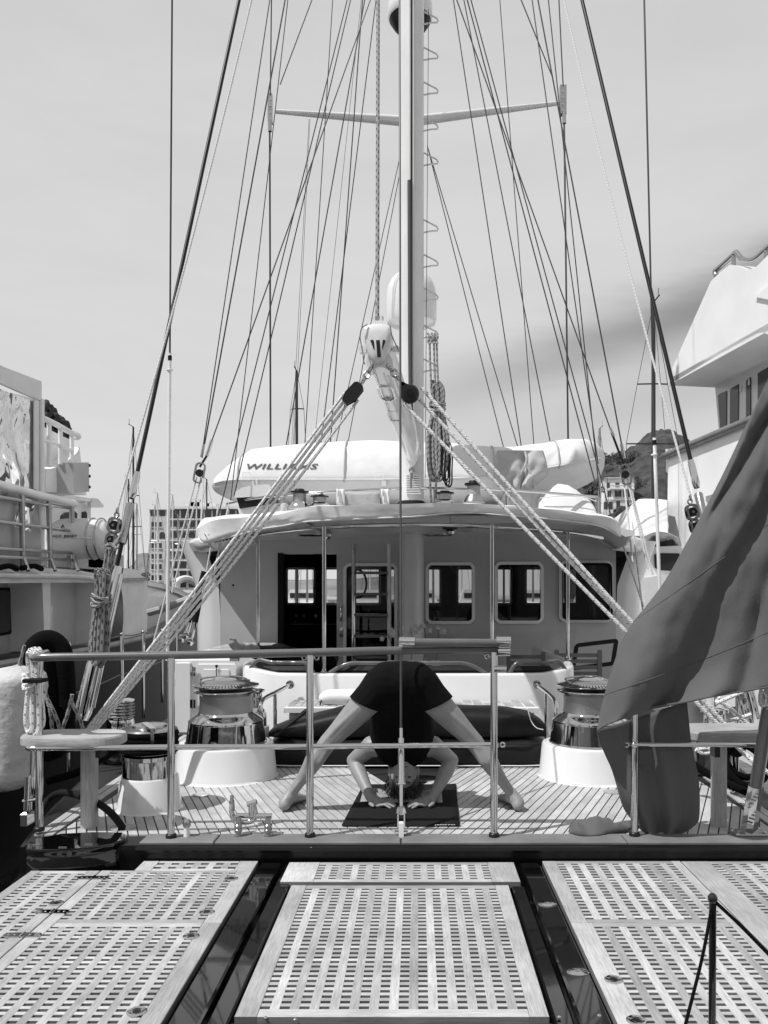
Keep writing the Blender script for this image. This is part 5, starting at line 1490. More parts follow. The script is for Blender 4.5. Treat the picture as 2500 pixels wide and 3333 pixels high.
for px in (1397, 1410, 1420):
    mb = MB(); mb.tube(cr([at(px-5,1085,7.85), at(px+5,1098,7.83), at(px-4,1110,7.84), at(px+4,1118,7.83), at(px-3,1100,7.86)], 4), .011, 6); mb.build('knot', 'rope_flecked', hk)
hank('wire_coil', 'coil of thin black cord hanging below the flecked rope hank', 1455, 1440, 1588, 7.8, 26, 7, 'wire_black', .006, seed=5, heavy=.3)
hank('rope_hank', 'dark flecked rope hank hung on the left hydraulic ram', 335, 1850, 2170, 4.78, 40, 8, 'rope_dark', .0115, tie=1955, slant=-.05, seed=8)

# ================================================================== PERSON ON THE YOGA MAT
def blob(chains, name, mat, parent, voxel=.008, smooth=8, extra=None):
    """one continuous surface from tapered, rounded limbs"""
    mb = MB()
    for ch in chains:
        pts = [(Vector(p), (r_ if isinstance(r_, (tuple, list)) else (r_, r_))) for p, r_ in ch]
        for i in range(len(pts)-1):
            (a, ra), (b, rb) = pts[i], pts[i+1]
            d = (b-a); L_ = d.length
            if L_ < 1e-5: continue
            d.normalize()
            n_ = max(2, int(L_/.012))
            side = Vector((1,0,0)) - d*d.x
            side = side.normalized() if side.length > .25 else (Vector((0,1,0))-d*d.y).normalized()
            oth = d.cross(side)
            # rounded tapered segment as stacked rings with hemispherical ends
            rows = []
            def ringp(c, sx, sy): return [c+side*(math.cos(t)*sx)+oth*(math.sin(t)*sy) for t in [2*PI*k/16 for k in range(16)]]
            for k in range(1, 5):
                f = math.sin(k/5*PI/2); g = math.cos(k/5*PI/2)
                rows.append(ringp(a-d*(g*min(ra)), ra[0]*f, ra[1]*f))
            for k in range(n_+1):
                t = k/n_; rows.append(ringp(a.lerp(b, t), ra[0]+(rb[0]-ra[0])*t, ra[1]+(rb[1]-ra[1])*t))
            for k in range(4, 0, -1):
                f = math.sin(k/5*PI/2); g = math.cos(k/5*PI/2)
                rows.append(ringp(b+d*(g*min(rb)), rb[0]*f, rb[1]*f))
            base = len(mb.v)
            mb.grid(rows, closed_u=True)
            mb.f.append([base+k for k in range(15,-1,-1)]); mb.f.append([len(mb.v)-16+k for k in range(16)])
    if extra:
        for c, r_, rot in extra: mb.ell(c, r_, 14, 10, rot)
    mb.uv = {}
    o = mb.build(name, mat, parent, 0)
    r1 = o.modifiers.new('weld', 'REMESH'); r1.mode = 'VOXEL'; r1.voxel_size = voxel; r1.use_smooth_shade = True
    s1_ = o.modifiers.new('soften', 'SMOOTH'); s1_.factor = .5; s1_.iterations = smooth
    dg = bpy.context.evaluated_depsgraph_get()
    me = bpy.data.meshes.new_from_object(o.evaluated_get(dg))
    o.modifiers.clear(); old = o.data; o.data = me
    if not me.materials: me.materials.append(M[mat])
    me.polygons.foreach_set('use_smooth', [True]*len(me.polygons))
    bpy.data.meshes.remove(old)
    return o

PX0 = -.085                                            # where the figure stands across the deck
yg = thing('person', 'barefoot person in black shorts and top, in wide-legged forward bend on yoga mat', 'person', (PX0, 4.1, 0))
def S(s, x, y, z): return Vector((PX0+s*x, y, z))
chains, toes = [], []
for s in (-1, 1):
    dxh = .592 if s < 0 else .598
    hip = S(s, .100, 4.03, .635); knee = S(s, .372, 4.05, .350); ank = S(s, .560, 4.085, .085); heel = S(s, .592, 4.052, .030)
    kn2 = S(s, .37, 4.045, .31)
    chains.append([(hip, (.082,.094)), (hip.lerp(knee,.30), (.072,.084)), (hip.lerp(knee,.55), (.064,.072)), (hip.lerp(knee,.85), (.050,.055)), (knee, (.046,.051))])
    chains.append([(knee, (.046,.050)), (knee.lerp(ank,.14)+Vector((0,-.006,0)), (.044,.047)), (knee.lerp(ank,.32)+Vector((s*.006,-.016,.0)), (.049,.054)), (knee.lerp(ank,.50)+Vector((0,-.010,0)), (.042,.045)), (knee.lerp(ank,.76), (.029,.032)), (ank, (.0255,.029))])
    # hamstrings, calf heads and heel tendon
    for o_ in (-.024, .026):
        chains.append([(hip.lerp(knee,.30)+Vector((s*o_*.5,-.066,0)), .018), (hip.lerp(knee,.70)+Vector((s*o_,-.048,0)), .015), (knee+Vector((s*o_*1.1,-.034,-.01)), .011)])
        chains.append([(knee.lerp(ank,.10)+Vector((s*o_*.7,-.034,0)), .016), (knee.lerp(ank,.34)+Vector((s*o_,-.046,0)), .022), (knee.lerp(ank,.58)+Vector((s*o_*.4,-.030,0)), .010)])
    chains.append([(knee.lerp(ank,.60)+Vector((0,-.030,0)), .013), (ank+Vector((s*.004,-.022,.0)), .0105), (heel+Vector((0,-.010,.02)), .015)])
    chains.append([(ank+Vector((s*.026,.0,.0)), .011), (ank+Vector((s*.027,.004,-.004)), .010)])
    # heel, sole and toes pointing away, turned in a little
    chains.append([(ank, .031), (heel+Vector((0,.012,.012)), .034), (heel+Vector((0,0,.004)), .031)])
    ball = S(s, .545, 4.235, .024)
    chains.append([(ank+Vector((0,.01,-.02)), .032), (S(s,.572,4.14,.045), (.036,.030)), (ball, (.043,.020))])
    chains.append([(heel, .027), (S(s,.592,4.13,.022), (.030,.019)), (ball+Vector((s*.01,0,0)), (.040,.019))])
    for k, (dx, ln, r_) in enumerate(((-.030,.052,.013),(-.010,.050,.0095),(.006,.045,.009),(.021,.038,.0085),(.034,.030,.008))):
        b = ball+Vector((s*dx, .012-abs(k)*.004, -.004)); e = b+Vector((-s*.012, ln, -.006))
        chains.append([(b, r_), (b.lerp(e,.6)+Vector((0,0,.004)), r_), (e, r_*.95)])
# pelvis, torso hanging down, shoulders, neck
pel = Vector((PX0, 4.02, .655))
chains.append([(S(-1,.075,4.01,.648), (.085,.10)), (S(1,.075,4.01,.648), (.085,.10))])
waist = Vector((PX0, 4.15, .50)); chest = Vector((PX0, 4.24, .355)); sho = Vector((PX0, 4.29, .275)); neck = Vector((PX0+.004, 4.275, .225))
chains.append([(pel, (.140,.100)), (waist, (.135,.095)), (chest, (.152,.108)), (sho, (.135,.085))])
chains.append([(sho, (.075,.06)), (neck, (.055,.056)), (Vector((PX0+.008, 4.285, .165)), (.056,.062))])
# arms: elbows out and back, palms flat
hands = []
for s in (-1, 1):
    sh = S(s, .165, 4.295, .285); el = S(s, .268, 4.375, .192); wr = S(s, .165, 4.185, .040)
    chains.append([(S(s,.10,4.29,.285), .062), (sh, .056)])
    chains.append([(sh, .054), (sh.lerp(el,.55), .046), (el, .039)])
    chains.append([(el, .038), (el.lerp(wr,.3), .042), (el.lerp(wr,.75), .031), (wr, .0265)])
    pc = S(s, .128, 4.150, .022)
    chains.append([(wr, (.027,.022)), (wr.lerp(pc,.5)+Vector((0,0,-.002)), (.034,.018)), (pc, (.040,.014)), (S(s,.100,4.135,.018), (.042,.012))])
    # fingers point in towards the middle and to the camera
    fd = Vector((-s*.93, -.36, 0)).normalized(); sd2 = Vector((fd.y, -fd.x, 0))*s
    kb = S(s, .098, 4.135, .017)
    for k, (o_, ln, r_) in enumerate(((-.033,.060,.0085),(-.011,.070,.009),(.011,.066,.0088),(.032,.052,.0078))):
        b = kb+sd2*o_; d = (fd+sd2*(o_*3.2)).normalized()
        m1 = b+d*ln*.45+Vector((0,0,.006)); e = b+d*ln+Vector((0,0,-.007))
        chains.append([(b, r_*1.1), (m1, r_), (e, r_*.88)])
    tb_ = S(s,.150,4.165,.024)-sd2*-.0+sd2*(-.022 if True else 0)
    t1 = tb_+(fd*.25-sd2*.9).normalized()*.035; t2 = t1+(fd*.75-sd2*.5).normalized()*.03
    chains.append([(tb_, .014), (t1, .0115), (t2+Vector((0,0,-.006)), .0095)])
# head upside down, crown on the towel, face to the camera (tilted back)
hc_ = Vector((PX0+.008, 4.285, .122))
extra = [(hc_, (.074,.094,.098), None), (hc_+Vector((0,-.028,.05)), (.056,.062,.062), None), (hc_+Vector((0,-.055,.088)), (.033,.034,.026), None),
         (hc_+Vector((0,-.100,.034)), (.013,.020,.020), None), (hc_+Vector((0,-.108,.046)), (.017,.012,.010), None),
         (hc_+Vector((0,-.084,-.004)), (.055,.018,.013), None),
         (hc_+Vector((0,-.083,.068)), (.024,.014,.007), None), (hc_+Vector((0,-.085,.079)), (.021,.013,.007), None),
         (hc_+Vector((-.076,.008,.025)), (.010,.022,.032), None), (hc_+Vector((.076,.008,.025)), (.010,.022,.032), None)]
body = blob(chains, 'body', 'skin', yg, .0056, 4, extra)
for s in (-1, 1):
    mb = MB(); mb.ell(hc_+Vector((s*.030,-.080,.018)), (.012,.007,.005), 12, 8); mb.build('eye', 'print_dark', yg)
    mb = MB(); mb.tube(cr([hc_+Vector((s*.050,-.078,.0)), hc_+Vector((s*.032,-.094,-.006)), hc_+Vector((s*.014,-.097,-.001))], 4), .004, 6); mb.build('eyebrow', 'hair', yg)
mb = MB(); mb.tube(cr([hc_+Vector((-.022,-.090,.0745)), hc_+Vector((0,-.0965,.0735)), hc_+Vector((.022,-.090,.0745))], 4), .0022, 6); mb.build('mouth', 'print_dark', yg)
# hair hangs towards the mat
rnd = random.Random(4)
mb = MB(); mb.ell(hc_+Vector((0,.012,-.022)), (.083,.098,.088), 24, 14)
for k in range(420):
    th = rnd.uniform(0, 2*PI); ph = rnd.uniform(-1.1, .75)
    if math.sin(th) < -.2 and ph > -.15: continue
    n_ = Vector((math.cos(th)*math.cos(ph), math.sin(th)*math.cos(ph), math.sin(ph)))
    b = hc_+Vector((0,.012,-.022))+Vector((n_.x*.082, n_.y*.097, n_.z*.087))
    e = b+n_*rnd.uniform(.008,.022)+Vector((rnd.uniform(-.02,.02), rnd.uniform(-.02,.02), -rnd.uniform(.02,.06)))
    e.z = max(e.z, .012)
    mb.tube([b-n_*.004, (b+e)/2+n_*.008, e], [.004,.003,.001], 4, cap=False)
mb.build('hair', 'hair', yg, 60)
# clothing, slightly larger than the body beneath
sc_ = []
for s in (-1, 1):
    hip = S(s, .100, 4.03, .635); knee = S(s, .372, 4.05, .350)
    sc_.append([(hip+Vector((0,0,.01)), (.091,.104)), (hip.lerp(knee,.16), (.084,.099)), (hip.lerp(knee,.36), (.079,.095))])
sc_.append([(S(-1,.075,4.01,.652), (.094,.110)), (S(1,.075,4.01,.652), (.094,.110))])
sc_.append([(pel, (.150,.110)), (pel.lerp(waist,.5), (.146,.108))])
sh_o = blob(sc_, 'shorts', 'black_cotton', yg, .0075, 4)
top_ = [[(pel.lerp(waist,.45), (.155,.110)), (waist, (.158,.110)), (chest, (.174,.124)), (sho+Vector((0,0,-.008)), (.150,.100))],
        [(S(-1,.10,4.285,.30), .072), (S(1,.10,4.285,.30), .072)], [(sho, (.10,.085)), (sho.lerp(neck,.45), (.085,.078))]]
blob(top_, 'tank_top', 'black_cotton', yg, .0075, 4)
# trim the shorts' rounded ends flat at the hem
for o, cut in ((sh_o, [(S(s,.100,4.03,.635).lerp(S(s,.372,4.05,.350), .30), Vector((s*.45, 0, -1)).normalized()) for s in (-1, 1)]),):
    bmm = bmesh.new(); bmm.from_mesh(o.data)
    wl_ = WLOC[o.name]
    for c, n_ in cut:
        geom = bmm.verts[:]+bmm.edges[:]+bmm.faces[:]
        bmesh.ops.bisect_plane(bmm, geom=geom, plane_co=c-wl_, plane_no=n_, clear_outer=True)
    bmm.to_mesh(o.data); bmm.free()
    o.data.polygons.foreach_set('use_smooth', [True]*len(o.data.polygons))
    md = o.modifiers.new('cloth', 'SOLIDIFY'); md.thickness = .004; md.offset = 1

# ---- yoga mat, towel
ym = thing('yoga_mat', 'black rubber yoga mat under the bent figure', 'yoga mat', (-.07, 4.2, 0))
c4 = [on_z(1112, 2689, .004), on_z(1497, 2689, .004), on_z(1484, 2553, .004), on_z(1184, 2554, .004)]
rows = []
for j in range(13):
    v = j/12
    rows.append([c4[0].lerp(c4[1], u).lerp(c4[3].lerp(c4[2], u), v)+Vector((0,0,.0015*noise.noise(Vector((u*4, v*5, 0)))+(.004*max(0, (.06-min(u,1-u))/.06)**2))) for u in [k/12 for k in range(13)]])
mb = MB(); mb.grid(rows); mb.build('sheet', 'mat_rubber', ym, 60, solid=.004)
lettering('JADEYOGA', on_z(1462, 2687, .0075)+Vector((0,.004,0)), (1,0,0), (0,1,0), .018, ym, 'print_white', lift=.001, sx=1.5)
tw = MB(); rows = []
a, b = on_z(1170, 2615, .012), on_z(1440, 2600, .012)
for j in range(9):
    v = j/8
    rows.append([Vector((a.x+(b.x-a.x)*u, 4.20+.20*v+.012*math.sin(u*11), .010+.030*math.sin(min(1, min(u,1-u)*9)*PI/2)*math.sin(min(1, min(v,1-v)*5)*PI/2)*(1+.5*noise.noise(Vector((u*7, v*6, 1)))) - .02*math.exp(-((u-.5)/.25)**2)*1)) for u in [k/24 for k in range(25)]])
for r_ in rows:
    for p in r_: p.z = max(p.z, .009)
tw.grid(rows); tag(tw.build('folded_towel', 'towel', None, 60), 'grey folded towel under the head on the yoga mat', 'towel')

# ---- second person resting, only feet and shins show over the coaming
p2 = thing('person', 'person lying in the cockpit with bare feet up on the coaming', 'person', tuple(at(800, 2140, 6.3)))
def Q(px, py, Y): return at(px, py, Y)
fch = []
fch.append([(Q(812,2118,6.28), .040), (Q(786,2106,6.20), .034), (Q(764,2103,6.14), .034), (Q(757,2092,6.12), (.036,.028)), (Q(754,2084,6.12), (.034,.018))])
fch.append([(Q(838,2120,6.36), .040), (Q(824,2110,6.28), .034), (Q(812,2106,6.24), (.034,.03)), (Q(808,2100,6.22), (.032,.02))])
for k in range(5):
    fch.append([(Q(750+k*4.2,2085-(1.5-abs(k-1.5))*1.5,6.11), .009), (Q(749+k*4.0,2079-(2-k*.6),6.10), .008)])
blob(fch, 'feet', 'skin', p2, .006, 4)
tch = [[(Q(805,2116,6.26), .052), (Q(850,2126,6.42), .062), (Q(905,2128,6.55), .075)], [(Q(838,2121,6.36), .052), (Q(880,2128,6.55), .065), (Q(915,2131,6.7), .08)],
       [(Q(905,2128,6.6), .09), (Q(950,2150,6.9), .12), (Q(985,2165,7.1), .13)]]
blob(tch, 'trousers', 'trousers', p2, .012, 4)
blob([[(Q(985,2165,7.1), (.15,.11)), (Q(1040,2160,7.35), (.17,.12))], [(Q(1040,2160,7.35), .06), (Q(1062,2150,7.45), .05)]], 'torso', 'black_cotton', p2, .012, 4)
mb = MB(); mb.ell(Q(1075,2140,7.5), (.08,.1,.1), 16, 10); mb.build('head', 'hair', p2)

# ================================================================== FLAG AND STAFF
fs_ = thing('flagstaff', 'varnished flagstaff leaning outboard in a chrome deck socket', 'flagstaff', tuple(on_z(2438, 2715, .006)))
b = on_z(2436, 2713, .007); sdir = (at(2475,2300,3.52)-at(2434,2560,3.60)).normalized()
mb = MB(); mb.tube([b+sdir*.16, b+sdir*2.6], [.029,.026], 16); mb.build('staff', 'varnish', fs_)
mb = MB(); mb.tube([b+sdir*.0, b+sdir*.235], [.038,.035], 8); mb.build('socket', 'chrome', fs_, 20)
mb = MB(); mb.cbox(b+Vector((-.075,-.045,-.001)), b+Vector((.075,.05,.008)), .003); mb.build('base_plate', 'steel', fs_)
for dx, dy in ((-.06,-.03),(.06,-.03),(-.06,.035),(.06,.035)):
    mb = MB(); mb.lathe([(.010,0),(.010,.006),(.005,.009)], b+Vector((dx,dy,.008)), 8); mb.build('bolt', 'chrome', fs_)
hp = hank('cord_coil', 'white cord coiled round the flagstaff', 2490, 2235, 2310, 3.47, 30, 6, 'rope_plain', .0045, seed=9, heavy=.3)

fg = thing('flag', 'large dark cloth flag hanging from the staff over the railing', 'flag', tuple(at(2200, 2730, 3.6)))
# upper drape: left fold line to the staff beyond the frame
LE = [(2545,1150),(2492,1255),(2450,1340),(2400,1445),(2345,1560),(2290,1665),(2225,1785),(2165,1890),(2110,1965),(2065,2020),(2030,2075),(2008,2130),(1985,2200),(1965,2270),(1950,2330),(1944,2378)]
HEM = [(1944,2378),(1965,2362),(1995,2348),(2022,2334),(2090,2310),(2160,2296),(2224,2285),(2300,2270),(2380,2256),(2500,2236),(2640,2215)]
LEs = cr([(a,b,0) for a,b in LE], 4); Hs = cr([(a,b,0) for a,b in HEM], 4)
nv = len(LEs)
rows = []
import bisect
NU = 46
for i, l in enumerate(LEs):
    v = i/(nv-1)
    row = []
    # right end of this row: fan of the cloth gathered at the staff
    rx = 2680; ry = 760+ (2215-760)*v**1.15
    for k in range(NU+1):
        u = k/NU
        px = l.x+(rx-l.x)*u
        sag = 46*math.sin(u*PI)*v*(1-.3*u)
        py = l.y+(ry-l.y)*u + sag*.5 - 40*u*(1-u)*(1-v)
        if i == nv-1:
            t = u; idx = min(len(Hs)-1, int(t*(len(Hs)-1))); f = t*(len(Hs)-1)-idx
            hpt = Hs[idx].lerp(Hs[min(idx+1, len(Hs)-1)], f); px, py = hpt.x, hpt.y
        elif v > .8:
            t = u; idx = min(len(Hs)-1, int(t*(len(Hs)-1))); f = t*(len(Hs)-1)-idx
            hpt = Hs[idx].lerp(Hs[min(idx+1, len(Hs)-1)], f)
            w = ((v-.8)/.2)**2; px = px*(1-w)+hpt.x*w; py = py*(1-w)+hpt.y*w
        # folds fan out from the staff, running down to the left
        ang = math.atan2(py-700, 2900-px)
        wob = .25*noise.noise(Vector((px*.003, py*.003, 4)))
        s1q = math.sin(ang*27+.5+wob*3); s2q = math.sin(ang*15+2.1+wob*2)
        d = .060*(1-abs(s1q))**1.6*min(1, u*5)*(1-.55*v) - .040*(1-abs(s2q))**2*(1-.5*v) + .026*noise.noise(Vector((px*.004, py*.004, 0))) + .020*noise.noise(Vector((px*.011, py*.008, 2))) + .007*noise.noise(Vector((px*.035, py*.02, 6)))
        d += .045*math.sin((u*2.6+v*1.6)*PI)*v*v
        d += .022*max(0, (v-.72)/.28)*math.sin(u*17+1.0+2*wob)*min(1, u*6)
        row.append(at(px, py, 3.44+d-.04*u+.10*(1-min(1, u*6))**2))
    rows.append(row)
mb = MB(); mb.grid(rows); 
# lower tail: folded back behind the railing, hanging to the deck
LT = [(1944,2378),(1952,2415),(1972,2462),(1990,2502),(2005,2550),(2020,2605),(2036,2642),(2060,2672),(2085,2700),(2118,2728)]
RT = [(2236,2282),(2244,2360),(2252,2430),(2264,2480),(2274,2535),(2278,2600),(2276,2660),(2268,2680),(2240,2703),(2200,2722)]
L1, R1 = cr([(a,b,0) for a,b in LT], 4), cr([(a,b,0) for a,b in RT], 4)
rows2 = []
for i in range(len(L1)):
    v = i/(len(L1)-1); row = []
    for k in range(31):
        u = k/30
        p = L1[i].lerp(R1[i], u)
        d = .030*math.sin(u*PI*5+.6+v*.7)*(.35+.65*v)*math.sin(u*PI)**.5 + .02*noise.noise(Vector((u*3, v*3, 7)))
        row.append(at(p.x, p.y+10*math.sin(u*PI)*v*(1 if v > .8 else 0), 3.555+.10*min(1, v*2.2+u*2)+d*(1 if v > .1 else v*10)))
    rows2.append(row)
mb.grid(rows2)
mb.build('cloth', 'flag_cloth', fg, 70, solid=.0015)
mb = MB(); mb.tube([p+Vector((0,-.003,0)) for p in rows[-1]], .0045, 6); mb.build('hem', 'flag_cloth', fg)
for vi in (.60, .855):
    mb = MB(); mb.tube([p+Vector((0,-.001,0)) for p in rows[int(vi*(nv-1))]], .0022, 5); mb.build('seam', 'flag_cloth', fg)
mb = MB(); rows3 = []
ol = cr([(1852,2705,0),(1866,2688,0),(1900,2672,0),(1925,2664,0),(1960,2658,0),(2000,2655,0),(2045,2660,0)], 4)
lo = cr([(1850,2712,0),(1880,2722,0),(1915,2724,0),(1950,2722,0),(1985,2716,0),(2020,2712,0),(2050,2708,0)], 4)
for j in range(12):
    v = j/11
    rows3.append([on_z(q.x, q.y, .004).lerp(Vector((at(p.x,p.y,3.86).x, 3.80, .004)), v)+Vector((0, 0, (.075*math.sin(v*PI)**.6)*math.sin(min(1, (i+.5)/len(ol)*4)*PI/2)*(.62+.30*math.sin(i*.36+v*5.5+2.2*noise.noise(Vector((i*.12, v*2, 2))))+.22*noise.noise(Vector((i*.3, v*4, 1)))-.25*i/len(ol))+.003)) for i, (p, q) in enumerate(zip(ol, lo))])
for r_ in rows3:
    for p in r_: p.z = max(p.z, .009)
mb.grid(rows3); mb.build('trailing_end', 'flag_cloth', fg, 70, solid=.002)
mb = MB(); p, q = at(2080, 2490, 3.60), at(2122, 2440, 3.60)
mb.box((p.x, 3.598, p.z), (q.x, 3.600, q.z)); mb.build('patch', 'shutter', fg, 0)

# ---- black stanchion with cords in the right foreground
bp = thing('black_stanchion', 'thin black stanchion with cords in the right foreground', 'stanchion', (.738, 2.0, -.07))
b = Vector((.738, 2.0, -.07)); t = at(2320, 2935, 2.0)
mb = MB(); mb.tube([Vector((t.x-.002, 2.0, -.075)), t], .0092, 14); mb.build('post', 'lacquer_black', bp)
mb = MB(); mb.ell(t+Vector((0,0,.008)), (.0125,.0125,.014), 14, 10); mb.build('ball_top', 'lacquer_black', bp)
mb = MB(); mb.tube(cr([t+Vector((-.006,-.006,-.02)), at(2285,3120,1.93), at(2235,3320,1.85), at(2190,3500,1.78)], 5), .0042, 8); mb.build('cord', 'black_knit', bp)
mb = MB(); mb.tube(cr([t+Vector((.006,-.004,.0)), at(2410,3012,1.99), at(2500,3104,1.98), at(2700,3305,1.95)], 5), .0045, 8); mb.build('cord', 'black_knit', bp)
mb = MB(); mb.lathe([(.026,0),(.026,.004),(.012,.012)], (t.x-.002, 2.0, -.0695), 16); mb.build('foot', 'chrome', bp)

# ================================================================== FENDERS AND LEFT QUARTER GEAR
fw = thing('fender', 'long white fabric-covered fender hanging at the left edge', 'fender', tuple(at(40, 2560, 4.2)))
rows = []
c0_, c1_ = at(62, 2165, 4.1), at(18, 2575, 4.1)
for i in range(25):
    t = i/24; c = c0_.lerp(c1_, t); r_ = .142*min(1, math.sqrt(max(0, 1-(1-min(1, min(t, 1-t)*7))**2))+.03)
    rows.append([c+Vector((math.cos(a)*r_*(1+.16*noise.noise(Vector((math.cos(a)*1.5, t*22, math.sin(a)*1.5)))), math.sin(a)*r_, .016*noise.noise(Vector((math.cos(a)*2, t*14, math.sin(a)*2))))) for a in [2*PI*k/28 for k in range(28)]])
mb = MB(); mb.grid(rows, closed_u=True); mb.build('cover', 'nylon_white', fw, 70)
mb = MB(); mb.tube([c0_, at(80,2100,4.1)], .008, 6); mb.build('lanyard', 'rope_dark', fw)
fk = thing('fender', 'fat black knitted fender cover behind the left rail end', 'fender', tuple(at(150, 2460, 4.3)))
rows = []
c0_, c1_ = at(140, 2088, 4.35), at(158, 2480, 4.35)
for i in range(25):
    t = i/24; c = c0_.lerp(c1_, t); r_ = .105*min(1, math.sqrt(max(0, 1-(1-min(1, min(t, 1-t)*6))**2))+.03)
    rows.append([c+Vector((math.cos(a)*r_, math.sin(a)*r_, .004*math.sin(a*16))) for a in [2*PI*k/32 for k in range(32)]])
mb = MB(); mb.grid(rows, closed_u=True); mb.build('cover', 'black_knit', fk, 70)
mb = MB()
mb.tube(cr([at(100,2150,4.3), at(120,2100,4.3), at(160,2083,4.32), at(195,2110,4.34), at(208,2170,4.34), at(212,2300,4.34), at(205,2450,4.3)], 5), .055, 14); mb.build('roll', 'black_knit', fk)
hkl = hank('rope_hank', 'pale rope hank looped over the left end of the stern rail', 110, 2110, 2400, 3.72, 34, 8, 'rope_white', .011, tie=2215, seed=12, heavy=.5)
mb = MB(); mb.box(at(72,2224,3.60), at(156,2206,3.68)); mb.build('strap', 'black_rubber', hkl, 0)
for a, b in (((140,2250),(200,2385)), ((150,2262),(170,2380)), ((230,2280),(275,2390)), ((235,2260),(195,2390))):
    mb = MB(); mb.tube(cr([at(a[0],a[1],3.9), at((a[0]+b[0])/2+5,(a[1]+b[1])/2,3.9), at(b[0],b[1],3.95)], 4), .010, 8); mb.build('tail', 'rope_flecked', hkl)
st = thing('deck_light', 'chrome bracket lamp on the stern corner below the seat', 'lamp', tuple(at(88, 2690, 3.75)))
mb = MB(); mb.cbox(at(66,2690,3.72), at(112,2632,3.79), .01); mb.tube([at(90,2635,3.75), at(95,2530,3.75)], .02, 10); mb.tube([at(75,2608,3.74), at(118,2602,3.74)], .009, 8); mb.build('body', 'chrome', st, kind='stuff')
mb = MB(); mb.tube([at(103,2590,3.78), at(107,2440,3.78)], .0145, 10); mb.build('stem', 'chrome', st)
# lifeline stanchions along the side decks
ll = thing('lifeline', 'stanchions and wire lifelines along the left side deck', 'lifeline', (-2.2, 6, 0))
prev = None
for px, yt, Y in ((222,2098,5.0), (397,2064,6.4), (467,2056,7.2), (528,2050,8.2), (574,2046,9.4)):
    t = at(px, yt, Y); mb = MB(); mb.tube([(t.x, Y, -.01), t], .014, 10); mb.ell(t, (.02,.02,.014), 10, 6); mb.build('stanchion', 'chrome', ll)
    if prev:
        for dz in (-.01, -.32):
            mb = MB(); mb.tube([prev+Vector((0,0,dz)), (prev+t)/2+Vector((0,0,dz-.012)), t+Vector((0,0,dz))], .005, 6); mb.build('wire', 'wire', ll)
    prev = t
ll = thing('lifeline', 'stanchions and wire lifelines along the right side deck, behind the flag', 'lifeline', (2.2, 6, 0))
prev = None
for px, Y in ((2560,5.0),(2400,6.0),(2330,7.0),(2270,8.2)):
    t = Vector((at(px,0,Y).x, Y, .72)); mb = MB(); mb.tube([(t.x, Y, -.01), t], .014, 10); mb.build('stanchion', 'chrome', ll)
    if prev:
        mb = MB(); mb.tube([prev, t], .005, 6); mb.build('wire', 'wire', ll)
    prev = t
# right quarter: small winch, coiled black warp, loose pale ropes
rw = thing('winch', 'small chrome winch on the right quarter seen under the flag', 'winch', tuple(at(2325, 2345, 4.9)))
c = Vector((at(2325,2320,4.9).x, 4.9, 0))
mb = MB(); mb.lathe([(.12,0),(.115,.2),(.10,.21)], c, 28); mb.build('plinth', 'lacquer_black', rw)
mb = MB(); mb.lathe([(.09,.211),(.085,.27),(.07,.29),(.065,.37),(.085,.38),(.085,.40),(.05,.41),(0,.41)], c, 28); mb.build('drum', 'chrome', rw)
for k, pts in enumerate(([(2330,2290),(2400,2260),(2450,2240)], [(2330,2280),(2370,2300),(2440,2360)], [(2345,2350),(2400,2340),(2445,2325)], [(2340,2270),(2380,2310),(2430,2370)], [(2265,2440),(2290,2452),(2318,2446),(2300,2436),(2266,2440)])):
    mb = MB(); mb.tube(cr([at(a,b,4.6+.04*k) for a,b in pts], 6), .011, 8); mb.build('rope_tail', 'rope_white', rw)
bc = thing('rope_coil', 'coil of black knitted rope on the deck beside the flagstaff', 'rope', tuple(on_z(2425, 2560, 0)))
for k in range(6):
    c = at(2425+k*3, 2490-k*6, 4.35); r_ = .10+.018*(k % 3)
    mb = MB(); mb.tube([c+Vector((math.cos(t)*r_, math.sin(t)*.06+.02*k, math.sin(t)*r_*.95)) for t in [2*PI*i/24 for i in range(24)]], .017, 8, closed=True); mb.build('turn', 'black_knit', bc)
mb = MB(); mb.tube(cr([at(2230,2470,4.3), at(2290,2510,4.25), at(2345,2540,4.2), at(2400,2565,4.15), at(2480,2600,4.1)], 5), .021, 10); mb.build('tail', 'black_knit', bc)
mb = MB(); mb.tube(cr([at(2350,2380,4.4), at(2420,2450,4.35), at(2480,2500,4.3), at(2560,2560,4.3)], 5), .013, 8); mb.build('pale_tail', 'rope_white', bc)
fl2 = thing('runner_tackle', 'dark speckled ropes of runner tackle behind the cord coil at right', 'rope', tuple(at(2440, 2380, 4.9)))
for a, b in (((2290,1760),(2405,2250)), ((2300,1760),(2450,2360)), ((2310,1760),(2470,2340)), ((2320,1760),(2440,2370))):
    mb = MB(); mb.tube([at(a[0],a[1],5.0), at(b[0],b[1],4.8)], .012, 8); mb.build('fall', 'rope_dark', fl2)

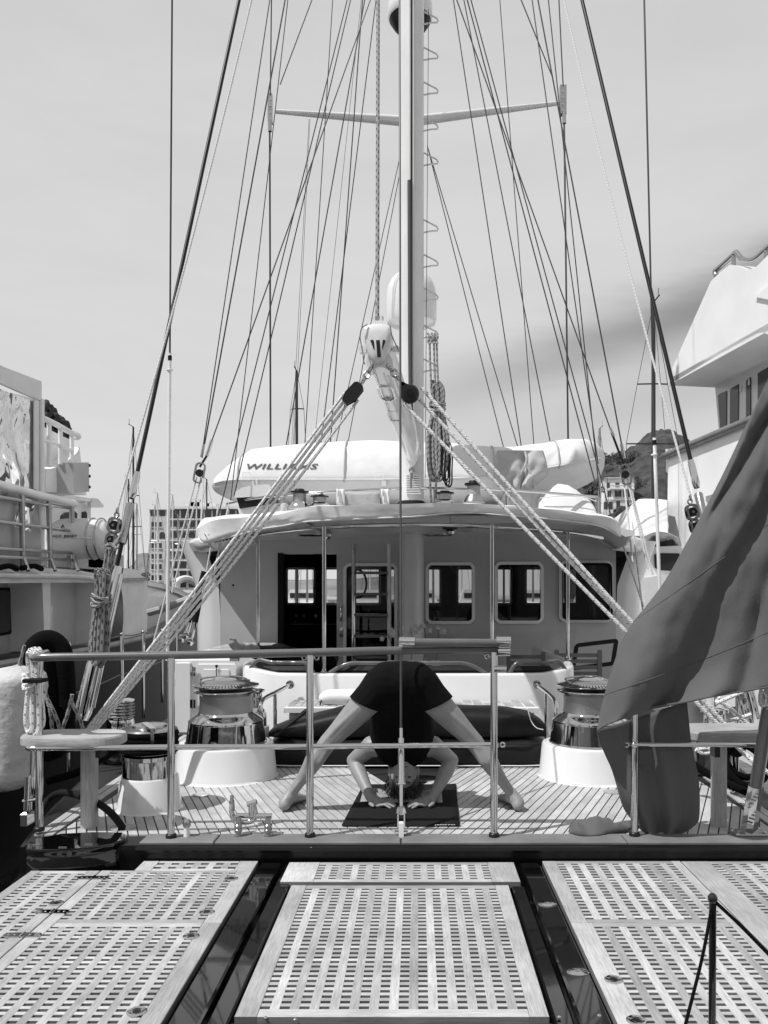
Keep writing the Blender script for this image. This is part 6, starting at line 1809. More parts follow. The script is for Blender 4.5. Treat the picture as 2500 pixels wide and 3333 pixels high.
# ================================================================== LEFT NEIGHBOUR
NX = Vector((1, 0, 0))
def lb(px, py, off=0.): return on_plane(px, py, Vector((-4.2-off, 0, 0)), NX)
lbt = thing('motor_yacht', 'old white motor yacht moored at left with tented upper deck', 'yacht', (-5.5, 10, -1.7))
def lpoly(name, pts, off, dep, mat, parent=None, sm=30):
    mb = MB(); mb.prism([lb(a, b, off) for a, b in pts], (-dep, 0, 0)); return mb.build(name, mat, parent or lbt, sm)
mb = MB(); rows = []
for y, w in ((4.0,.0),(7,0),(10,0),(13,.1),(16,.5),(18.5,1.2),(20.5,2.2)):
    rows.append([Vector((-4.15-w, y, -1.75)), Vector((-4.0-w*.8, y, .2)), Vector((-3.98-w*.75, y, .42+max(0,(y-12))*.09)), Vector((-4.08-w*.75, y, .44+max(0,(y-12))*.09)), Vector((-7.5, y, .40))])
mb.grid(rows); mb.build('hull', 'satin_black', lbt, 40)
mb = MB(); mb.tube(cr([Vector((-3.97-w*.75, y, .44+max(0,(y-12))*.09)) for y, w in ((4,0),(7,0),(10,0),(13,.1),(16,.5),(18.5,1.2),(20.5,2.2))], 4), .035, 8); mb.build('cap_rail', 'teak', lbt)
# deckhouse side under the upper deck
lpoly('house_side', [(-260,1890),(150,1890),(150,2160),(-260,2300)], .45, .05, 'panel_grey', sm=0)
wn_ = lpoly('window', [(-60,1912),(30,1912),(43,1925),(43,2052),(34,2064),(-60,2080)], .43, .02, 'black_rubber', sm=0)
lpoly('glass', [(-60,1922),(26,1922),(35,1930),(35,2046),(28,2056),(-60,2070)], .42, .006, 'dark_window', wn_, 0)
for a, b, y0, y1 in ((63,90,1920,2052), (111,123,1914,2050)):
    mb = MB(); pts = []
    for p, q in rrect(b-a, y1-y0, (b-a)*.5, 6): pts.append(lb((a+b)/2+p, (y0+y1)/2+q, .43))
    mb.prism(pts, (-.02,0,0)); w_ = mb.build('door_window', 'dark_window', lbt, 0)
for px, py in ((76,2063),(120,2063)):
    mb = MB(); mb.ell(lb(px,py,.42), (.03,.03,.03), 8, 6); mb.build('door_knob', 'steel', lbt)
lpoly('pillar', [(138,1890),(165,1890),(163,2120),(146,2120)], .06, .4, 'gelcoat_old')
lpoly('saloon_side', [(163,1895),(330,1890),(330,2150),(163,2150)], .25, .05, 'house_paint', sm=0)
lpoly('fore_cabin', [(322,1872),(345,1856),(400,1848),(452,1855),(460,1872),(480,1885),(478,2110),(322,2150)], -.05, 2.0, 'gelcoat_old')
lpoly('cabin_edge', [(340,1884),(482,1880),(482,1890),(340,1896)], -.10, .08, 'teak')
mb = MB(); c = lb(368,2000,-.06); mb.lathe([(.0,-.02),(.36,-.02),(.36,.01),(0,.01)], c, 28, 1, 1.5, axis='x'); mb.build('round_window', 'dark_window', lbt)
# upper deck edge and gutter
lpoly('upper_deck', [(-260,1838),(0,1846),(150,1850),(250,1855),(318,1868),(340,1880),(330,1896),(150,1896),(0,1898),(-260,1900)], -.02, 3.0, 'gelcoat_old')
mb = MB(); mb.tube(cr([lb(-260,1868,-.06), lb(0,1872,-.06), lb(150,1874,-.06), lb(250,1876,-.06), lb(330,1886,-.06)], 4), .03, 8); mb.build('rubbing_strip', 'gelcoat_old', lbt)
# dodger cloth behind the rail, clear side screen, awning
mb = MB(); rows = []
for i in range(7):
    v = i/6; rows.append([lb(-260+(400)*u, 1590+(1850-1590)*v+(40*u)*(1-v), .02+.03*math.sin(u*16+v*2)) for u in [k/20 for k in range(21)]])
mb.grid(rows); mb.build('dodger', 'canvas_grey', lbt, 60, solid=.01)
mb = MB(); rows = []
for i in range(13):
    v = i/12; rows.append([lb(-260+(385)*u, (1165+1640*0)+(1310-1165)*u*.98+5 + ((1600-1170)-(0)*u)*v - (60*u*v)*0, .03+.012*noise.noise(Vector((u*4, v*6, 1)))+.006*noise.noise(Vector((u*11, v*13, 3)))) for u in [k/24 for k in range(25)]])
mb.grid(rows); mb.build('clear_screen', 'vinyl', lbt, 60)
mb = MB(); rows = []
for i in range(9):
    v = i/8; rows.append([lb(-260+(380)*u, 1205+(1300-1205)*u+330*v, 1.4+.1*noise.noise(Vector((u*5, v*5, 9)))) for u in [k/12 for k in range(13)]])
mb.grid(rows); mb.build('inner_curtain', 'panel_grey', lbt, 60, solid=.01)
lpoly('awning_valance', [(-260,1095),(0,1188),(80,1226),(136,1246),(136,1304),(80,1282),(0,1246),(-260,1150)], -.01, .04, 'canvas')
mb = MB(); a_, b_ = lb(-260,1092), lb(136,1245); mb.add([a_, b_, b_+Vector((-3.4,.6,.5)), a_+Vector((-3.4,0,.5))], [(0,1,2,3)]); mb.build('awning_roof', 'canvas', lbt, 0, solid=.02)
for px in (-60, 134):
    mb = MB(); mb.tube([lb(px,1300,.0), lb(px,1840,.0)], .035, 10); mb.build('awning_pole', 'plastic_white', lbt)
lpoly('screen_border', [(112,1300),(128,1306),(128,1600),(112,1590)], .0, .012, 'canvas', sm=0)
# rail
mb = MB(); mb.tube([lb(-260,1515,-.08), lb(0,1578,-.08), lb(120,1610,-.08), lb(238,1638,-.08), lb(243,1640,-.05)], .045, 12); mb.build('cap_handrail', 'gelcoat_old', lbt)
for (y0, y1) in ((1618,1655),(1697,1729),(1785,1800),(1812,1823)):
    mb = MB(); mb.tube([lb(-260,y0-(y1-y0)*1.05,-.06), lb(236,y1,-.06)], .02, 8); mb.build('rail_bar', 'steel', lbt)
for px, yt in ((-60,1570),(70,1600),(158,1622),(233,1642)):
    mb = MB(); mb.tube([lb(px,yt,-.06), lb(px+6,1850,-.06)], .03, 10); mb.tube([lb(px+6,1812,-.06), lb(px+22,1858,-.14)], .02, 8); mb.build('rail_post', 'steel', lbt)
for px in (40, 120):
    mb = MB(); mb.tube(cr([lb(px-50,1850,-.10), lb(px-10,1842,-.12), lb(px+15,1852,-.1)], 4), .03, 6); mb.build('rolled_cover', 'black_knit', lbt)
# flybridge: panels, sweeping coaming, rail, dark hedge-like fringe, cabinet
lpoly('fly_panel', [(140,1388),(165,1400),(200,1418),(232,1432),(232,1478),(215,1500),(190,1514),(140,1528)], .30, .05, 'gelcoat_old')
lpoly('fly_coaming', [(150,1530),(185,1520),(215,1502),(240,1484),(252,1470),(259,1455),(264,1500),(272,1560),(282,1612),(150,1600)], .10, 1.5, 'gelcoat_old')
mb = MB(); mb.tube(cr([lb(138,1360,.05), lb(180,1380,.05), lb(225,1405,.05), lb(255,1418,.05), lb(248,1424,.1), lb(238,1420,.2)], 4), .035, 8); mb.build('fly_rail', 'gelcoat_old', lbt)
mb = MB(); mb.tube(cr([lb(138,1432,.05), lb(185,1446,.05), lb(236,1468,.05)], 4), .022, 8); mb.build('fly_rail', 'gelcoat_old', lbt)
for px, a, b in ((160,1372,1520),(197,1390,1512),(234,1408,1490)):
    mb = MB(); mb.tube([lb(px,a,.05), lb(px,b,.05)], .028, 8); mb.build('fly_post', 'gelcoat_old', lbt)
rnd = random.Random(2)
mb = MB()
for k in range(260):
    u = rnd.random(); px = 140+85*u; y0 = 1306+88*u+6*math.sin(u*40); y1 = 1400+28*u
    py = y0+(y1-y0)*rnd.random()
    mb.ell(lb(px, py, .5+rnd.random()*.5), (.05,.05,.06), 6, 4)
o = mb.build('potted_hedge', 'print_black'); tag(o, 'dark scalloped hedge on the flybridge of the left motor yacht', 'plant')
mb = MB(); mb.prism([lb(a,b,-.1) for a,b in ((238,1506),(289,1505),(291,1600),(241,1606))], (-.5,0,0)); cbx = mb.build('cabinet', 'panel_grey', lbt, 30)
for y in (1515,1550,1585):
    mb = MB(); mb.ell(lb(291,y,-.10), (.02,.02,.02), 8, 6); mb.build('cabinet_catch', 'black_plastic', cbx)
lpoly('wheelhouse', [(140,1606),(290,1622),(297,1634),(295,1700),(140,1720)], .5, 1.5, 'gelcoat_old')
lpoly('visor', [(140,1598),(296,1622),(299,1634),(140,1616)], .4, 1.7, 'gelcoat_old')
lpoly('wheelhouse_window', [(198,1698),(202,1678),(214,1668),(245,1664),(252,1672),(252,1700)], .48, .02, 'dark_window', sm=0)
lpoly('wheelhouse_window', [(270,1666),(280,1664),(284,1672),(284,1692),(270,1694)], .48, .02, 'dark_window', sm=0)
mb = MB(); mb.prism([lb(a,b,.4) for a,b in ((296,1620),(320,1624),(338,1645),(336,1652),(296,1652))], (-.05,0,0)); mb.build('wing_screen', 'plastic_white', lbt, 0)
# liferaft canister
lr = thing('liferaft_canister', 'white barrel liferaft canister lettered LADY JERSEY on left yacht', 'liferaft', tuple(lb(263,1822)))
c = lb(263, 1754, -.1)
mb = MB(); mb.lathe([(0,-.38),(.10,-.375),(.19,-.33),(.235,-.25),(.25,-.12),(.25,.12),(.235,.25),(.19,.33),(.10,.375),(0,.38)], c, 36, axis='x'); mb.build('shell', 'gelcoat', lr)
mb = MB(); mb.tube([c+Vector((x,-.255 if abs(x) < .2 else -.23+(.0 if abs(x) < .3 else .1), -.01)) for x in [-.36+.72*k/12 for k in range(13)]], .008, 6); mb.build('belt', 'plastic_white', lr)
for x in (.16, .26):
    mb = MB(); mb.tube([c+Vector((x, math.cos(t)*.252, math.sin(t)*.252)) for t in [2*PI*k/24 for k in range(24)]], .008, 6, closed=True); mb.build('strap', 'steel', lr)
lettering('LADY  JERSEY', c+Vector((-.09,-.262,.0)), (1,0,.0), (0,0,1), .044, lr, 'print_black', sx=1.2, extrude=.004)
lettering('A', c+Vector((-.11,-.245,.11)), (1,0,.0), (0,.3,1), .07, lr, 'print_dark', name='emblem', extrude=.006)
for px in (230, 300):
    mb = MB(); mb.box(lb(px-12,1846,.0), lb(px+12,1808,.4)); mb.build('cradle', 'panel_grey', lr, 0)
# bow bulwark of a white boat further forward on the left
bwk = thing('motor_boat', 'white flared boat bow with rail beyond the left deckhouse corner', 'boat', tuple(at(560, 2000, 14)))
mb = MB(); rows = []
for px, yt, Y in ((482,1895,13.0),(530,1905,14),(580,1922,15),(625,1945,16),(670,1975,17)):
    rows.append([at(px,yt-4,Y)+Vector((0,.15,0)), at(px,yt-4,Y), at(px,yt+10,Y), at(px-8,yt+14,Y+.1), at(px-10,2140,Y+.2)])
mb.grid(rows); mb.build('bow', 'gelcoat', bwk, 40)
mb = MB(); mb.tube(cr([at(574,1912,15.5), at(580,1892,15.5), at(600,1884,15.6), at(620,1888,15.7), at(640,1900,15.8)], 4), .07, 8); mb.build('anchor_rail', 'gelcoat', bwk)
mb = MB(); mb.tube(cr([at(482,1995,11), at(540,1978,11), at(600,1955,11), at(640,1940,11)], 4), .05, 8); mb.build('handrail', 'teak', bwk)

# ================================================================== RIGHT NEIGHBOUR
RD = Vector((.179, -1, 0)).normalized(); RN = Vector((-RD.y*-1, RD.x*-1, 0))
RN = Vector((-1, -.179, 0)).normalized()
RP0 = Vector((4.94, 16, 0))
def rb_(px, py, off=0.): return on_plane(px, py, RP0-RN*off, RN)
ry_ = thing('motor_yacht', 'tall white motor yacht moored at right with overhanging upper deck', 'yacht', (6, 12, -1.7))
def rpoly(name, pts, off, dep, mat, parent=None, sm=30):
    mb = MB(); mb.prism([rb_(a, b, off) for a, b in pts], -RN*dep); return mb.build(name, mat, parent or ry_, sm)
rpoly('upper_wing', [(2185,1205),(2195,1183),(2314,915),(2345,885),(2376,862),(2400,866),(2432,880),(2460,870),(2500,830),(2620,745),(2620,1010),(2500,1088),(2480,1082),(2466,1085),(2330,1160),(2190,1246),(2178,1252)], 0, .5, 'gelcoat_bright')
# soffit under the overhang
a_, b_, c_, d_ = rb_(2177,1254), rb_(2620,1012), rb_(2620,1012), rb_(2177,1254)
mb = MB(); mb.add([a_, b_, b_-RN*3.2, a_-RN*3.2, a_+Vector((0,0,.12)), b_+Vector((0,0,.12)), b_-RN*3.2+Vector((0,0,.12)), a_-RN*3.2+Vector((0,0,.12))], [(0,1,2,3),(7,6,5,4),(0,4,5,1),(1,5,6,2),(2,6,7,3),(3,7,4,0)]); mb.build('overhang', 'gelcoat_bright', ry_, 0)
rpoly('spoiler', [(2455,966),(2500,930),(2620,860),(2620,968),(2500,975)], -.05, .4, 'gelcoat_bright')
rpoly('house_wall', [(2322,1190),(2640,1010),(2640,1420),(2346,1470),(2330,1290)], .9, .1, 'house_paint', sm=0)
for pts in (((2336,1288),(2343,1281),(2364,1272),(2363,1395),(2346,1402),(2344,1396)), ((2376,1268),(2382,1262),(2403,1251),(2401,1380),(2375,1390)), ((2428,1240),(2434,1232),(2442,1228),(2442,1352),(2428,1360)), ((2466,1215),(2500,1195),(2560,1160),(2560,1300),(2466,1340))):
    w_ = rpoly('window', pts, .88, .03, 'dark_window', sm=0)
for px, py in ((2412,1262),(2438,1240)):
    mb = MB(); mb.tube([rb_(px,py-8,.84), rb_(px,py+14,.84)], .02, 8); mb.build('door_handle', 'steel', ry_)
lo_ = [(2164,1484),(2168,1492),(2168,1535),(2174,1540),(2172,1700),(2180,2300),(2640,2300),(2640,1290),(2420,1377)]
rpoly('bulwark', lo_, 0, .3, 'gelcoat_bright')
mb = MB(); mb.tube([rb_(2160,1486,-.06), rb_(2200,1468,-.06), rb_(2420,1376,-.06), rb_(2640,1286,-.06)], .07, 10); mb.build('cap_rail', 'teak_dark', ry_)
rpoly('fairlead', [(2297,1615),(2326,1607),(2326,1625),(2297,1632)], -.02, .05, 'steel')
rpoly('bow_lip', [(2166,1462),(2180,1460),(2215,1462),(2168,1482)], -.01, .3, 'gelcoat_bright')
mb = MB(); mb.tube(cr([rb_(2331,896,.1), rb_(2327,884,.1), rb_(2333,878,.1), rb_(2380,836,.1), rb_(2394,822,.1), rb_(2400,826,.1), rb_(2415,842,.1), rb_(2435,848,.1), rb_(2460,840,.1), rb_(2500,805,.1), rb_(2620,700,.1)], 5), .045, 10); mb.build('top_rail', 'steel', ry_)
for px, a, b in ((2388,830,862),(2494,812,845),(2560,755,810)):
    mb = MB(); mb.tube([rb_(px,a,.1), rb_(px,b,.1)], .04, 8); mb.build('top_post', 'steel', ry_)
mb = MB(); a_ = rb_(2174,1700,.3); mb.prism([Vector((a_.x+.3, 16.5, -1.7)), Vector((a_.x+.3, 2.0, -1.7)), Vector((a_.x+6, 2.0, -1.7)), Vector((a_.x+6, 16.5, -1.7))], (0,0,2.2)); mb.build('hull', 'gelcoat_bright', ry_, 0)
# smaller boat between, under canvas
sb = thing('motor_boat', 'white boat under a stretched cover between deckhouse and tall yacht', 'boat', tuple(at(2120, 1990, 15)))
mb = MB(); rows = []
tp = [(2030,1725),(2055,1680),(2078,1626),(2100,1624),(2140,1625),(2168,1628),(2175,1632)]
for k in range(8):
    v = k/7
    rows.append([at(a, b+(1745-b)*v, 15.5-.9*v)+Vector((0,.05*noise.noise(Vector((a*.04, v*5, 0))),0)) for a, b in tp])
rows.insert(0, [p+Vector((0,3,-.3)) for p in rows[0]])
mb = MB(); mb.grid(rows); mb.build('cover', 'canvas', sb, 60, solid=.01)
mb = MB(); mb.prism([at(a,b,14.5) for a,b in ((2086,1782),(2210,1776),(2250,1790),(2260,2000),(2100,2000),(2084,1850))], (0,3,0)); mb.build('cabin', 'gelcoat', sb, 30)
mb = MB(); mb.prism([at(a,b,14.47) for a,b in ((2130,1806),(2140,1800),(2212,1801),(2214,1840),(2212,1860),(2150,1856),(2132,1848))], (0,.02,0)); mb.build('window', 'dark_window', sb, 0)
mb = MB(); rows = [[at(2085+(125)*u, 1752-22*math.sin(u*PI)+26*v*(.7+.3*math.sin(u*14)), 14.3+.3*v) for u in [k/16 for k in range(17)]] for v in (0,.5,1)]
mb.grid(rows); mb.build('spray_hood', 'canvas', sb, 60, solid=.01)
mb = MB(); mb.prism([at(a,b,14.8) for a,b in ((2088,1775),(2205,1752),(2212,1778),(2090,1782))], (0,.3,0)); mb.build('hood_opening', 'black_plastic', sb, 0)
mb = MB(); mb.prism([at(a,b,14.2) for a,b in ((2100,1880),(2180,1868),(2260,1850),(2260,2100),(2100,2100))], (0,1,0)); mb.build('bow', 'gelcoat', sb, 30)

# ================================================================== FAR BACKGROUND
def hill(name, prof, Y, dep, mat, amp, seed, sub=6, zb=-2):
    P = cr([(a,b,0) for a,b in prof], sub)
    rows = []
    n = 26
    for j in range(n+1):
        v = j/n
        row = []
        for p in P:
            t = at(p.x, p.y, Y)
            hgt = (t.z-zb)*math.sin(v*PI/2)**.8
            yy = Y-dep*(1-v)
            x = t.x*yy/Y
            q = Vector((x*.06+seed, yy*.06, v*4))
            row.append(Vector((x+amp*noise.noise(q), yy, zb+hgt+amp*(abs(noise.noise(q*1.7))+.7*noise.noise(q*4.1)))))
        rows.append(row)
    mb = MB(); mb.grid(rows)
    return tag(mb.build(name, mat, None, 60), kind='structure')
hill('wooded_hill', [(1830,1640),(1880,1600),(1925,1545),(1960,1518),(2010,1500),(2060,1482),(2090,1450),(2120,1428),(2150,1424),(2190,1432),(2230,1455),(2300,1520),(2400,1600),(2520,1700)], 420, 150, 'foliage', 3.0, 3, sub=14)
hill('far_hills', [(300,1905),(420,1850),(455,1808),(480,1803),(520,1830),(600,1870),(760,1880),(1000,1890),(1300,1880)], 1500, 200, 'far_hill', 4.0, 8)
mb = MB(); mb.box((-500,255,-1.8), (500,600,-.5)); tag(mb.build('quay', 'stone', None, 0), kind='structure')

def opening(mb_list, bld, x0, x1, z0, z1, Y, mat='dark_window', sill=True, arch=False):
    mb = MB()
    if arch:
        n = 8; r_ = (x1-x0)/2; pts = [Vector((x0,Y-.08,z0)), Vector((x1,Y-.08,z0))]+[Vector(((x0+x1)/2+math.cos(PI*k/n)*r_, Y-.08, z1-r_+math.sin(PI*k/n)*r_)) for k in range(n+1)]
    else: pts = [Vector((x0,Y-.08,z0)), Vector((x1,Y-.08,z0)), Vector((x1,Y-.08,z1)), Vector((x0,Y-.08,z1))]
    mb.prism(pts, (0,.2,0)); w = mb.build('window', mat, bld, 0)
    if sill:
        mb = MB(); mb.box((x0-.15, Y-.3, z0-.22), (x1+.15, Y-.082, z0-.02)); mb.build('sill', 'plaster_pale', w, 0)
# hotel at left
YHt = 260.
ht = thing('hotel_building', 'multi-storey hotel with arched windows and canopy sign beyond the marina', 'building', tuple(at(600, 1945, YHt)))
def fx(px): return (px-CX)*YHt/F_PX
def fz(py): return CAM_Z-(py-CY)*YHt/F_PX
mb = MB(); mb.box((fx(487), YHt, fz(1945)), (fx(545), YHt+14, fz(1660))); mb.build('tower_wall', 'plaster', ht, 0)
mb = MB(); mb.box((fx(545.2), YHt+1.2, fz(1945)), (fx(860), YHt+18, fz(1652))); mb.build('wall', 'plaster', ht, 0)
a_ = [(fx(482), YHt-.6, fz(1659)), (fx(563), YHt-.6, fz(1659)), (fx(563), YHt+14, fz(1659)), (fx(482), YHt+14, fz(1659))]; ap = (fx(524), YHt+7, fz(1640))
mb = MB(); mb.add(a_+[ap], [(0,1,4),(1,2,4),(2,3,4),(3,0,4),(3,2,1,0)]); rf = mb.build('tower_roof', 'roof_tile', ht, 0)
mb = MB(); mb.box((fx(565), YHt-1.0, fz(1657)), (fx(860), YHt+18, fz(1649))); mb.build('roof_slab', 'plaster_pale', ht, 0)
for a, b, t in ((580,668,1628),(606,636,1618),(660,690,1632)):
    mb = MB(); mb.box((fx(a), YHt+5, fz(1649)+.02), (fx(b), YHt+10, fz(t))); mb.build('rooftop_plant', 'plaster', ht, 0)
mb = MB(); mb.box((fx(550), YHt+.9, fz(1685)), (fx(850), YHt+1.19, fz(1659))); mb.build('glazed_storey', 'dark_window', ht, 0)
for k in range(9):
    x = fx(556+k*26); mb = MB(); mb.box((x, YHt+.7, fz(1685)), (x+.5, YHt+.89, fz(1659))); mb.build('mullion', 'plaster_pale', ht, 0)
for y in (1688, 1722, 1757, 1790, 1822, 1853, 1884):
    mb = MB(); mb.box((fx(546), YHt-.2, fz(y+4)), (fx(850), YHt+1.19, fz(y))); mb.build('balcony_slab', 'plaster_pale', ht, 0)
for k in range(9):
    a = 553+k*29
    for y0, y1 in ((1713,1696),(1784,1766),(1818,1797),(1849,1828),(1880,1858),(1912,1890)):
        opening(None, ht, fx(a), fx(a+21), fz(y0), fz(y1), YHt+1.2, sill=False)
    opening(None, ht, fx(a), fx(a+21), fz(1750), fz(1729), YHt+1.2, sill=False, arch=True)
for a, b in ((493,501),(505,513),(518,526)):
    for y0, y1 in ((1715,1699),(1784,1767),(1819,1803),(1853,1836),(1889,1872)):
        opening(None, ht, fx(a), fx(b), fz(y0), fz(y1), YHt)
for a, b in ((494,506),(519,537)): opening(None, ht, fx(a), fx(b), fz(1753), fz(1731), YHt, sill=False, arch=True)
for a, b in ((490,497),(500,514),(519,537)): opening(None, ht, fx(a), fx(b), fz(1679), fz(1662), YHt, sill=False)
lettering('canopy', Vector((fx(620), YHt+.6, fz(1724))), (1,0,0), (0,0,1), 2.4, ht, 'print_black', name='sign', lift=.3, sx=1.15, bold=.02)
# villa and stone house on the hillside at right
YV = 310.
def vx(px): return (px-CX)*YV/F_PX
def vz(py): return CAM_Z-(py-CY)*YV/F_PX
vl = thing('villa', 'pale three-storey villa with dark shutters and balustraded balcony on the hillside', 'house', tuple(at(2010, 1680, YV)))
mb = MB(); mb.box((vx(1968), YV, vz(1760)), (vx(2064), YV+11, vz(1556))); mb.build('wall', 'plaster_pale', vl, 0)
mb = MB(); mb.box((vx(1957), YV-3, vz(1760)), (vx(1990), YV-.02, vz(1640))); mb.build('wing', 'plaster_pale', vl, 0)
mb = MB(); a_ = [(vx(1963),YV-.6,vz(1557)),(vx(2068),YV-.6,vz(1557)),(vx(2068),YV+11.5,vz(1557)),(vx(1963),YV+11.5,vz(1557)),(vx(1984),YV+5,vz(1548)),(vx(2044),YV+5,vz(1548))]
mb.add(a_, [(0,1,5,4),(1,2,5),(2,3,4,5),(3,0,4),(3,2,1,0)]); mb.build('roof', 'roof_tile', vl, 0)
mb = MB(); mb.box((vx(1982),YV-1.6,vz(1594)), (vx(2062),YV-.02,vz(1590))); mb.build('balcony', 'plaster_pale', vl, 0)
for k in range(24):
    x = vx(1983+k*3.3); mb = MB(); mb.box((x,YV-1.5,vz(1590)), (x+.18,YV-1.35,vz(1582))); mb.build('baluster', 'plaster_pale', vl, 0)
mb = MB(); mb.box((vx(1982),YV-1.6,vz(1582)), (vx(2062),YV-1.3,vz(1580))); mb.build('balustrade_rail', 'plaster_pale', vl, 0)
mb = MB(); mb.box((vx(1966),YV-.4,vz(1627)), (vx(2066),YV-.02,vz(1623))); mb.build('string_course', 'plaster_pale', vl, 0)
for a, b in ((1975,1985),(2003,2016),(2046,2055)): opening(None, vl, vx(a), vx(b), vz(1588), vz(1571), YV, 'shutter', False)
for a, b in ((1977,1983),(1984,1989),(2001,2008),(2015,2022),(2029,2035),(2045,2051)): opening(None, vl, vx(a), vx(b), vz(1617), vz(1597), YV, 'shutter', False)
for a, b in ((2008.5,2014.5),): opening(None, vl, vx(a), vx(b), vz(1617), vz(1599), YV)
for a, b in ((2006,2018),(2036,2046)): opening(None, vl, vx(a), vx(b), vz(1652), vz(1631), YV, 'shutter', False)
for a, b in ((1960,1972),(1976,1988)): opening(None, vl, vx(a), vx(b), vz(1660), vz(1636), YV-3, 'shutter', False)
sh_ = thing('stone_house', 'square stone house with flat roof above the villa', 'house', tuple(at(2106, 1612, 335)))
def wx(px): return (px-CX)*335/F_PX
def wz(py): return CAM_Z-(py-CY)*335/F_PX
mb = MB(); mb.box((wx(2083),335,wz(1660)), (wx(2132),345,wz(1532))); mb.build('wall', 'stone', sh_, 0)
mb = MB(); mb.box((wx(2080),334.4,wz(1532)), (wx(2134),345.6,wz(1527))); mb.build('roof', 'stone', sh_, 0)
opening(None, sh_, wx(2100), wx(2112), wz(1554), wz(1541), 335)
opening(None, sh_, wx(2092), wx(2097), wz(1600), wz(1585), 335); opening(None, sh_, wx(2112), wx(2118), wz(1600), wz(1584), 335)
# unseen quay and wooded slope added behind the camera to darken metal reflections
mb = MB(); mb.box((-400, -90, -1.9), (400, -1.2, -.55)); tag(mb.build('unseen_quay', 'stone', None, 0), kind='structure')
rows = []
for j in range(9):
    v = j/8
    rows.append([Vector((-260+520*u, -40-60*v, -.5+26*math.sin(v*PI/2)*(.75+.5*noise.noise(Vector((u*9, v*3, 5))))+2*noise.noise(Vector((u*60, v*20, 1))))) for u in [k/60 for k in range(61)]])
mb = MB(); mb.grid(rows); tag(mb.build('unseen_hillside', 'foliage', None, 60), kind='structure')
# trees among the houses
def tree(label, px, ybot, ytop, Y, wpx, seed, n=420, name='pine_tree'):
    rnd = random.Random(seed)
    t = thing(name, label, 'tree', tuple(at(px, ybot, Y)), 'trees on the shore')
    b, tp = at(px, ybot, Y), at(px, ytop, Y)
    hgt = tp.z-b.z; w = wpx*Y/F_PX/2
    mb = MB(); mb.tube([b-Vector((0,0,2)), b+Vector((0,0,hgt*.5)), b+Vector((w*.1,0,hgt*.8))], [w*.08, w*.06, w*.02], 7); mb.build('trunk', 'shutter', t)
    mb = MB()
    lob = [(Vector((rnd.uniform(-.6,.6)*w, rnd.uniform(-.5,.5)*w, hgt*rnd.uniform(.35,.88))), rnd.uniform(.3,.5)*w) for _ in range(9)]
    for k in range(n):
        c, r_ = rnd.choice(lob)
        d = Vector((rnd.gauss(0,1), rnd.gauss(0,1), rnd.gauss(0,.8))).normalized()*r_*rnd.uniform(.6,1.05)
        p = b+c+d; s_ = w*rnd.uniform(.05,.12)
        a1 = Vector((rnd.gauss(0,1), rnd.gauss(0,1), rnd.gauss(0,1))).normalized(); a2 = a1.orthogonal().normalized()
        mb.add([p-a1*s_, p+a2*s_*.7, p+a1*s_, p-a2*s_*.7], [(0,1,2,3)])
    mb.build('crown', 'foliage', t, 0)
tree('dark rounded tree just left of the pale villa', 1928, 1680, 1540, 300, 90, 1, 700)
tree('dark tree in front of the pale villa below its terrace', 2030, 1720, 1650, 295, 80, 2, 600)
tree('tall dark tree between villa and stone house', 2075, 1640, 1540, 320, 40, 3, 500)
tree('ivy-like dark tree below the stone house', 2115, 1660, 1570, 318, 75, 4, 700)
tree('small palm-like tree at the villa corner', 2058, 1700, 1630, 300, 40, 5, 400)
tree('dark tree at the foot of the hotel tower', 474, 1945, 1850, 250, 40, 6, 500)
rnd = random.Random(77); mb = MB()
for k in range(46):                                          # the wood on the slope reads as one mass
    px = 1850+k*13+rnd.uniform(-8, 8); u = (px-1850)/600
    yb = 1690-abs(math.sin(u*3))*70-rnd.uniform(0, 100)
    if 1945 < px < 2140 and yb < 1650: yb = 1522
    Y = 340+rnd.uniform(0, 50); b = at(px, yb, Y); w = rnd.uniform(22, 36)*Y/F_PX; hgt = rnd.uniform(40, 62)*Y/F_PX
    lob = [(Vector((rnd.uniform(-.6,.6)*w, rnd.uniform(-.5,.5)*w, hgt*rnd.uniform(.2,.85))), rnd.uniform(.3,.5)*w) for _ in range(7)]
    for q in range(220):
        c, r_ = rnd.choice(lob); d = Vector((rnd.gauss(0,1), rnd.gauss(0,1), rnd.gauss(0,.8))).normalized()*r_*rnd.uniform(.6,1.05)
        p = b+c+d; s_ = w*rnd.uniform(.06,.13); a1 = Vector((rnd.gauss(0,1), rnd.gauss(0,1), rnd.gauss(0,1))).normalized(); a2 = a1.orthogonal().normalized()
        mb.add([p-a1*s_, p+a2*s_*.7, p+a1*s_, p-a2*s_*.7], [(0,1,2,3)])
tag(mb.build('hillside_wood', 'foliage', None, 0), 'dark wood covering the hillside above the villa', 'wood', kind='stuff')
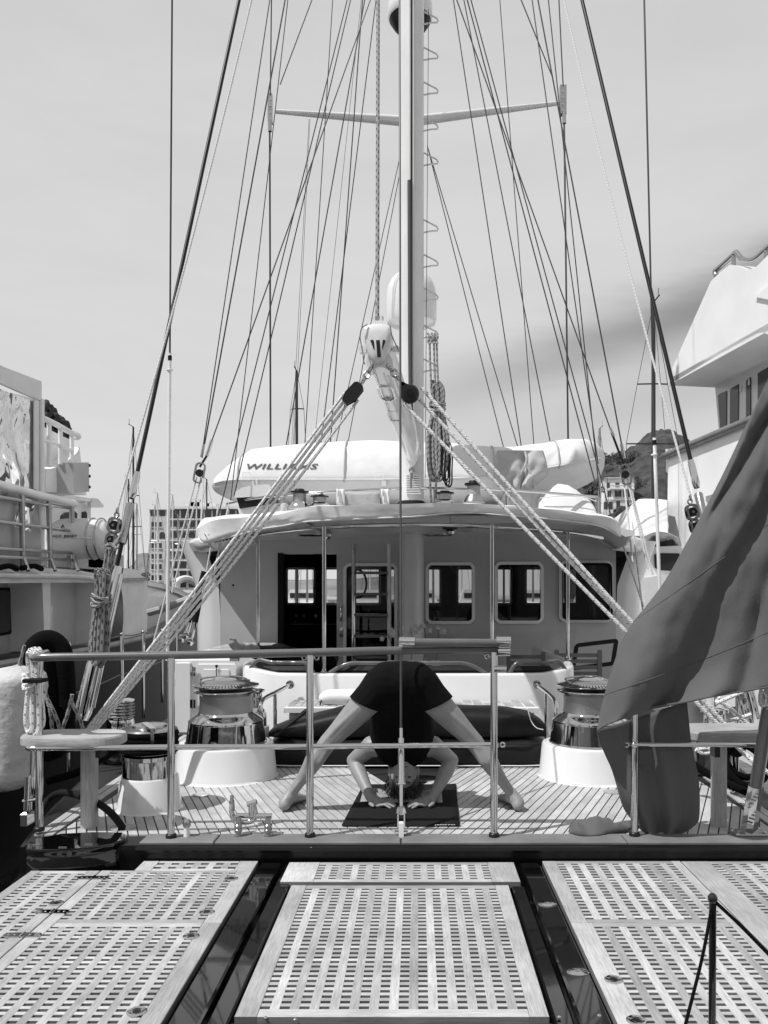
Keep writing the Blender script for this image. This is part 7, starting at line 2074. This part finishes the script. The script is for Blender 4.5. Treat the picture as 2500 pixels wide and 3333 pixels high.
# moored sailing boats behind
def sailboat(label, px, ytop, Y, mr=.09, mat='mast_paint', spr=(), hull_px=60, stays=True, grp='moored sailing boats'):
    s_ = thing('sailing_boat', label, 'boat', tuple(at(px, CY+2.5*F_PX/Y, Y)), grp)
    zt = at(px, ytop, Y).z; x = at(px, 0, Y).x
    mb = MB(); mb.tube([(x, Y, -.2), (x, Y, zt)], [mr, mr*.7], 10); mb.build('mast', mat, s_)
    mb = MB(); L_ = hull_px*Y/F_PX*.5
    rows = []
    for t in [k/8 for k in range(9)]:
        w = 1.3*math.sin(min(1, t*1.6)*PI/2)*(1 if t < .85 else .9)
        yy = Y-4+8*t
        rows.append([Vector((x-w, yy, .0)), Vector((x-w*.85, yy, -1.0)), Vector((x, yy, -1.75)), Vector((x+w*.85, yy, -1.0)), Vector((x+w, yy, .0)), Vector((x+w*.4, yy, .35)), Vector((x-w*.4, yy, .35))])
    mb.grid(rows, closed_u=True); mb.f.append([len(mb.v)-7+k for k in range(7)]); mb.build('hull', 'gelcoat_old', s_, 40)
    mb = MB(); mb.box((x-.04, Y-1.2, zt), (x+.04, Y+.1, zt+.03)); mb.tube([(x, Y-1, zt+.02), (x, Y-1, zt+.5)], .02, 5); mb.build('masthead', mat, s_)
    for py, wpx in spr:
        z = at(px, py, Y).z; w = wpx*Y/F_PX
        mb = MB(); mb.tube([(x-w, Y+.2, z+.03), (x, Y, z), (x+w, Y+.2, z+.03)], .045, 6); mb.build('spreader', mat, s_)
    if stays:
        w = (spr[0][1] if spr else 14)*Y/F_PX
        for sg in (-1, 1):
            P = [(x, Y, zt)]+[(x+sg*wp*Y/F_PX, Y+.2, at(px, py, Y).z) for py, wp in spr]+[(x+sg*1.3, Y, .1)]
            mb = MB(); mb.tube(P, .018, 5); mb.build('stay', 'wire', s_)
        mb = MB(); mb.tube([(x, Y, zt), (x, Y-5, .3)], .018, 5); mb.build('stay', 'wire', s_)
sailboat('sailing boat with tall dark mast and wide spreaders in front of the wooded hill', 2127, 985, 48, .16, 'wire', ((1249,50),(1444,86)))
sailboat('sailing boat whose dark mast tip shows above the covered tender', 966, 1208, 60, .14, 'wire', ((1330,22),))
sailboat('sailing boat mast standing right of the tender cover', 1952, 1395, 70, .16, 'steel', ((1549,26),))
for k, (px, yt, Y, m_, sp_) in enumerate(((434,1390,70,'wire',((1613,17),(1714,25))), (446,1640,90,'steel',((1740,12),)), (418,1560,95,'wire',((1660,12),)), (504,1645,110,'mast_paint',((1767,20),)), (513,1606,90,'mast_paint',((1760,24),)), (562,1611,100,'mast_paint',((1790,22),)), (579,1676,120,'steel',((1770,12),)), (640,1630,105,'mast_paint',((1765,14),)), (673,1560,95,'wire',((1660,20),)), (1205,1700,100,'mast_paint',()), (1500,1640,100,'mast_paint',()), (1000,1500,75,'steel',((1800,14),)), (1410,1500,70,'steel',((1820,12),)), (1640,1480,72,'wire',((1800,12),)), (1735,1500,80,'steel',()))):
    where = ['nearest the left turnbuckle', 'just right of the tallest one at left', 'left of the hydraulic ram rod', 'at the left edge of the hotel tower', 'in front of the hotel tower', 'right of the white shroud tube', 'in front of the arched windows', 'in front of the canopy sign', 'rising beside the tender bow', 'glimpsed through the door window', 'glimpsed through the cabin windows', 'showing inside the open doorway', 'showing in the window right of the mast', 'showing in the left pane of the middle window', 'showing in the right pane of the middle window'][k]
    sailboat('far moored sailing boat with its mast '+where, px, yt, Y, .11, m_, sp_)
# moored motor boats whose white sides close the view at water level
for k in range(9):
    px = 420+k*190; Y = 80+7*(k % 3)
    m_ = thing('moored_boat', 'white moored motor boat in the far row, number %d from the left' % (k+1) if False else ['white moored boat far off behind the left bow rail','white moored boat far off beside the hotel foot','white moored boat seen through the open door','white moored boat seen through the ladder window','white moored boat seen behind the mast foot','white moored boat seen in the middle cabin window','white moored boat seen in the right cabin window','white moored boat behind the right deckhouse corner','white moored boat behind the flag'][k], 'boat', tuple(at(px, CY+2.7*F_PX/Y, Y)), 'moored motor boats in the far row')
    x = at(px,0,Y).x
    mb = MB(); mb.prism([(x-3,Y,.2),(x+3,Y,.2),(x+2.6,Y,-1.75),(x-2.6,Y,-1.75)], (0,6,0)); mb.build('hull', 'gelcoat', m_, 0)
    mb = MB(); mb.prism([(x-2,Y+.5,.201),(x+2,Y+.5,.201),(x+1.5,Y+.5,1.6),(x-1.5,Y+.5,1.6)], (0,3,0)); mb.build('cabin', 'gelcoat', m_, 0)
    mb = MB(); mb.box((x-1.5,Y+.45,.75), (x+1.5,Y+.49,1.25)); mb.build('window', 'dark_window', m_, 0)
